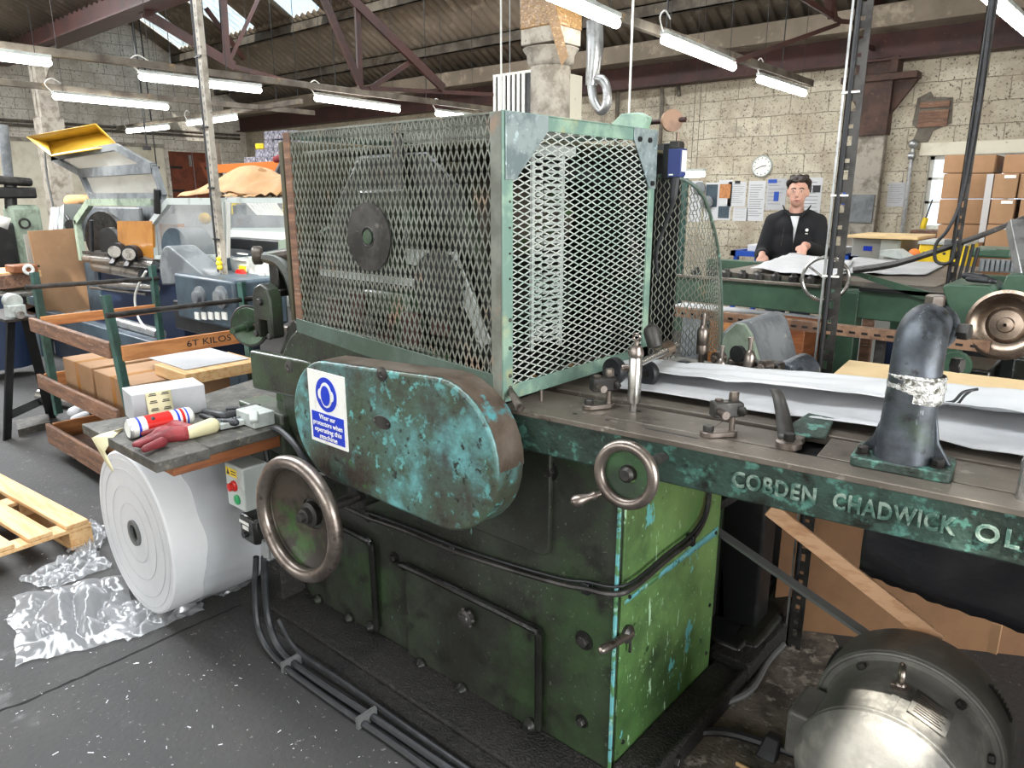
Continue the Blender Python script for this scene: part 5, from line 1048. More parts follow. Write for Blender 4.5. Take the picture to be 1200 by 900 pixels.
jk = [ellT(0, -.01, 1.36, .185, .12, .13), ellT(0, -.005, 1.22, .175, .12, .2), ellT(0, .0, 1.06, .175, .125, .2), cap(T(-.09, 0, 1.44), T(-.165, -.01, 1.40), .062, .066), cap(T(.09, 0, 1.44), T(.165, -.0, 1.40), .062, .066),
    cap(sl, el, .072, .062), cap(el, el.lerp(wl, .82), .062, .044), cap(slr, elr, .072, .062), cap(elr, elr.lerp(wr_, .72), .062, .046)]
j = blob('jacket', jk, 'fleece', man, .010, 4)
for sgn_ in (-1, 1): obj('collar', MB().add([T(sgn_*.02, .105, 1.42), T(sgn_*.075, .045, 1.46), T(sgn_*.085, -.04, 1.49), T(sgn_*.105, .04, 1.535), T(sgn_*.09, .10, 1.51), T(sgn_*.045, .125, 1.44)], [(0, 1, 4, 5), (1, 2, 3, 4)]), 'fleece', j, solid=.008)
obj('shirt_front', MB().add([T(-.035, .118, 1.45), T(.03, .118, 1.45), T(.018, .136, 1.36), T(.004, .138, 1.24), T(-.004, .132, 1.36)], [(0, 1, 2, 3, 4)]), 'white', j, solid=.004)
obj('chest_badge', MB().lathe([(.012, 0), (.012, .003)], T(.095, .122, 1.345), fw_, 12).box(T(.085, .124, 1.315), T(.105, .126, 1.32)), 'signwhite', j)
obj('pocket_zip', MB().bar(T(-.075, .132, 1.36), T(-.085, .137, 1.22), .004, .003, fw_), 'darksteel', j); obj('front_zip', MB().bar(T(.004, .136, 1.25), T(.004, .135, .95), .006, .004, fw_), 'blackmetal', j)
tr = [ellT(0, 0, .97, .172, .122, .13), cap(T(-.085, 0, .92), T(-.10, .02, .50), .098, .07), cap(T(-.10, .02, .50), T(-.10, -.01, .08), .068, .06), cap(T(.085, 0, .92), T(.11, .03, .50), .098, .07), cap(T(.11, .03, .50), T(.12, 0, .08), .068, .06)]
blob('trousers', tr, 'denim', man, .014, 3)
for sgn_ in (-1, 1): obj('shoe', MB().ball(T(sgn_*.11, .05, .045), (.05, .12, .045), 16, 10), 'black', man)
hr = [ellT(0, .005, 1.70, .082, .092, .055), ellT(0, -.04, 1.66, .08, .07, .085), ellT(-.066, .0, 1.665, .018, .045, .045), ellT(.066, .0, 1.665, .018, .045, .045), ellT(-.03, .075, 1.725, .04, .035, .022), ellT(.03, .07, 1.73, .04, .035, .022), ellT(.055, .04, 1.72, .03, .04, .025), ellT(-.055, .04, 1.715, .03, .04, .025), ellT(.0, .03, 1.748, .035, .04, .022), ellT(-.02, .1, 1.715, .022, .02, .018), ellT(.02, .1, 1.72, .024, .02, .016), ellT(-.045, .0, 1.75, .03, .035, .02), ellT(.045, -.0, 1.748, .028, .035, .022), ellT(.078, .02, 1.70, .018, .03, .03), ellT(-.078, .02, 1.70, .018, .03, .03)]
blob('hair', hr, 'hair', man, .007, 1)
for sgn_ in (-1, 1):
    obj('eyebrow', MB().tube([T(sgn_*.012, .133, 1.657), T(sgn_*.03, .131, 1.662), T(sgn_*.047, .118, 1.656)], .004, sub=3), 'hair', man)
    obj('eye', MB().ball(T(sgn_*.030, .118, 1.640), (.011, .008, .006), 12, 8), 'signwhite', man); obj('pupil', MB().ball(T(sgn_*.031, .1265, 1.640), .0048, 10, 8), 'ink', man)
obj('lips', MB().tube([T(-.024, .118, 1.567), T(0, .131, 1.569), T(.024, .118, 1.567)], [.002, .0045, .002], sub=3), 'red', man)

# --- notices, clock, speakers on the back wall
def paper(x0, y0, x1, y1, label, m='white', lines=0, blocks=(), nm='wall_notice', cat='notice', frame=None):
    Y = YB-.006; p0 = P(x0, (y0+y1)/2, y=Y).x; p1 = P(x1, (y0+y1)/2, y=Y).x; z1_ = P((x0+x1)/2, y0, y=Y).z; z0_ = P((x0+x1)/2, y1, y=Y).z
    t = thing(nm, ((p0+p1)/2, Y, z0_), label, cat)
    obj('sheet', MB().box((p0, Y, z0_), (p1, Y+.005, z1_)), m, t)
    W_, H_ = p1-p0, z1_-z0_
    if lines:
        m_ = MB(); r_ = random.Random(int(x0))
        for i in range(lines):
            z = z1_-H_*(.1+.82*i/lines); m_.box((p0+W_*.1, Y-.002, z-H_*.012), (p0+W_*r_.uniform(.6, .92), Y, z))
        obj('print', m_, 'cable', t)
    for bx, bz, bw_, bh, mm in blocks: obj('printed_block', MB().box((p0+W_*bx, Y-.003, z0_+H_*bz), (p0+W_*(bx+bw_), Y-.0005, z0_+H_*(bz+bh))), mm, t)
    return t
paper(808, 212, 822, 260, 'pale notice sheet leftmost of the row on the block wall', lines=8)
paper(826, 214, 841, 258, 'notice with a blue heading block below the round ear protectors', blocks=((.05, .35, .9, .6, 'bluegrey'),), lines=5)
paper(841, 211, 857, 258, 'notice with an orange picture block', blocks=((.1, .55, .8, .35, 'orangewood'), (.1, .05, .8, .3, 'bluegrey')))
paper(853, 213, 874, 242, 'clipboard of lined paper hung among the notices', lines=10, nm='clipboard', cat='clipboard', blocks=((.35, .92, .3, .12, 'ink'),))
paper(859, 243, 876, 259, 'small chart sheet below the clipboard', lines=4)
paper(876, 212, 896, 259, 'tall lined white notice next to the clipboard', lines=14)
paper(898, 209, 921, 246, 'pale blue safety poster left of the man', 'greypaper', lines=7, blocks=((.4, .28, .25, .3, 'blue'), (.05, .85, .45, .12, 'blue')))
paper(940, 208, 962, 259, 'pinkish poster with black picture blocks right of the man', 'white', lines=10, blocks=((.1, .66, .35, .16, 'ink'), (.52, .66, .4, .16, 'ink'), (.45, .02, .5, .1, 'redplastic')))
paper(1040, 214, 1061, 242, 'single printed sheet beyond the stanchion', 'greypaper', lines=9)
q = P(990, 228, y=YB); single('blue_strip', MB().box((q.x-.02, YB-.02, q.z-.12), (q.x+.02, YB, q.z+.12)), 'blue', 'narrow blue sign edge behind the tall upright', 'sign')
q = P(893, 195, y=YB-.02); ck_ = thing('wall_clock', (q.x, YB-.02, q.z-.13), 'round white wall clock above the notices', 'clock'); q = Vector((q.x, YB-.02, q.z))
obj('rim', MB().lathe([(.125, 0), (.135, .01), (.135, .03), (.122, .04), (.12, .02)], q+Vector((0, .02, 0)), (0, -1, 0), 40, close=False), 'lightgrey', ck_); obj('face', MB().cyl(q-Vector((0, .0, 0)), q-Vector((0, .012, 0)), .12, seg=40), 'signwhite', ck_)
m = MB()
for k_ in range(12): t = k_*PI/6; v = q+Vector((math.sin(t)*.095, -.013, math.cos(t)*.095)); m.bar(v, v+Vector((math.sin(t)*.014, 0, math.cos(t)*.014)), .010, .002, (0, 1, 0))
obj('hour_mark', m, 'ink', ck_)
obj('hour_hand', MB().bar(q+Vector((0, -.015, 0)), q+Vector((.062, -.015, .008)), .009, .002, (0, 1, 0)), 'ink', ck_); obj('minute_hand', MB().bar(q+Vector((0, -.016, 0)), q+Vector((-.08, -.016, -.035)), .007, .002, (0, 1, 0)), 'ink', ck_)
for px, py, lb_ in ((820, 221, 'round grey ear cup hung on the wall, upper of the pair'), (829, 237, 'round grey ear cup hung on the wall, lower of the pair')):
    q = P(px, py, y=9.465); single('ear_cup', MB().lathe([(.06, -.03), (.085, -.01), (.088, .02), (.06, .035)], q, (0, -1, 0), 28), 'greymach', lb_, 'ear protector')
gp_ = thing('green_steel_post', (P(803, 260, y=8.4).x, 8.4, 0), 'green square steel post in front of the notices beside the cage', 'post'); q = P(803, 208, y=8.4); obj('tube', MB().box((q.x-.04, 8.37, 0), (q.x+.04, 8.43, q.z)), 'trolleygreen', gp_, bevel=.004)
# --- things by the wall behind the man
bt_ = thing('blue_trolley', (-2.7, 7.0, 0), 'blue metal frame trolley behind the man', 'trolley')
z_ = 1.09
m = MB()
for x in (-3.05, -2.55, -2.0): 
    for y in (6.85, 7.35): m.box((x-.02, y-.02, 0), (x+.02, y+.02, z_))
obj('leg_frame', m, 'blue', bt_)
obj('top_frame', MB().box((-3.1, 6.82, z_-.05), (-1.95, 6.87, z_)).box((-3.1, 7.33, z_-.05), (-1.95, 7.38, z_)).box((-3.1, 6.82, z_-.05), (-3.05, 7.38, z_)).box((-2.0, 6.82, z_-.05), (-1.95, 7.38, z_)), 'blue', bt_)
single('paper_pile', MB().box((-2.95, 6.86, z_), (-2.1, 7.3, z_+.06)), 'white', 'pile of white paper on the blue trolley', 'paper', bevel=.004)
for x, lb_ in ((-2.88, 'brown pot under the blue trolley on its outer side'), (-2.4, 'brown pot under the blue trolley near the man')): single('clay_pot', MB().lathe([(.07, 0), (.1, .08), (.11, .16), (.09, .2)], (x, 6.95, .78), (0, 0, 1), 20), 'card2', lb_, 'pot')
single('trolley_shelf', MB().box((-3.05, 6.86, .76), (-2.0, 7.34, .78)), 'blue', 'blue lower shelf carrying the brown pots', 'shelf')
gb_ = thing('grey_cabinet', (-1.75, 7.1, 0), 'grey low cabinet with a board on top, right of the tall upright', 'cabinet')
a_ = P(998, 290, y=6.9).x; b_ = P(1056, 290, y=6.9).x
obj('carcass', MB().box((a_, 6.9, 0), (b_, 7.5, 1.245)), 'greyboard', gb_, bevel=.008); obj('side_facing', MB().box((b_-.16, 6.88, .3), (b_, 6.9, 1.24)), 'lightgrey', gb_, bevel=.004); obj('purple_sticker', MB().box((a_+.1, 6.893, 1.14), (a_+.17, 6.899, 1.18)), 'signblue', gb_)
single('drawing_board', MB().box((a_-.02, 6.8, 1.25), (b_+.14, 7.45, 1.275)), 'mdf', 'pale wooden board lying on the grey cabinet', 'board', bevel=.004)
wr2 = thing('scissor_rest', (P(1060, 310, y=6).x, 6.0, 0), 'pale sloping paper rest beside the grey cabinet', 'stand')
obj('sloping_top', MB().prism([P(1030, 294, y=6.0), P(1033, 300, y=6.0), P(1050, 303, y=6.0), P(1070, 306, y=6.0), P(1050, 293, y=6.0)], (0, .2, 0)), 'lightgrey', wr2); obj('pedestal', MB().box((P(1034, 310, y=6.05).x, 6.05, 0), (P(1062, 310, y=6.05).x, 6.2, 1.17)), 'greyboard', wr2)
yl = thing('yellow_machine', (-1.25, 6.5, 0), 'yellow painted machine cabinet with an orange knob in front of the window', 'machine')
a_ = P(1066, 300, y=6.5).x; b_ = P(1131, 300, y=6.5).x
obj('yellow_cover', MB().prism([(a_, 6.5, .5), (a_+.06, 6.5, 1.235), (b_, 6.5, 1.235), (b_, 6.5, .5)], (0, .5, 0)), 'yellow', yl, bevel=.01); obj('grey_lid', MB().box((a_+.05, 6.48, 1.235), (b_, 7.0, 1.26)), 'lightgrey', yl, bevel=.004)
obj('orange_knob', MB().ball(P(1071, 298, y=6.42), .045), 'orange', yl); obj('base', MB().box((a_+.05, 6.55, 0), (b_-.05, 6.95, .5)), 'greyboard', yl)
for dx in (.1, .16, .24): obj('screw', MB().cyl((a_+dx, 6.5, 1.17), (a_+dx, 6.49, 1.17), .01), 'ink', yl)
obj('grey_box', pbox(1106, 281, 1116, 292, 6.4, .1), 'cable', yl, bevel=.004)
# stacked cartons in front of the window
def carton(x0, y0, x1, y1, Y, label, m='card', d=.45, lab=None, tape_=True):
    my = (y0+y1)/2; a = P(x0, my, y=Y).x; b_ = P(x1, my, y=Y).x; t_ = P((x0+x1)/2, y0, y=Y).z; u_ = P((x0+x1)/2, y1, y=Y).z
    t = thing('carton', ((a+b_)/2, Y+d/2, u_), label, 'carton', 'cartons stacked before the window')
    obj('box', MB().box((a, Y, u_+.003), (b_, Y+d, t_-.003)), m, t, bevel=.006)
    obj('seam', MB().box((a+.01, Y-.002, u_+.001), (b_-.01, Y, u_+.006)), 'card2', t)
    if lab: q = P(*lab, y=Y); obj('carton_label', MB().box((q.x-.04, Y-.004, q.z-.012), (q.x+.04, Y-.001, q.z+.012)), 'signwhite', t)
Yc = 7.6
for i, (y0, y1) in enumerate(((181, 203), (203, 233), (233, 263), (263, 292))):
    carton(1106-1.8*i-3*(i > 1), y0, 1133-1.5*i, y1, Yc, 'plain carton in the column nearest the window pane, %s' % ('topmost', 'second from its top', 'third from its top', 'lowest showing')[i])
for i, (y0, y1) in enumerate(((181, 203), (203, 233), (233, 263), (263, 290))):
    carton(1137-3*i, y0, 1166-4*i, y1, Yc-.02, 'carton in the middle column behind the thin upright, %s' % ('at the top', 'below the top one', 'above the lowest one', 'lowest showing')[i])
for i, (y0, y1, x0, x1) in enumerate(((203, 233, 1164, 1192), (233, 263, 1160, 1188), (263, 292, 1155, 1184))):
    carton(x0, y0, x1, y1, Yc-.3, 'carton with a white label in the front column, %s' % ('uppermost', 'middle', 'lower')[i], lab=(x1-8, y0+4))
for i, (y0, y1) in enumerate(((180, 203), (203, 233), (233, 263), (263, 292))):
    carton(1176 if i == 0 else 1194, y0, 1230, y1, Yc-.28 if i else Yc, 'carton cut by the right picture edge, %s' % ('at the top of the pile', 'second row', 'third row', 'fourth row')[i])
for i, (p0, p1) in enumerate((((1172, 181), (1150, 290)), ((1150, 204), (1145, 290)))):
    pass
single('white_edge_strip', MB().bar(P(1161, 204, y=Yc-.06), P(1149, 284, y=Yc-.06), .05, .01, (0, 1, 0)), 'white', 'long white cardboard edge between the carton columns', 'strip')
single('pallet_load', MB().box((P(1092, 290, y=Yc).x, Yc-.3, 0), (1.2, Yc+.5, P(1120, 292, y=Yc).z-.0)), 'card2', 'pallet load of cartons under the stacked boxes', 'pallet load', bevel=.01)
rk = thing('brick_pier', (P(1090, 275, y=9.0).x, 9.0, 0), 'low brick pier below the window beside the cartons', 'pier'); q = P(1085, 268, y=9.0); obj('bricks', MB().box((q.x-.15, 9.0, 0), (q.x+.25, 9.3, q.z-.02)), 'oldwood', rk)
yb = thing('spray_bottle', P(1081, 266, y=9.35), 'yellow brush standing on the window sill', 'brush'); q = P(1081, 268, y=9.35); obj('bristles', MB().cyl(q, q+Vector((.02, 0, .12)), .03), 'yellow', yb); obj('stick', MB().cyl(q+Vector((.02, 0, .12)), q+Vector((.06, 0, .32)), .008), 'ink', yb)
# --- air conditioning cabinet and spiral duct
ac = thing('ventilation_cabinet', (-5.2, 6.3, 2.3), 'white louvred ventilation cabinet behind the concrete column', 'ventilation unit')
Ya = 6.9; a_ = P(578, 120, y=Ya).x; m_ = P(634, 120, y=Ya).x; z1_ = P(600, 84, y=Ya).z; z0_ = P(640, 150, y=Ya).z
ac.location = (a_, Ya, z0_)
obj('cabinet', MB().box((a_, Ya+.03, z0_), (m_, Ya+.8, z1_)), 'cream', ac, bevel=.01)
obj('louvre_back', MB().box((a_+.03, Ya+.02, z0_+.02), (P(620, 120, y=Ya).x, Ya+.035, z1_-.03)), 'blackmetal', ac)
for k_ in range(7): x = a_+.01+.075*k_; obj('louvre_bar', MB().box((x, Ya-.01, z0_+.01), (x+.022, Ya+.02, z1_-.01)), 'signwhite', ac)
obj('hanging_rod', MB().cyl((a_+.18, Ya+.1, z1_), (a_+.18, Ya+.1, slope_z(Ya)-.02), .006, seg=6), 'galv', ac); obj('hanging_rod', MB().cyl((m_-.1, Ya+.1, z1_), (m_-.1, Ya+.1, slope_z(Ya)-.02), .006, seg=6), 'galv', ac)
Yd = 6.5; dd = thing('spiral_duct', P(697, 90, y=Yd), 'bent silver spiral duct right of the concrete column', 'duct')
obj('straight_duct', MB().tube([P(697, 25, y=Yd), P(697, 60, y=Yd), P(693, 100, y=Yd)], [.085, .085, .06], seg=20, sub=4), 'galv', dd)
obj('flexible_bend', MB().tube([P(693, 98, y=Yd), P(696, 118, y=Yd), P(704, 130, y=Yd), P(711, 122, y=Yd), P(711, 104, y=Yd), P(706, 94, y=Yd), P(698, 92, y=Yd)], [.045+.003*(i % 2) for i in range(7)], seg=16, sub=6), 'galv', dd)
obj('hanging_rod', MB().cyl(P(697, 26, y=Yd), P(697, 26, y=Yd)+Vector((0, 0, .9)), .006, seg=6), 'galv', dd)
# ================================================================ LEFT HAND SIDE
# --- timber and steel trolley
tr_ = thing('timber_trolley', (-4.35, 1.74, 0), 'old trolley with green steel corner posts and worn timber side boards', 'trolley')
tX0, tX1, tY0, tY1 = -4.98, -3.80, 1.40, 2.08
def tb(n, a, b, m, **k): return obj(n, MB().box(a, b), m, tr_, **k)
def post(x, y, z0, z1, lean=(0, 0)):
    mb = MB(); p0 = Vector((x, y, z0)); p1 = Vector((x+lean[0], y+lean[1], z1))
    mb.bar(p0, p1, .05, .006, (0, 1, 0)); mb.bar(p0+Vector((-.024, .024, 0)), p1+Vector((-.024, .024, 0)), .006, .05, (0, 1, 0)); return obj('post', mb, 'trolleygreen', tr_, bevel=.001)
post(tX1, tY0, .28, 1.125, (-.07, -.03)); post(tX0, tY0, .28, 1.16, (-.03, 0)); post(tX1, tY1, .28, 1.135, (0, -.02)); post(tX0, tY1, .28, 1.155)
obj('top_tube', MB().cyl((tX1, tY0-.05, 1.035), (tX1, tY1+.05, 1.04), .014), 'darksteel', tr_); obj('top_tube', MB().cyl((tX0, tY0-.05, 1.08), (tX0, tY1+.05, 1.07), .014), 'darksteel', tr_)
tb('upper_side_board', (tX0-.12, tY0-.03, .80), (tX1-.1, tY0, .885), 'oldwood', bevel=.006)
fb_ = tb('end_board', (tX1-.01, tY0, .80), (tX1+.012, tY1, .878), 'orangewood', bevel=.003)
text('chalked_writing', '6T KILOS', (tX1+.0135, 1.72, .825), (0, 1, 0), (0, 0, 1), .048, 'ink', fb_, ext=.0006, width=.25)
tb('end_board', (tX0-.01, tY0, .84), (tX0+.012, tY1, .90), 'orangewood', bevel=.003)
tb('middle_side_board', (tX0-.13, tY0-.035, .44), (tX1-.1, tY0-.01, .53), 'oldwood', bevel=.006); tb('middle_end_board', (tX0-.11, tY0, .44), (tX0-.09, tY1, .53), 'orangewood', bevel=.003)
tb('lower_side_board', (tX0-.12, tY0-.035, .08), (tX1-.05, tY0-.01, .21), 'oldwood', bevel=.006); tb('lower_end_board', (tX0-.1, tY0, .10), (tX0-.08, tY1, .21), 'orangewood', bevel=.003)
tb('deck', (tX0-.1, tY0, .08), (tX1, tY1, .11), 'oldwood'); tb('upper_deck', (tX0-.1, tY0, .42), (tX1-.02, tY1, .44), 'oldwood')
for x in (tX0+.1, tX1-.15):
    for y in (tY0+.04, tY1-.04): w_ = obj('caster', MB().cyl((x, y-.015, .035), (x, y+.015, .035), .035), 'black', tr_); obj('caster_fork', MB().box((x-.02, y-.02, .05), (x+.02, y+.02, .08)), 'darksteel', w_)
def box_(n, a, b, m, lb, ct='carton', tp=None, rot=0):
    t = thing(n, ((a[0]+b[0])/2, (a[1]+b[1])/2, a[2]), lb, ct)
    obj('carton_body', MB().box(a, b), m, t, bevel=.004)
    if tp == 'x': obj('tape_strip', MB().box((a[0]-.001, (a[1]+b[1])/2-.025, a[2]+.0), (b[0]+.001, (a[1]+b[1])/2+.025, b[2]+.001)), 'tape', t)
    if tp == 'y': obj('tape_strip', MB().box(((a[0]+b[0])/2-.025, a[1]-.001, a[2]), ((a[0]+b[0])/2+.025, b[1]+.001, b[2]+.001)), 'tape', t)
    t.rotation_euler.z = rot; return t
box_('cardboard_box', (-4.86, 1.45, .445), (-4.42, 2.0, .66), 'card', 'brown taped carton at the far end of the trolley shelf', tp='y')
box_('cardboard_box', (-4.38, 1.45, .445), (-3.86, 1.98, .655), 'card', 'brown taped carton at the near end of the trolley shelf', tp='y')
box_('cardboard_box', (-4.5, 1.46, .113), (-4.05, 1.9, .30), 'card2', 'carton on the lowest trolley deck, farther one', tp='y'); box_('cardboard_box', (-4.02, 1.44, .113), (-3.84, 1.8, .25), 'card', 'carton on the lowest trolley deck, nearer one', tp='y')
t_ = thing('wooden_tray', (-4.0, 1.9, .66), 'shallow pale wooden tray with printed labels on the cartons', 'tray')
obj('tray_box', MB().box((-3.98, 1.62, .66), (-3.62, 2.05, .72)), 'wood', t_, bevel=.003); obj('label_sheet', MB().box((-4.2, 1.66, .722), (-3.70, 2.02, .726)), 'greypaper', t_)
# --- bench plank beside the press with the things on it
bn = thing('bench_plank', (-2.45, 1.3, .62), 'dark oily plank shelf at the left end of the press over the paper roll', 'shelf')
BZ = .82
obj('front_board', MB().prism([(-2.76, .85, BZ-.035), (-2.17, .85, BZ-.035), (-2.165, 1.02, BZ-.035), (-2.72, 1.07, BZ-.035)], (0, 0, .035)), 'benchwood', bn, bevel=.003)
obj('rear_board', MB().prism([(-2.74, 1.06, BZ-.033), (-2.19, 1.025, BZ-.033), (-2.22, 1.75, BZ-.033), (-2.95, 1.75, BZ-.033)], (0, 0, .031)), 'benchwood', bn, bevel=.003)
obj('bearer', MB().box((-2.30, .92, BZ-.08), (-2.22, 1.35, BZ-.036)), 'crate', bn, bevel=.003); obj('bracket', MB().box((-2.6, 1.3, .55), (-2.3, 1.36, BZ-.036)), 'bodygreen', bn, bevel=.004)
for x, y in ((-2.65, .90), (-2.3, .90), (-2.45, 1.0)): obj('nail', MB().cyl((x, y, BZ-.002), (x, y, BZ+.001), .004, seg=8), 'blackmetal', bn)
# aerosol can lying down
ca, cb_ = P(151, 503, z=BZ+.034), P(224, 487, z=BZ+.034)
cd_ = (cb_-ca).normalized(); ln = .215
can = thing('aerosol_can', (ca.x, ca.y, BZ), 'red and white aerosol can lying on the plank behind the red glove', 'can')
obj('can_body', MB().lathe([(.028, -.004), (.033, .0), (.033, ln-.02), (.030, ln-.01), (.015, ln)], ca, cd_, 28), 'signwhite', can)
for a0, a1, m_ in ((.022, .03, 'signblue'), (.05, .135, 'redplastic'), (.15, .158, 'signblue'), (.166, .176, 'redplastic'), (.182, .188, 'signblue')): obj('printed_band', MB().lathe([(.0334, a0), (.0334, a1)], ca, cd_, 28, close=False), m_, can)
obj('base_ring', MB().lathe([(.029, -.006), (.032, -.004), (.0335, .004), (.031, .004)], ca, cd_, 28, close=False), 'galv', can)
obj('black_emblem', MB().ball(ca+cd_*.09+Vector((.014, -.018, .022)), (.013, .010, .008), 10, 8), 'ink', can)
# red glove
def hv(px, py, h=.02): return P(px, py, z=BZ+h)
gl = [cap(hv(215, 508), hv(190, 510), .026, .03), cap(hv(195, 505), hv(172, 515), .02, .013), cap(hv(192, 512), hv(164, 521), .018, .012), cap(hv(190, 518), hv(170, 526), .017, .012), cap(hv(200, 500), hv(178, 506), .017, .012), cap(hv(225, 505), hv(205, 500), .022, .024), cap(hv(172, 515), hv(158, 521), .013, .010), cap(hv(178, 506), hv(168, 508), .012, .009)]
gt = thing('work_glove', hv(200, 512, 0), 'red leather work glove lying on the edge of the plank', 'glove')
blob('leather_hand', gl, 'red', gt, .005, 2)
blob('cuff', [cap(hv(222, 507), hv(248, 499), .022, .028)], 'masking', gt, .006, 2)
g2 = thing('dark_glove', hv(270, 490, 0), 'crumpled dark grey glove lying beside the aerosol can', 'glove')
blob('cloth', [cap(hv(240, 483), hv(262, 488), .014, .02), cap(hv(262, 488), hv(285, 484), .02, .014), cap(hv(255, 494), hv(276, 495), .012, .014), cap(hv(268, 480), hv(288, 478), .012, .01), cap(hv(236, 487), hv(250, 492), .010, .012)], 'black', g2, .005, 2)
sc_ = thing('metal_comb', hv(280, 498, 0), 'pale metal rack strip with slots next to the gloves', 'tool')
a_, b_ = hv(256, 500, .012), hv(296, 491, .012); obj('strip', MB().bar(a_, b_, .03, .02), 'lightgrey', sc_, bevel=.003)
m = MB()
for i in range(12): q = a_.lerp(b_, (i+.5)/12)+Vector((-.01, .006, .012)); m.box(q-Vector((.003, .003, 0)), q+Vector((.003, .003, .006)))
obj('tooth', m, 'greymach', sc_); obj('upright_end', MB().bar(hv(300, 497, .0), hv(297, 487, .05), .03, .04), 'lightgrey', sc_, bevel=.006)
bx_ = thing('tin_box', hv(315, 484, 0), 'small open metal box against the belt guard', 'box'); q = hv(318, 488, 0); obj('tray', MB().box((-2.36, 1.22, BZ), (-2.24, 1.30, BZ+.05)), 'lightgrey', bx_, bevel=.003); obj('dark_inside', MB().box((-2.40, 1.25, BZ), (-2.362, 1.32, BZ+.045)), 'blackmetal', bx_, bevel=.003)
for i, (a_, b_) in enumerate((((292, 470), (318, 478)), ((300, 465), (325, 473)))): single('steel_strap', MB().bar(P(*a_, z=BZ+.005), P(*b_, z=BZ+.005), .02, .008), 'rust' if i else 'greymach', 'thin rusty slat lying on the rear of the plank, ' + ('outer' if i else 'inner') + ' one', 'slat')
# grey-white box behind the can, with label strip
a_, b_ = P(158, 497, z=BZ), P(243, 482, z=BZ)
gbx = thing('white_carton', (-2.72, 1.24, BZ), 'scuffed white carton with a hanging strip of labels behind the can', 'carton')
d_ = Vector((b_.x-a_.x, b_.y-a_.y, 0)).normalized(); n_ = Vector((-d_.y, d_.x, 0)); ln_ = (b_-a_).length
pz = P(160, 460, y=a_.y).z
obj('carton_body', MB().prism([a_, a_+d_*ln_, a_+d_*ln_+n_*.14, a_+n_*.14], (0, 0, .105)), 'greypaper', gbx, bevel=.003)
m = MB(); s0 = a_+d_*ln_*.18-n_*.002
m.grid(lambda u, v: s0+d_*(.085*v)-n_*(.002+.045*(1-u)**2*.8)+Vector((0, 0, .004+.103*u)), 10, 3); lst = obj('label_strip', m, 'masking', gbx, solid=.001)
m = MB()
for i in range(4):
    for j in range(2): 
        u = (i+.5)/4; p = s0+d_*(.022+.042*j)-n_*(.004+.045*(1-u)**2*.8)+Vector((0, 0, .004+.103*u)); m.bar(p-d_*.013, p+d_*.013, .002, .003); m.bar(p-d_*.010+Vector((0, 0, .006)), p+d_*.011+Vector((0, 0, .006)), .002, .003)
obj('label_print', m, 'ink', lst)
# masking tape strip hanging over the roll
p_ = [P(150, 500, z=BZ+.006), P(132, 505, z=BZ+.006), P(120, 513, z=BZ-.0), P(119, 528, y=.84), P(128, 545, y=.84), P(133, 553, y=.84)]
m = MB(); wv = [Vector((-.01, .035, 0)), Vector((-.005, .04, 0)), Vector((.025, .025, 0)), Vector((.03, .0, .004)), Vector((.02, 0, .004)), Vector((.004, 0, .002))]
for p, v in zip(p_, wv): m.v += [p-v, p+v]
for i in range(5): m.f.append((2*i, 2*i+1, 2*i+3, 2*i+2))
single('tape_strip', m, 'masking', 'cream tape strip curling down from the plank in front of the paper roll', 'tape', solid=.001, smooth=80)
# --- paper roll wrapped in film
RC = Vector((-2.80, .985, .335)); RR = .330
rl = thing('paper_roll', (RC.x, RC.y+.3, 0), 'big white paper roll standing on its side on the floor, its end facing out', 'paper roll')
obj('roll_body', MB().lathe([(.045, .0), (.045, .005), (RR-.01, .0), (RR-.002, .006), (RR, .02), (RR, .54), (RR-.006, .55), (.035, .55)], RC, (0, 1, 0), 72, close=False), 'white', rl)
obj('core', MB().lathe([(.034, .01), (.034, -.003), (.052, -.003), (.052, .02)], RC, (0, 1, 0), 32, close=False), 'cable', rl); obj('core_hole', MB().cyl(RC+Vector((0, .012, 0)), RC+Vector((0, .014, 0)), .04), 'blackmetal', rl)
m = MB()
for r_ in (.12, .19, .26, .30): m.torus(RC+Vector((0, .0, 0)), (0, 1, 0), r_, .0012, 64, 5)
obj('winding_ring', m, 'greypaper', rl)
wf = MB().grid(lambda u, v: (lambda t, y: (RC.x+math.cos(t)*(RR+.004+.008*abs(nz3(t*4, y*5))), y, RC.z+math.sin(t)*(RR+.004+.008*abs(nz3(t*4, y*5)))))(math.radians(-62+160*u), RC.y+.12+.02*nz3(u*6, 1)+.44*v), 50, 24); obj('film_wrap', wf, 'wrap', rl, smooth=60)
# --- crumpled film on the floor
def film(nm, quad, h, lb, nu=40, nv=30, seed=0, cr=6):
    q = [P(*p, z=.004) for p in quad]
    def f(u, v):
        b = q[0]*(1-u)*(1-v)+q[1]*u*(1-v)+q[2]*u*v+q[3]*(1-u)*v
        e = min(u, 1-u, v, 1-v)*4; e = min(1, e)
        n1 = noise.noise(Vector((u*cr, v*cr, seed))); n2 = noise.noise(Vector((u*cr*3, v*cr*3, seed+5)))
        r_ = abs(n1)*1.1+abs(n2)*.22
        return (b.x+.03*noise.noise(Vector((u*4, v*4, seed+9))), b.y+.03*noise.noise(Vector((u*4, v*4, seed+12))), .005+h*r_*(.25+.75*e))
    return single(nm, MB().grid(f, nu*2, nv*2), 'wrap', lb, 'plastic film', smooth=180)
film('plastic_film', [(14, 700), (18, 782), (160, 745), (150, 672)], .09, 'crumpled clear plastic film heap nearest the open floor', seed=1, cr=4)
film('plastic_film', [(120, 712), (150, 752), (240, 715), (235, 690)], .05, 'crumpled clear film tucked under the paper roll', seed=2, nu=30, nv=20)
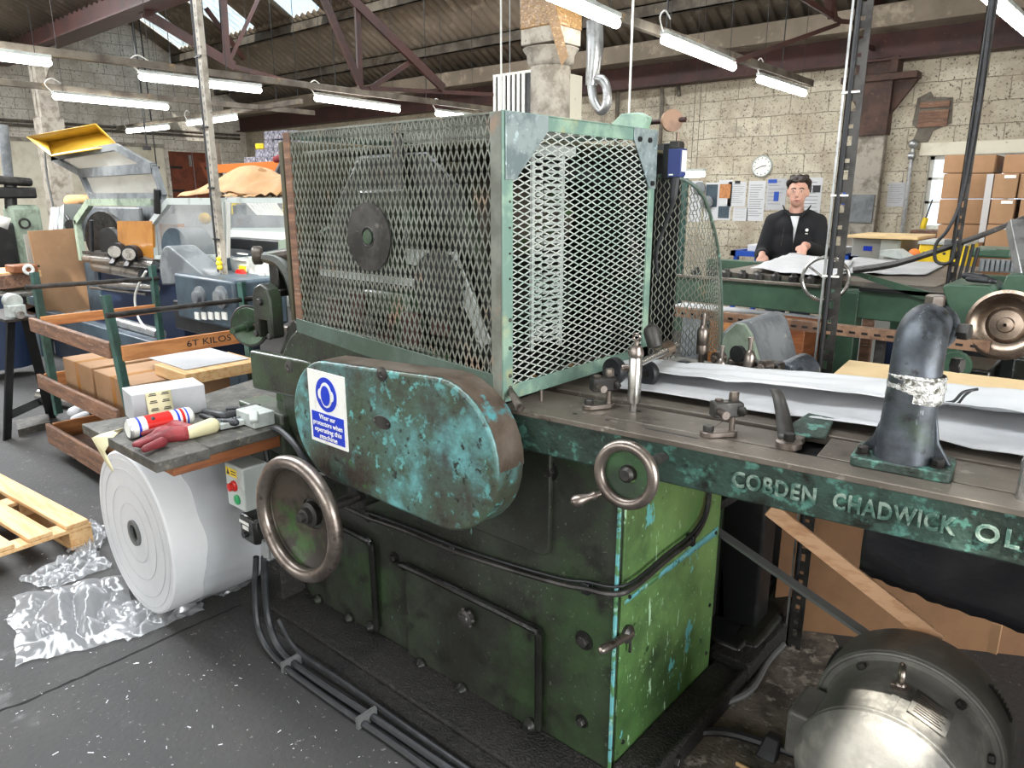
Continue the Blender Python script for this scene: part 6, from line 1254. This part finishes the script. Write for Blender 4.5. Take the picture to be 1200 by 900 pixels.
film('plastic_film', [(22, 680), (60, 692), (130, 665), (105, 640)], .07, 'patterned bubble film beside the pallet corner', seed=3, nu=30, nv=20)
film('plastic_film', [(78, 645), (110, 652), (128, 625), (108, 608)], .07, 'film scrap between pallet and paper roll', seed=4, nu=24, nv=20)
film('plastic_film', [(235, 695), (262, 700), (300, 680), (285, 668)], .03, 'film piece at the rear right of the paper roll', seed=5, nu=24, nv=20)
# --- pallet
pl_ = thing('wooden_pallet', (-3.95, .75, 0), 'new pale pine pallet on the floor at the left edge', 'pallet')
o0 = P(106, 607, z=.13); e1 = (P(0, 552, z=.13)-o0).normalized(); e2 = Vector((-e1.y, e1.x, 0)) if True else None
if e2.y > 0: e2 = -e2
def pb(n, a0, a1, b0, b1, z0, z1, m_='wood'): 
    p = [o0+e1*a+e2*b for a, b in ((a0, b0), (a1, b0), (a1, b1), (a0, b1))]; return obj(n, MB().prism([(v.x, v.y, z0) for v in p], (0, 0, z1-z0)), m_, pl_, bevel=.003)
for i in range(6): pb('deck_board', .0+.0, 1.2, .01+.155*i, .01+.155*i+.10, .108, .128)
for a in (.0, .55, 1.1): pb('cross_board', a, a+.1, 0, .9, .088, .107)
for a in (.0, .55, 1.1):
    for b in (.0, .4, .8): pb('block', a, a+.1, b, b+.1, .02, .087)
for b in (0, .4, .8): pb('bottom_board', 0, 1.2, b, b+.1, 0, .019)
# --- trestle with clamp bar
ts = thing('steel_trestle', (-5.7, 1.45, 0), 'dark steel A frame trestle with a bright clamp bar at the left edge', 'trestle')
top = Vector((-5.45, 1.42, .82))
obj('leg', MB().bar((-5.66, 1.28, 0), top+Vector((-.05, -.04, 0)), .06, .012), 'blackmetal', ts); obj('leg', MB().bar((-5.98, 1.65, 0), top+Vector((-.06, .05, 0)), .06, .012), 'blackmetal', ts)
obj('leg', MB().bar((-5.2, 1.22, 0) if False else (-6.3, 1.2, 0), top+Vector((-.5, -.03, 0)), .06, .012), 'blackmetal', ts)
obj('cross_brace', MB().bar((-5.66, 1.3, .16), (-5.95, 1.62, .16), .012, .06), 'blackmetal', ts)
obj('top_plate', MB().box(top+Vector((-.55, -.09, 0)), top+Vector((.02, .09, .02))), 'darksteel', ts, bevel=.002)
obj('clamp_body', MB().box(top+Vector((-.12, -.05, .02)), top+Vector((-.02, .05, .1))).cyl(top+Vector((-.15, 0, .12)), top+Vector((-.05, 0, .12)), .05), 'lightgrey', ts, bevel=.006)
obj('chrome_bar', MB().cyl(top+Vector((-.1, .02, .07)), top+Vector((.1, -.02, .05)), .025), 'chrome', ts)
single('steel_roller', MB().cyl((-6.5, 1.75, .06), (-5.2, 2.1, .06), .055), 'chrome', 'bright steel roller lying on the floor behind the trestle', 'roller')
single('kerb_board', MB().prism([P(22, 512, z=0), P(60, 502, z=0), P(58, 492, z=0), P(20, 500, z=0)], (0, 0, .05)), 'benchwood', 'short grey board on the floor by the trestle foot', 'board')
single('white_rag', blob('white_rag', [cap(P(85, 478, z=.1), P(95, 472, z=.1), .05, .04), cap(P(88, 485, z=.08), P(98, 482, z=.08), .05, .03)], 'white', None, .01).data and MB(), 'white', '', '') if False else None
rg = blob('white_rag', [cap(P(86, 484, z=.05), P(96, 478, z=.06), .045, .04), cap(P(88, 492, z=.04), P(100, 486, z=.05), .035, .03)], 'white', None, .01, loc=tuple(P(90, 490, z=0))); tag(rg, 'bunched white rag on the floor behind the trolley post', 'rag')

# --- blue grey machine with clear guards
lm = thing('finishing_machine', (-6.2, 3.0, 0), 'blue grey finishing machine with rollers, clear guards and a raised yellow tray', 'machine')
Lp = lambda px, py, y=2.7: P(px, py, y=y)
def lo(n, mb, m_, **k): return obj(n, mb, m_, lm, **k)
lo('base_frame', MB().box((-8.0, 2.72, 0), (-6.0, 3.4, .98)), 'bluepaint', bevel=.01)
lo('end_plate', MB().prism([Lp(97, 300), Lp(112, 300), Lp(125, 410), Lp(112, 415)], (0, .03, 0)), 'bluegrey', bevel=.004)
lo('lower_beam', MB().box((-8.6, 2.35, .32), (-4.3, 2.45, .50)), 'bluegrey', bevel=.01); lo('lower_cabinet', MB().box((-8.4, 2.45, .0), (-4.3, 2.7, .42)), 'bluepaint', bevel=.01)
lo('beam_leg', MB().box((-8.6, 2.34, 0), (-8.45, 2.46, .62)), 'bluegrey', bevel=.01); lo('beam_leg', MB().box((-4.6, 2.34, 0), (-4.45, 2.46, .45)), 'bluegrey', bevel=.01)
for (a, b, r, y, mm) in (((100, 303), (182, 311), .035, 2.62, 'chrome'), ((113, 311), (170, 322), .06, 2.66, 'chrome'), ((118, 333), (183, 338), .035, 2.6, 'chrome'), ((106, 337), (172, 345), .014, 2.6, 'chrome'), ((135, 377), (188, 392), .05, 2.5, 'galv'), ((112, 296), (180, 303), .02, 2.8, 'darksteel')):
    lo('roller', MB().cyl(Lp(*a, y=y), Lp(*b, y=y), r), mm)
m = MB().lathe([(.05, 0), (.26, .0), (.27, .02), (.27, .07), (.05, .07)], Lp(129, 280, 2.95), (.3, -1, 0), 48); lo('dark_disc', m, 'darksteel'); lo('inner_disc', MB().lathe([(.1, 0), (.14, .02), (.14, .08), (.05, .09)], Lp(136, 284, 2.8), (.3, -1, 0), 30), 'blackmetal')
lo('amber_panel', MB().prism([Lp(137, 259, 2.68), Lp(178, 259, 2.68), Lp(180, 303, 2.68), Lp(150, 297, 2.68), Lp(143, 285, 2.68), Lp(138, 282, 2.68)], (0, .02, 0)), 'amber')
for px, py in ((138, 296), (155, 299)):
    w_ = lo('press_wheel', MB().lathe([(.06, -.03), (.085, -.03), (.085, .03), (.06, .03)], Lp(px, py, 2.6), (.5, -1, 0), 24), 'black'); obj('wheel_cap', MB().cyl(Lp(px-3, py-1, 2.56), Lp(px-4, py-1, 2.52), .05), 'chrome', w_); obj('wheel_arm', MB().bar(Lp(px, py+2, 2.58), Lp(px-7, py+14, 2.5), .04, .03), 'darksteel', w_)
lo('black_lever', MB().cyl(Lp(108, 300, 2.65), Lp(107, 258, 2.65), .018), 'black')
lo('ledge', MB().box(Lp(96, 294, 2.62)-Vector((0, 0, .03)), (-6.2, 2.9, Lp(96, 294, 2.62).z)), 'darksteel')
# side frame shapes: bent tube frames with clear panes
def frame_loop(n, pts, r, m_): mb = MB(); 
def loop(pts, r): 
    mb = MB()
    for i in range(len(pts)): mb.bar(pts[i], pts[(i+1) % len(pts)], r, r*.7, (0, 1, 0))
    return mb
lo('bent_frame', MB().bar(Lp(105, 238), Lp(90, 260), .07, .05, (0, 1, 0)).bar(Lp(90, 258), Lp(97, 305), .07, .05, (0, 1, 0)).bar(Lp(105, 237), Lp(180, 237), .06, .05, (0, 1, 0)), 'palegreen')
hz = [Lp(62, 185), Lp(136, 172), Lp(181, 197), Lp(192, 230), Lp(107, 230), Lp(95, 203)]
lf = lo('raised_clear_door', loop(hz, .055).bar(Lp(95, 203), Lp(180, 197), .08, .05, (0, 1, 0)), 'greymach')
obj('clear_pane', MB().prism([v+Vector((0, .02, 0)) for v in hz], (0, .004, 0)), 'perspex', lf, smooth=0)
obj('gas_strut', MB().cyl(Lp(184, 222, 2.66), Lp(184, 250, 2.66), .025), 'blackmetal', lf)
yt = lo('yellow_tray', MB(), 'mustard') if False else None
A0, A1, A2, A3 = Lp(31, 160, 2.5), Lp(112, 145, 2.95), Lp(138, 170, 2.75), Lp(60, 183, 2.45)
B0, B1, B2, B3 = Lp(58, 168, 2.62), Lp(117, 153, 2.98), Lp(136, 164, 2.80), Lp(60, 177, 2.6)
m = MB(); m.add([A0, A1, A2, A3, Lp(56, 167, 2.75), Lp(118, 155, 3.1), Lp(136, 168, 2.95), Lp(60, 181, 2.65)], [(0, 1, 5, 4), (1, 2, 6, 5), (2, 3, 7, 6), (3, 0, 4, 7), (4, 5, 6, 7)])
lo('yellow_tray', m, 'mustard', solid=.012, smooth=20)
hp_ = [Lp(198, 236), Lp(262, 236), Lp(263, 262), Lp(263, 302), Lp(182, 303), Lp(178, 262)]
hf = lo('clear_hood', loop(hp_, .05), 'lightgrey'); obj('clear_pane', MB().prism([v+Vector((0, .02, 0)) for v in hp_], (0, .004, 0)), 'perspex', hf, smooth=0)
obj('hood_side', MB().prism([Lp(262, 236), Lp(267, 236), Lp(267, 302), Lp(262, 302)], (0, .02, 0)), 'signwhite', hf)
lo('hood_back_panel', MB().box((-6.2, 3.3, 1.05), (-4.9, 3.33, 1.45)), 'greymach'); lo('rust_plate', MB().box(Lp(186, 262, 3.0), Lp(212, 298, 3.0)+Vector((0, .02, 0))), 'rust'); lo('orange_tag', MB().box(Lp(208, 262, 2.95), Lp(215, 276, 2.95)+Vector((0, .02, 0))), 'orangewood')
m = MB().lathe([(.05, 0), (.16, 0), (.17, .02), (.17, .25), (.05, .25)], Lp(236, 290, 2.95), (.2, -1, 0), 30); lo('blue_motor', m, 'bluegrey')
lo('inner_yellow_part', MB().ball(Lp(240, 256, 3.1), (.1, .03, .05), 12, 8), 'mustard')
# rear long clear cover
c2 = [Lp(268, 235, 3.1), Lp(345, 235, 3.1), Lp(345, 270, 3.1), Lp(268, 270, 3.1)]
hf2 = lo('long_clear_cover', loop(c2, .04), 'lightgrey'); obj('clear_pane', MB().prism([v+Vector((0, .02, 0)) for v in c2], (0, .004, 0)), 'perspex', hf2, smooth=0)
obj('white_edge', MB().box(c2[3]+Vector((0, -.02, -.06)), c2[2]+Vector((0, .02, -.02))), 'signwhite', hf2)
m = MB()
for i in range(9): a_ = Lp(290+4*i, 238, 3.35); b_ = Lp(318+3*i, 268, 3.35); m.bar(a_, b_, .025, .01)
lo('pale_belt', m, 'signwhite'); lo('inner_machinery', MB().box((-6.0, 3.5, .9), (-3.9, 3.8, 1.5)), 'cable', bevel=.02)
for px, py, w in ((278, 250, 'bluegrey'), (272, 245, 'yellow'), (337, 246, 'yellow')): q = Lp(px, py, 3.4); lo('guide_block', MB().box(q-Vector((.08, 0, .1)), q+Vector((.08, .05, .08))), w, bevel=.01)
lo('dark_bed', MB().box(Lp(266, 278, 3.0), Lp(345, 298, 3.0)+Vector((0, .4, 0))), 'blackmetal', bevel=.01); lo('sloping_bed', MB().prism([Lp(270, 302, 2.9), Lp(300, 297, 2.9), Lp(345, 288, 2.9), Lp(345, 300, 2.9), Lp(290, 305, 2.9)], (0, .1, 0)), 'bluegrey')
# gearbox, belt cover, control pillar
m = MB(); n_ = 12; cc = Lp(212, 328, 2.45)
arch = [Lp(190, 334, 2.45)]+[Vector((cc.x-.16+.0+.18*math.cos(PI-PI*.62*i/n_), 2.45, cc.z+.02+.22*math.sin(PI-PI*.62*i/n_))) for i in range(n_+1)]+[Lp(242, 326, 2.45), Lp(238, 331, 2.45)]
lo('belt_cover', MB().prism(arch, (0, .2, 0)), 'greymach', bevel=.01); lo('blue_cover', MB().prism([Lp(186, 312, 2.7), Lp(205, 302, 2.7), Lp(250, 302, 2.7), Lp(258, 330, 2.7), Lp(190, 334, 2.7)], (0, .3, 0)), 'bluegrey', bevel=.02)
gx = lo('gearbox', MB().box(Lp(206, 350, 2.4)+Vector((0, 0, -.14)), Lp(272, 330, 2.4)+Vector((0, .4, 0))), 'bluegrey', bevel=.02)
for px in (236, 261): q = Lp(px, 348, 2.4); obj('round_flange', MB().lathe([(.075, 0), (.075, .02), (.045, .025), (.045, .05), (.01, .055)], q, (0, -1, 0), 26), 'greymach', gx)
lo('lower_gear_frame', MB().box(Lp(206, 385, 2.42), Lp(275, 366, 2.42)+Vector((0, .3, 0))), 'blackmetal', bevel=.01); 
for i in range(5): q = Lp(232+8*i, 371, 2.4); lo('pale_tag', MB().box(q-Vector((.03, .01, .02)), q+Vector((.03, 0, .03))), 'signwhite')
cp_ = lo('control_pillar', MB().prism([Lp(269, 302, 2.75), Lp(316, 300, 2.75), Lp(320, 362, 2.75), Lp(280, 372, 2.75)], (0, .15, 0)), 'lightgrey', bevel=.006)
q = Lp(287, 323, 2.74); obj('red_isolator', MB().box(q-Vector((.06, .01, .07)), q+Vector((.03, 0, .07))), 'yellow', cp_); obj('red_isolator_knob', MB().cyl(q-Vector((0, .01, 0)), q-Vector((0, .05, 0)), .05), 'redplastic', cp_)
for px, py, mm in ((303, 357, 'greenplastic'), (293, 360, 'redplastic'), (312, 355, 'redplastic'), (306, 341, 'blackmetal')): q = Lp(px, py, 2.74); obj('push_button', MB().cyl(q, q-Vector((0, .02, 0)), .022), mm, cp_)
for x0, y0, x1, y1 in ((273, 302, 287, 306), (282, 313, 289, 318), (303, 317, 310, 328), (278, 296, 290, 299)): obj('paper_label', MB().box(Lp(x0, y0, 2.742), Lp(x1, y1, 2.738)), 'signwhite', cp_)
lo('grey_funnel', MB().prism([Lp(284, 332, 2.6), Lp(299, 332, 2.6), Lp(297, 350, 2.6), Lp(287, 352, 2.6)], (0, .05, 0)), 'greymach'); lo('pale_cover', MB().prism([Lp(326, 282, 2.3), Lp(345, 278, 2.3), Lp(345, 312, 2.3), Lp(326, 314, 2.3)], (0, .1, 0)), 'palegreen')
lo('white_cable', MB().tube([Lp(171, 318, 2.3), Lp(163, 333, 2.3), Lp(158, 350, 2.3), Lp(162, 372, 2.3), Lp(172, 386, 2.3)], .009, sub=4), 'signwhite')
lo('rear_table', MB().box((-8.8, 3.6, .9), (-4.2, 3.9, 1.58)), 'greymach', bevel=.02)
lo('grey_rear_panel', MB().box(Lp(72, 241, 3.5), Lp(168, 290, 3.5)+Vector((0, .05, 0))), 'greymach', bevel=.02)
lo('crank_handle', MB().cyl(Lp(84, 262, 3.0), Lp(78, 253, 3.0), .02).cyl(Lp(83, 264, 3.0), Lp(83, 264, 2.95), .06), 'blackmetal')
# top of the machine: brown paper heap on a shelf
def heap(nm, X0, X1, Y0, Y1, z0, prof, lb, seed, m_='kraft'):
    g = MB().grid(lambda u, v: (X0+(X1-X0)*u, Y0+(Y1-Y0)*v+.05*nz3(u*4, v*3, seed), z0+prof(u)*math.sin(PI*min(1, max(0, v*.9+.05)))+.05*abs(nz3(u*6, v*5, seed))), 40, 16)
    return single(nm, g, m_, lb, 'brown paper', solid=.003, smooth=35)
q0 = P(222, 232, y=3.75); q1 = P(345, 235, y=3.75)
heap('brown_paper', q0.x, q1.x, 3.62, 4.3, 1.585, lambda u: .05+.20*math.exp(-((u-.42)/.26)**2)+.13*u, 'heap of crumpled brown kraft paper on top of the finishing machine', 2)
heap('brown_paper', q0.x+.9, q1.x, 3.58, 4.0, 1.585, lambda u: .03+.07*u+.03*math.sin(u*9), 'folded brown paper lying in front of the kraft heap', 5)
cr_ = MB(); v_ = [P(287, 218, y=3.9), P(305, 196, y=3.9), P(312, 199, y=3.95), P(312, 208, y=3.95)]; cr_.add(v_, [(0, 1, 2, 3)]); single('brown_paper_flap', cr_, 'kraft', 'upright torn flap of brown paper behind the heap', 'brown paper', solid=.004)
blb = blob('brown_paper_lump', [cap(P(83, 236, y=3.7), P(100, 235, y=3.7), .09, .08), cap(P(96, 234, y=3.65), P(104, 235, y=3.65), .07, .05)], 'kraft', None, .015, loc=tuple(P(92, 240, y=3.7))); tag(blb, 'small scrunched brown paper lump behind the raised clear door', 'brown paper')
# --- tall slotted post in front of this machine
lp_ = thing('white_slotted_post', (-5.0, 2.6, 1.0), 'tall pale slotted post with a black cable rising from the finishing machine', 'post')
obj('angle', MB().box((-5.03, 2.58, .95), (-4.98, 2.62, 4.0)).box((-5.06, 2.6, .95), (-5.03, 2.61, 4.0)), 'column', lp_, bevel=.002)
m = MB()
for i in range(60): m.box((-5.012, 2.578, 1.0+i*.05), (-5.0, 2.581, 1.02+i*.05))
obj('slot', m, 'cable', lp_); obj('cable', MB().cyl((-5.045, 2.585, .95), (-5.045, 2.585, 4.0), .012, seg=8), 'black', lp_)
for z in (1.3, 1.65, 2.05, 2.5): obj('cable_tie', MB().box((-5.06, 2.57, z), (-4.975, 2.58, z+.012)), 'blackmetal', lp_)
obj('yellow_plug', MB().ball((-4.99, 2.565, 1.14), .022, 12, 8).ball((-4.985, 2.565, 1.11), .02, 12, 8).ball((-4.99, 2.565, 1.17), .016, 12, 8), 'yellow', lp_); obj('shelf_foot', MB().box((-5.1, 2.55, .9), (-4.9, 2.66, .95)), 'darksteel', lp_)
# --- far left: screw press, workbench, cardboard sheets
fp = thing('screw_press', (-9.6, 2.6, 0), 'old pale green hand screw press with a tall spindle at the left edge', 'press')
q = P(6, 200, x=-9.6)
def fo(n, mb, m_, **k): return obj(n, mb, m_, fp, **k)
a_ = P(14, 290, x=-9.6); b_ = P(44, 240, x=-9.6)
fo('column_casting', MB().box((-9.75, a_.y, .0), (-9.5, b_.y, b_.z)), 'palegreen', bevel=.05); fo('dark_guard', MB().box((-9.6, a_.y-.5, .3), (-9.45, a_.y+.02, P(5, 260, x=-9.6).z)), 'blackmetal', bevel=.03)
fo('tall_spindle', MB().cyl((-9.6, P(10, 210, x=-9.6).y, P(10, 212, x=-9.6).z), (-9.6, P(4, 150, x=-9.6).y, 2.35), .05), 'greymach')
fo('crosshead', MB().bar(P(-12, 210, x=-9.6), P(36, 214, x=-9.6), .2, .09), 'darksteel', bevel=.03); fo('lower_crosshead', MB().bar(P(-12, 226, x=-9.6), P(40, 226, x=-9.6), .2, .12), 'blackmetal', bevel=.02)
fo('platen_screw', MB().cyl(P(12, 214, x=-9.6), P(13, 245, x=-9.6), .06), 'blackmetal'); fo('oval_slot', MB().torus(P(29, 262, x=-9.44), (1, 0, 0), .05, .012, 20, 6), 'darksteel'); fo('base', MB().box((-9.9, 2.2, 0), (-9.3, 3.1, .25)), 'bodydark', bevel=.02)
fo('hanging_tag', MB().add([P(-4, 252, x=-9.3), P(13, 256, x=-9.3), P(9, 269, x=-9.3), P(-2, 265, x=-9.3)], [(0, 1, 2, 3)]), 'signwhite', solid=.004)
wb = thing('timber_workbench', (-8.4, 1.95, 0), 'timber workbench with crossed legs cut by the left edge', 'workbench')
def wo(n, mb, m_, **k): return obj(n, mb, m_, wb, **k)
X_ = -7.8
def wbar(n, a, b, w_, h_, m_='oldwood', x=X_): wo(n, MB().bar(P(*a, x=x), P(*b, x=x), w_, h_), m_, bevel=.004)
wbar('bench_top', (-15, 322), (36, 318), .6, .06, 'wood', -8.1); wbar('apron', (-15, 333), (38, 327), .05, .12); wbar('shelf', (-15, 346), (38, 341), .5, .03, 'benchwood'); wbar('cross_leg', (-10, 350), (42, 363), .05, .07); wbar('cross_leg', (-8, 383), (42, 362), .05, .07); wbar('foot_beam', (-15, 388), (30, 376), .08, .08); wbar('low_shelf', (-15, 400), (30, 392), .4, .03, 'greymach')
single('dark_bin', MB().cyl((-7.75, P(-2, 370, x=-7.75).y, .1), (-7.75, P(-2, 370, x=-7.75).y, .75), .22), 'bluepaint', 'dark blue bin under the timber workbench', 'bin')
fcl = thing('glue_tin', P(24, 319, x=-7.8), 'small red and white tin on the timber workbench', 'tin'); q = P(26, 319, x=-7.8); obj('tin_body', MB().box(q-Vector((.12, .1, 0)), q+Vector((.12, .1, .07))), 'crate', fcl, bevel=.01); obj('white_roll', MB().torus(q+Vector((.125, .02, .03)), (1, 0, 0), .035, .015, 20, 8), 'signwhite', fcl)
single('tin_lid_board', pbox(17, 308, 38, 313, 2.2, .2) if False else MB().box(P(17, 313, x=-8.0), P(38, 309, x=-8.0)+Vector((.2, 0, 0))), 'blackmetal', 'thin dark plate lying behind the red and white tin', 'plate')
cs = [P(32, 271, x=-8.2), P(93, 267, x=-8.2), P(106, 362, x=-8.2), P(53, 370, x=-8.2)]
single('cardboard_sheet', MB().prism(cs, (.02, 0, 0)), 'card', 'tall brown cardboard sheet leaning beside the finishing machine', 'cardboard', smooth=0)
cs = [P(27, 275, x=-8.35), P(60, 271, x=-8.35), P(75, 372, x=-8.35), P(45, 372, x=-8.35)]
single('cardboard_sheet', MB().prism(cs, (.02, 0, 0)), 'greyboard', 'pale board edge showing behind the tall cardboard sheet', 'cardboard', smooth=0)
pp_ = thing('shelf_of_papers', P(68, 268, y=3.6), 'white standing paper files beside the scarred column', 'papers'); 
for k_, (x0, x1) in enumerate(((58, 63), (63, 68), (68, 74))): obj('file', MB().prism([P(x0-1, 270, y=3.3), P(x1, 270, y=3.3), P(x1+1, 245-3*k_, y=3.3), P(x0+2, 243, y=3.3)], (0, .2, 0)), ('signwhite', 'greypaper', 'lightgrey')[k_], pp_)
# --- racking at the back left
rk_ = thing('pallet_racking', (-9.5, 6.2, 0), 'orange beam pallet racking along the far wall behind the cage', 'racking')
z_ = P(300, 196, y=6.0).z
obj('beam', MB().box((P(252, 197, y=6).x, 6.0, z_-.06), (-5.4, 6.05, z_+.07)), 'orange', rk_, bevel=.003); obj('rear_beam', MB().box((P(252, 197, y=6).x, 7.0, z_-.06), (-5.4, 7.05, z_+.07)), 'orange', rk_, bevel=.003)
obj('shelf_deck', MB().box((P(252, 197, y=6).x, 6.05, z_+.0), (-5.4, 7.0, z_+.05)), 'oldwood', rk_)
for x in (P(252, 197, y=6).x, -7.0, -5.5):
    for y in (6.0, 7.0): obj('upright', MB().box((x-.04, y+.05, 0), (x+.04, y+.1, z_+.4)), 'greysteel', rk_)
obj('grey_strut', MB().bar(P(322, 208, y=5.9), P(333, 187, y=5.9), .08, .03), 'greymach', rk_)
zt = z_+.07
for i, (x0, y0, x1, y1, Y) in enumerate(((286, 184, 298, 193.5, 6.15), (300, 184, 311, 193.5, 6.15), (299, 175, 309, 184, 6.25), (309, 164, 319, 174, 6.25), (320, 164, 331, 174, 6.25), (309, 174, 319, 184, 6.25), (320, 174, 331, 184, 6.25), (311, 184, 322, 193.5, 6.2), (309, 154, 319, 164, 6.25), (320, 153, 331, 163, 6.25), (332, 153, 342, 163, 6.25), (332, 163, 342, 174, 6.25), (299, 168, 308, 174.5, 6.25))):
    my = (y0+y1)/2; a_ = P(x0, my, y=Y).x; b_ = P(x1, my, y=Y).x; t1 = P((x0+x1)/2, y0, y=Y).z; t0 = P((x0+x1)/2, y1, y=Y).z
    pk = thing('printed_pack', ((a_+b_)/2, Y+.15, t0), ('yellow green printed pack on the racking' if i == 12 else 'film wrapped grey blue printed pack on the racking shelf, one of a stack'), 'pack', None if i == 12 else 'film wrapped packs on the racking')
    obj('pack_body', MB().box((a_, Y, t0), (b_, Y+.35, t1)), 'printed' if i < 12 else 'yellow', pk, bevel=.01)
red_ = blob('red_cushion', [cap(P(323, 187, y=5.95), P(333, 184, y=5.95), .05, .06)], 'red', None, .02, loc=tuple(P(328, 190, y=5.95))); tag(red_, 'dark red padded bundle at the edge of the racking', 'bundle')
# loose cables drooping from the channels
def drop(px, y0, y1, Y, lb): 
    a_ = P(px[0], y0, y=Y); b_ = P(px[1], y1, y=Y); s = single('hanging_cable', MB().tube([(a_.x, Y, b_.z), (a_.x+.01, Y, (a_.z+b_.z)/2), (a_.x, Y, max(a_.z, b_.z) if False else (slope_z(Y)-.05))], .012, seg=6, sub=3).box((a_.x-.04, Y-.04, b_.z-.05), (a_.x+.04, Y+.04, b_.z)), 'blackmetal', lb, 'cable'); return s
drop((155, 168), 30, 172, 4.6, 'dark rod hanging down beyond the yellow tray near the wall'); drop((178, 183), 150, 195, 6.4, 'thin dark pendant cable hanging left of the brown door')
for px, y0, y1, Y, lb in ((587, -5, 132, 4.9, 'thin white suspension wire in front of the ventilation cabinet'), (741, 30, 138, 4.6, 'white suspension wire dropping behind the top right corner of the cage')):
    a_ = P(px, y0, y=Y); b_ = P(px, y1, y=Y); single('suspension_wire', MB().cyl((a_.x, Y, b_.z), (a_.x, Y, max(a_.z, slope_z(Y)-.02)), .008, seg=6), 'signwhite', lb, 'wire')

# --- marks and litter on the floor
def crack(pts, w_, n):
    m = MB(); ps = []
    for i in range(len(pts)-1):
        a_, b_ = P(*pts[i], z=.002), P(*pts[i+1], z=.002)
        for k_ in range(8): q = a_.lerp(b_, k_/8); ps.append(q+Vector((.008*nz3(q.x*25, q.y*25), .012*nz3(q.x*25, q.y*25, 7), 0)))
    for i, q in enumerate(ps):
        h_ = w_*(.4+abs(nz3(i*.7, 3)))
        m.v += [q+Vector((-h_*.5, -h_*.2, 0)), q+Vector((h_*.5, h_*.2, 0))]
        if i: m.f.append((2*i-2, 2*i, 2*i+1, 2*i-1))
    struct('trim_%d' % n, m, 'crack')
crack([(-20, 840), (30, 822), (90, 795), (150, 768), (220, 736), (290, 705)], .013, 25)
crack([(120, 640), (60, 690), (10, 700)], .008, 26)
m = MB(); r_ = random.Random(3)
for i in range(240):
    u_, v_ = r_.uniform(-20, 560), r_.uniform(640, 900) if r_.random() < .8 else r_.uniform(470, 640)
    q = P(u_, v_, z=.002); 
    if q.y > 1.2 and q.x > -2.5: continue
    s_ = r_.choice((.0008, .001, .0012, .0015, .002, .003)); a_ = r_.uniform(0, PI); d1 = Vector((math.cos(a_), math.sin(a_), 0))*s_*r_.uniform(1, 3.5); d2 = Vector((-math.sin(a_), math.cos(a_), 0))*s_*.5
    m.add([q-d1-d2, q+d1-d2, q+d1+d2+Vector((0, 0, .001)), q-d1+d2+Vector((0, 0, .001))], [(0, 1, 2, 3)])
single('paper_dust', m, 'white', 'tiny scraps of white paper dust scattered over the dark floor', 'litter', kind='stuff', loc=(-2.5, .8, 0))
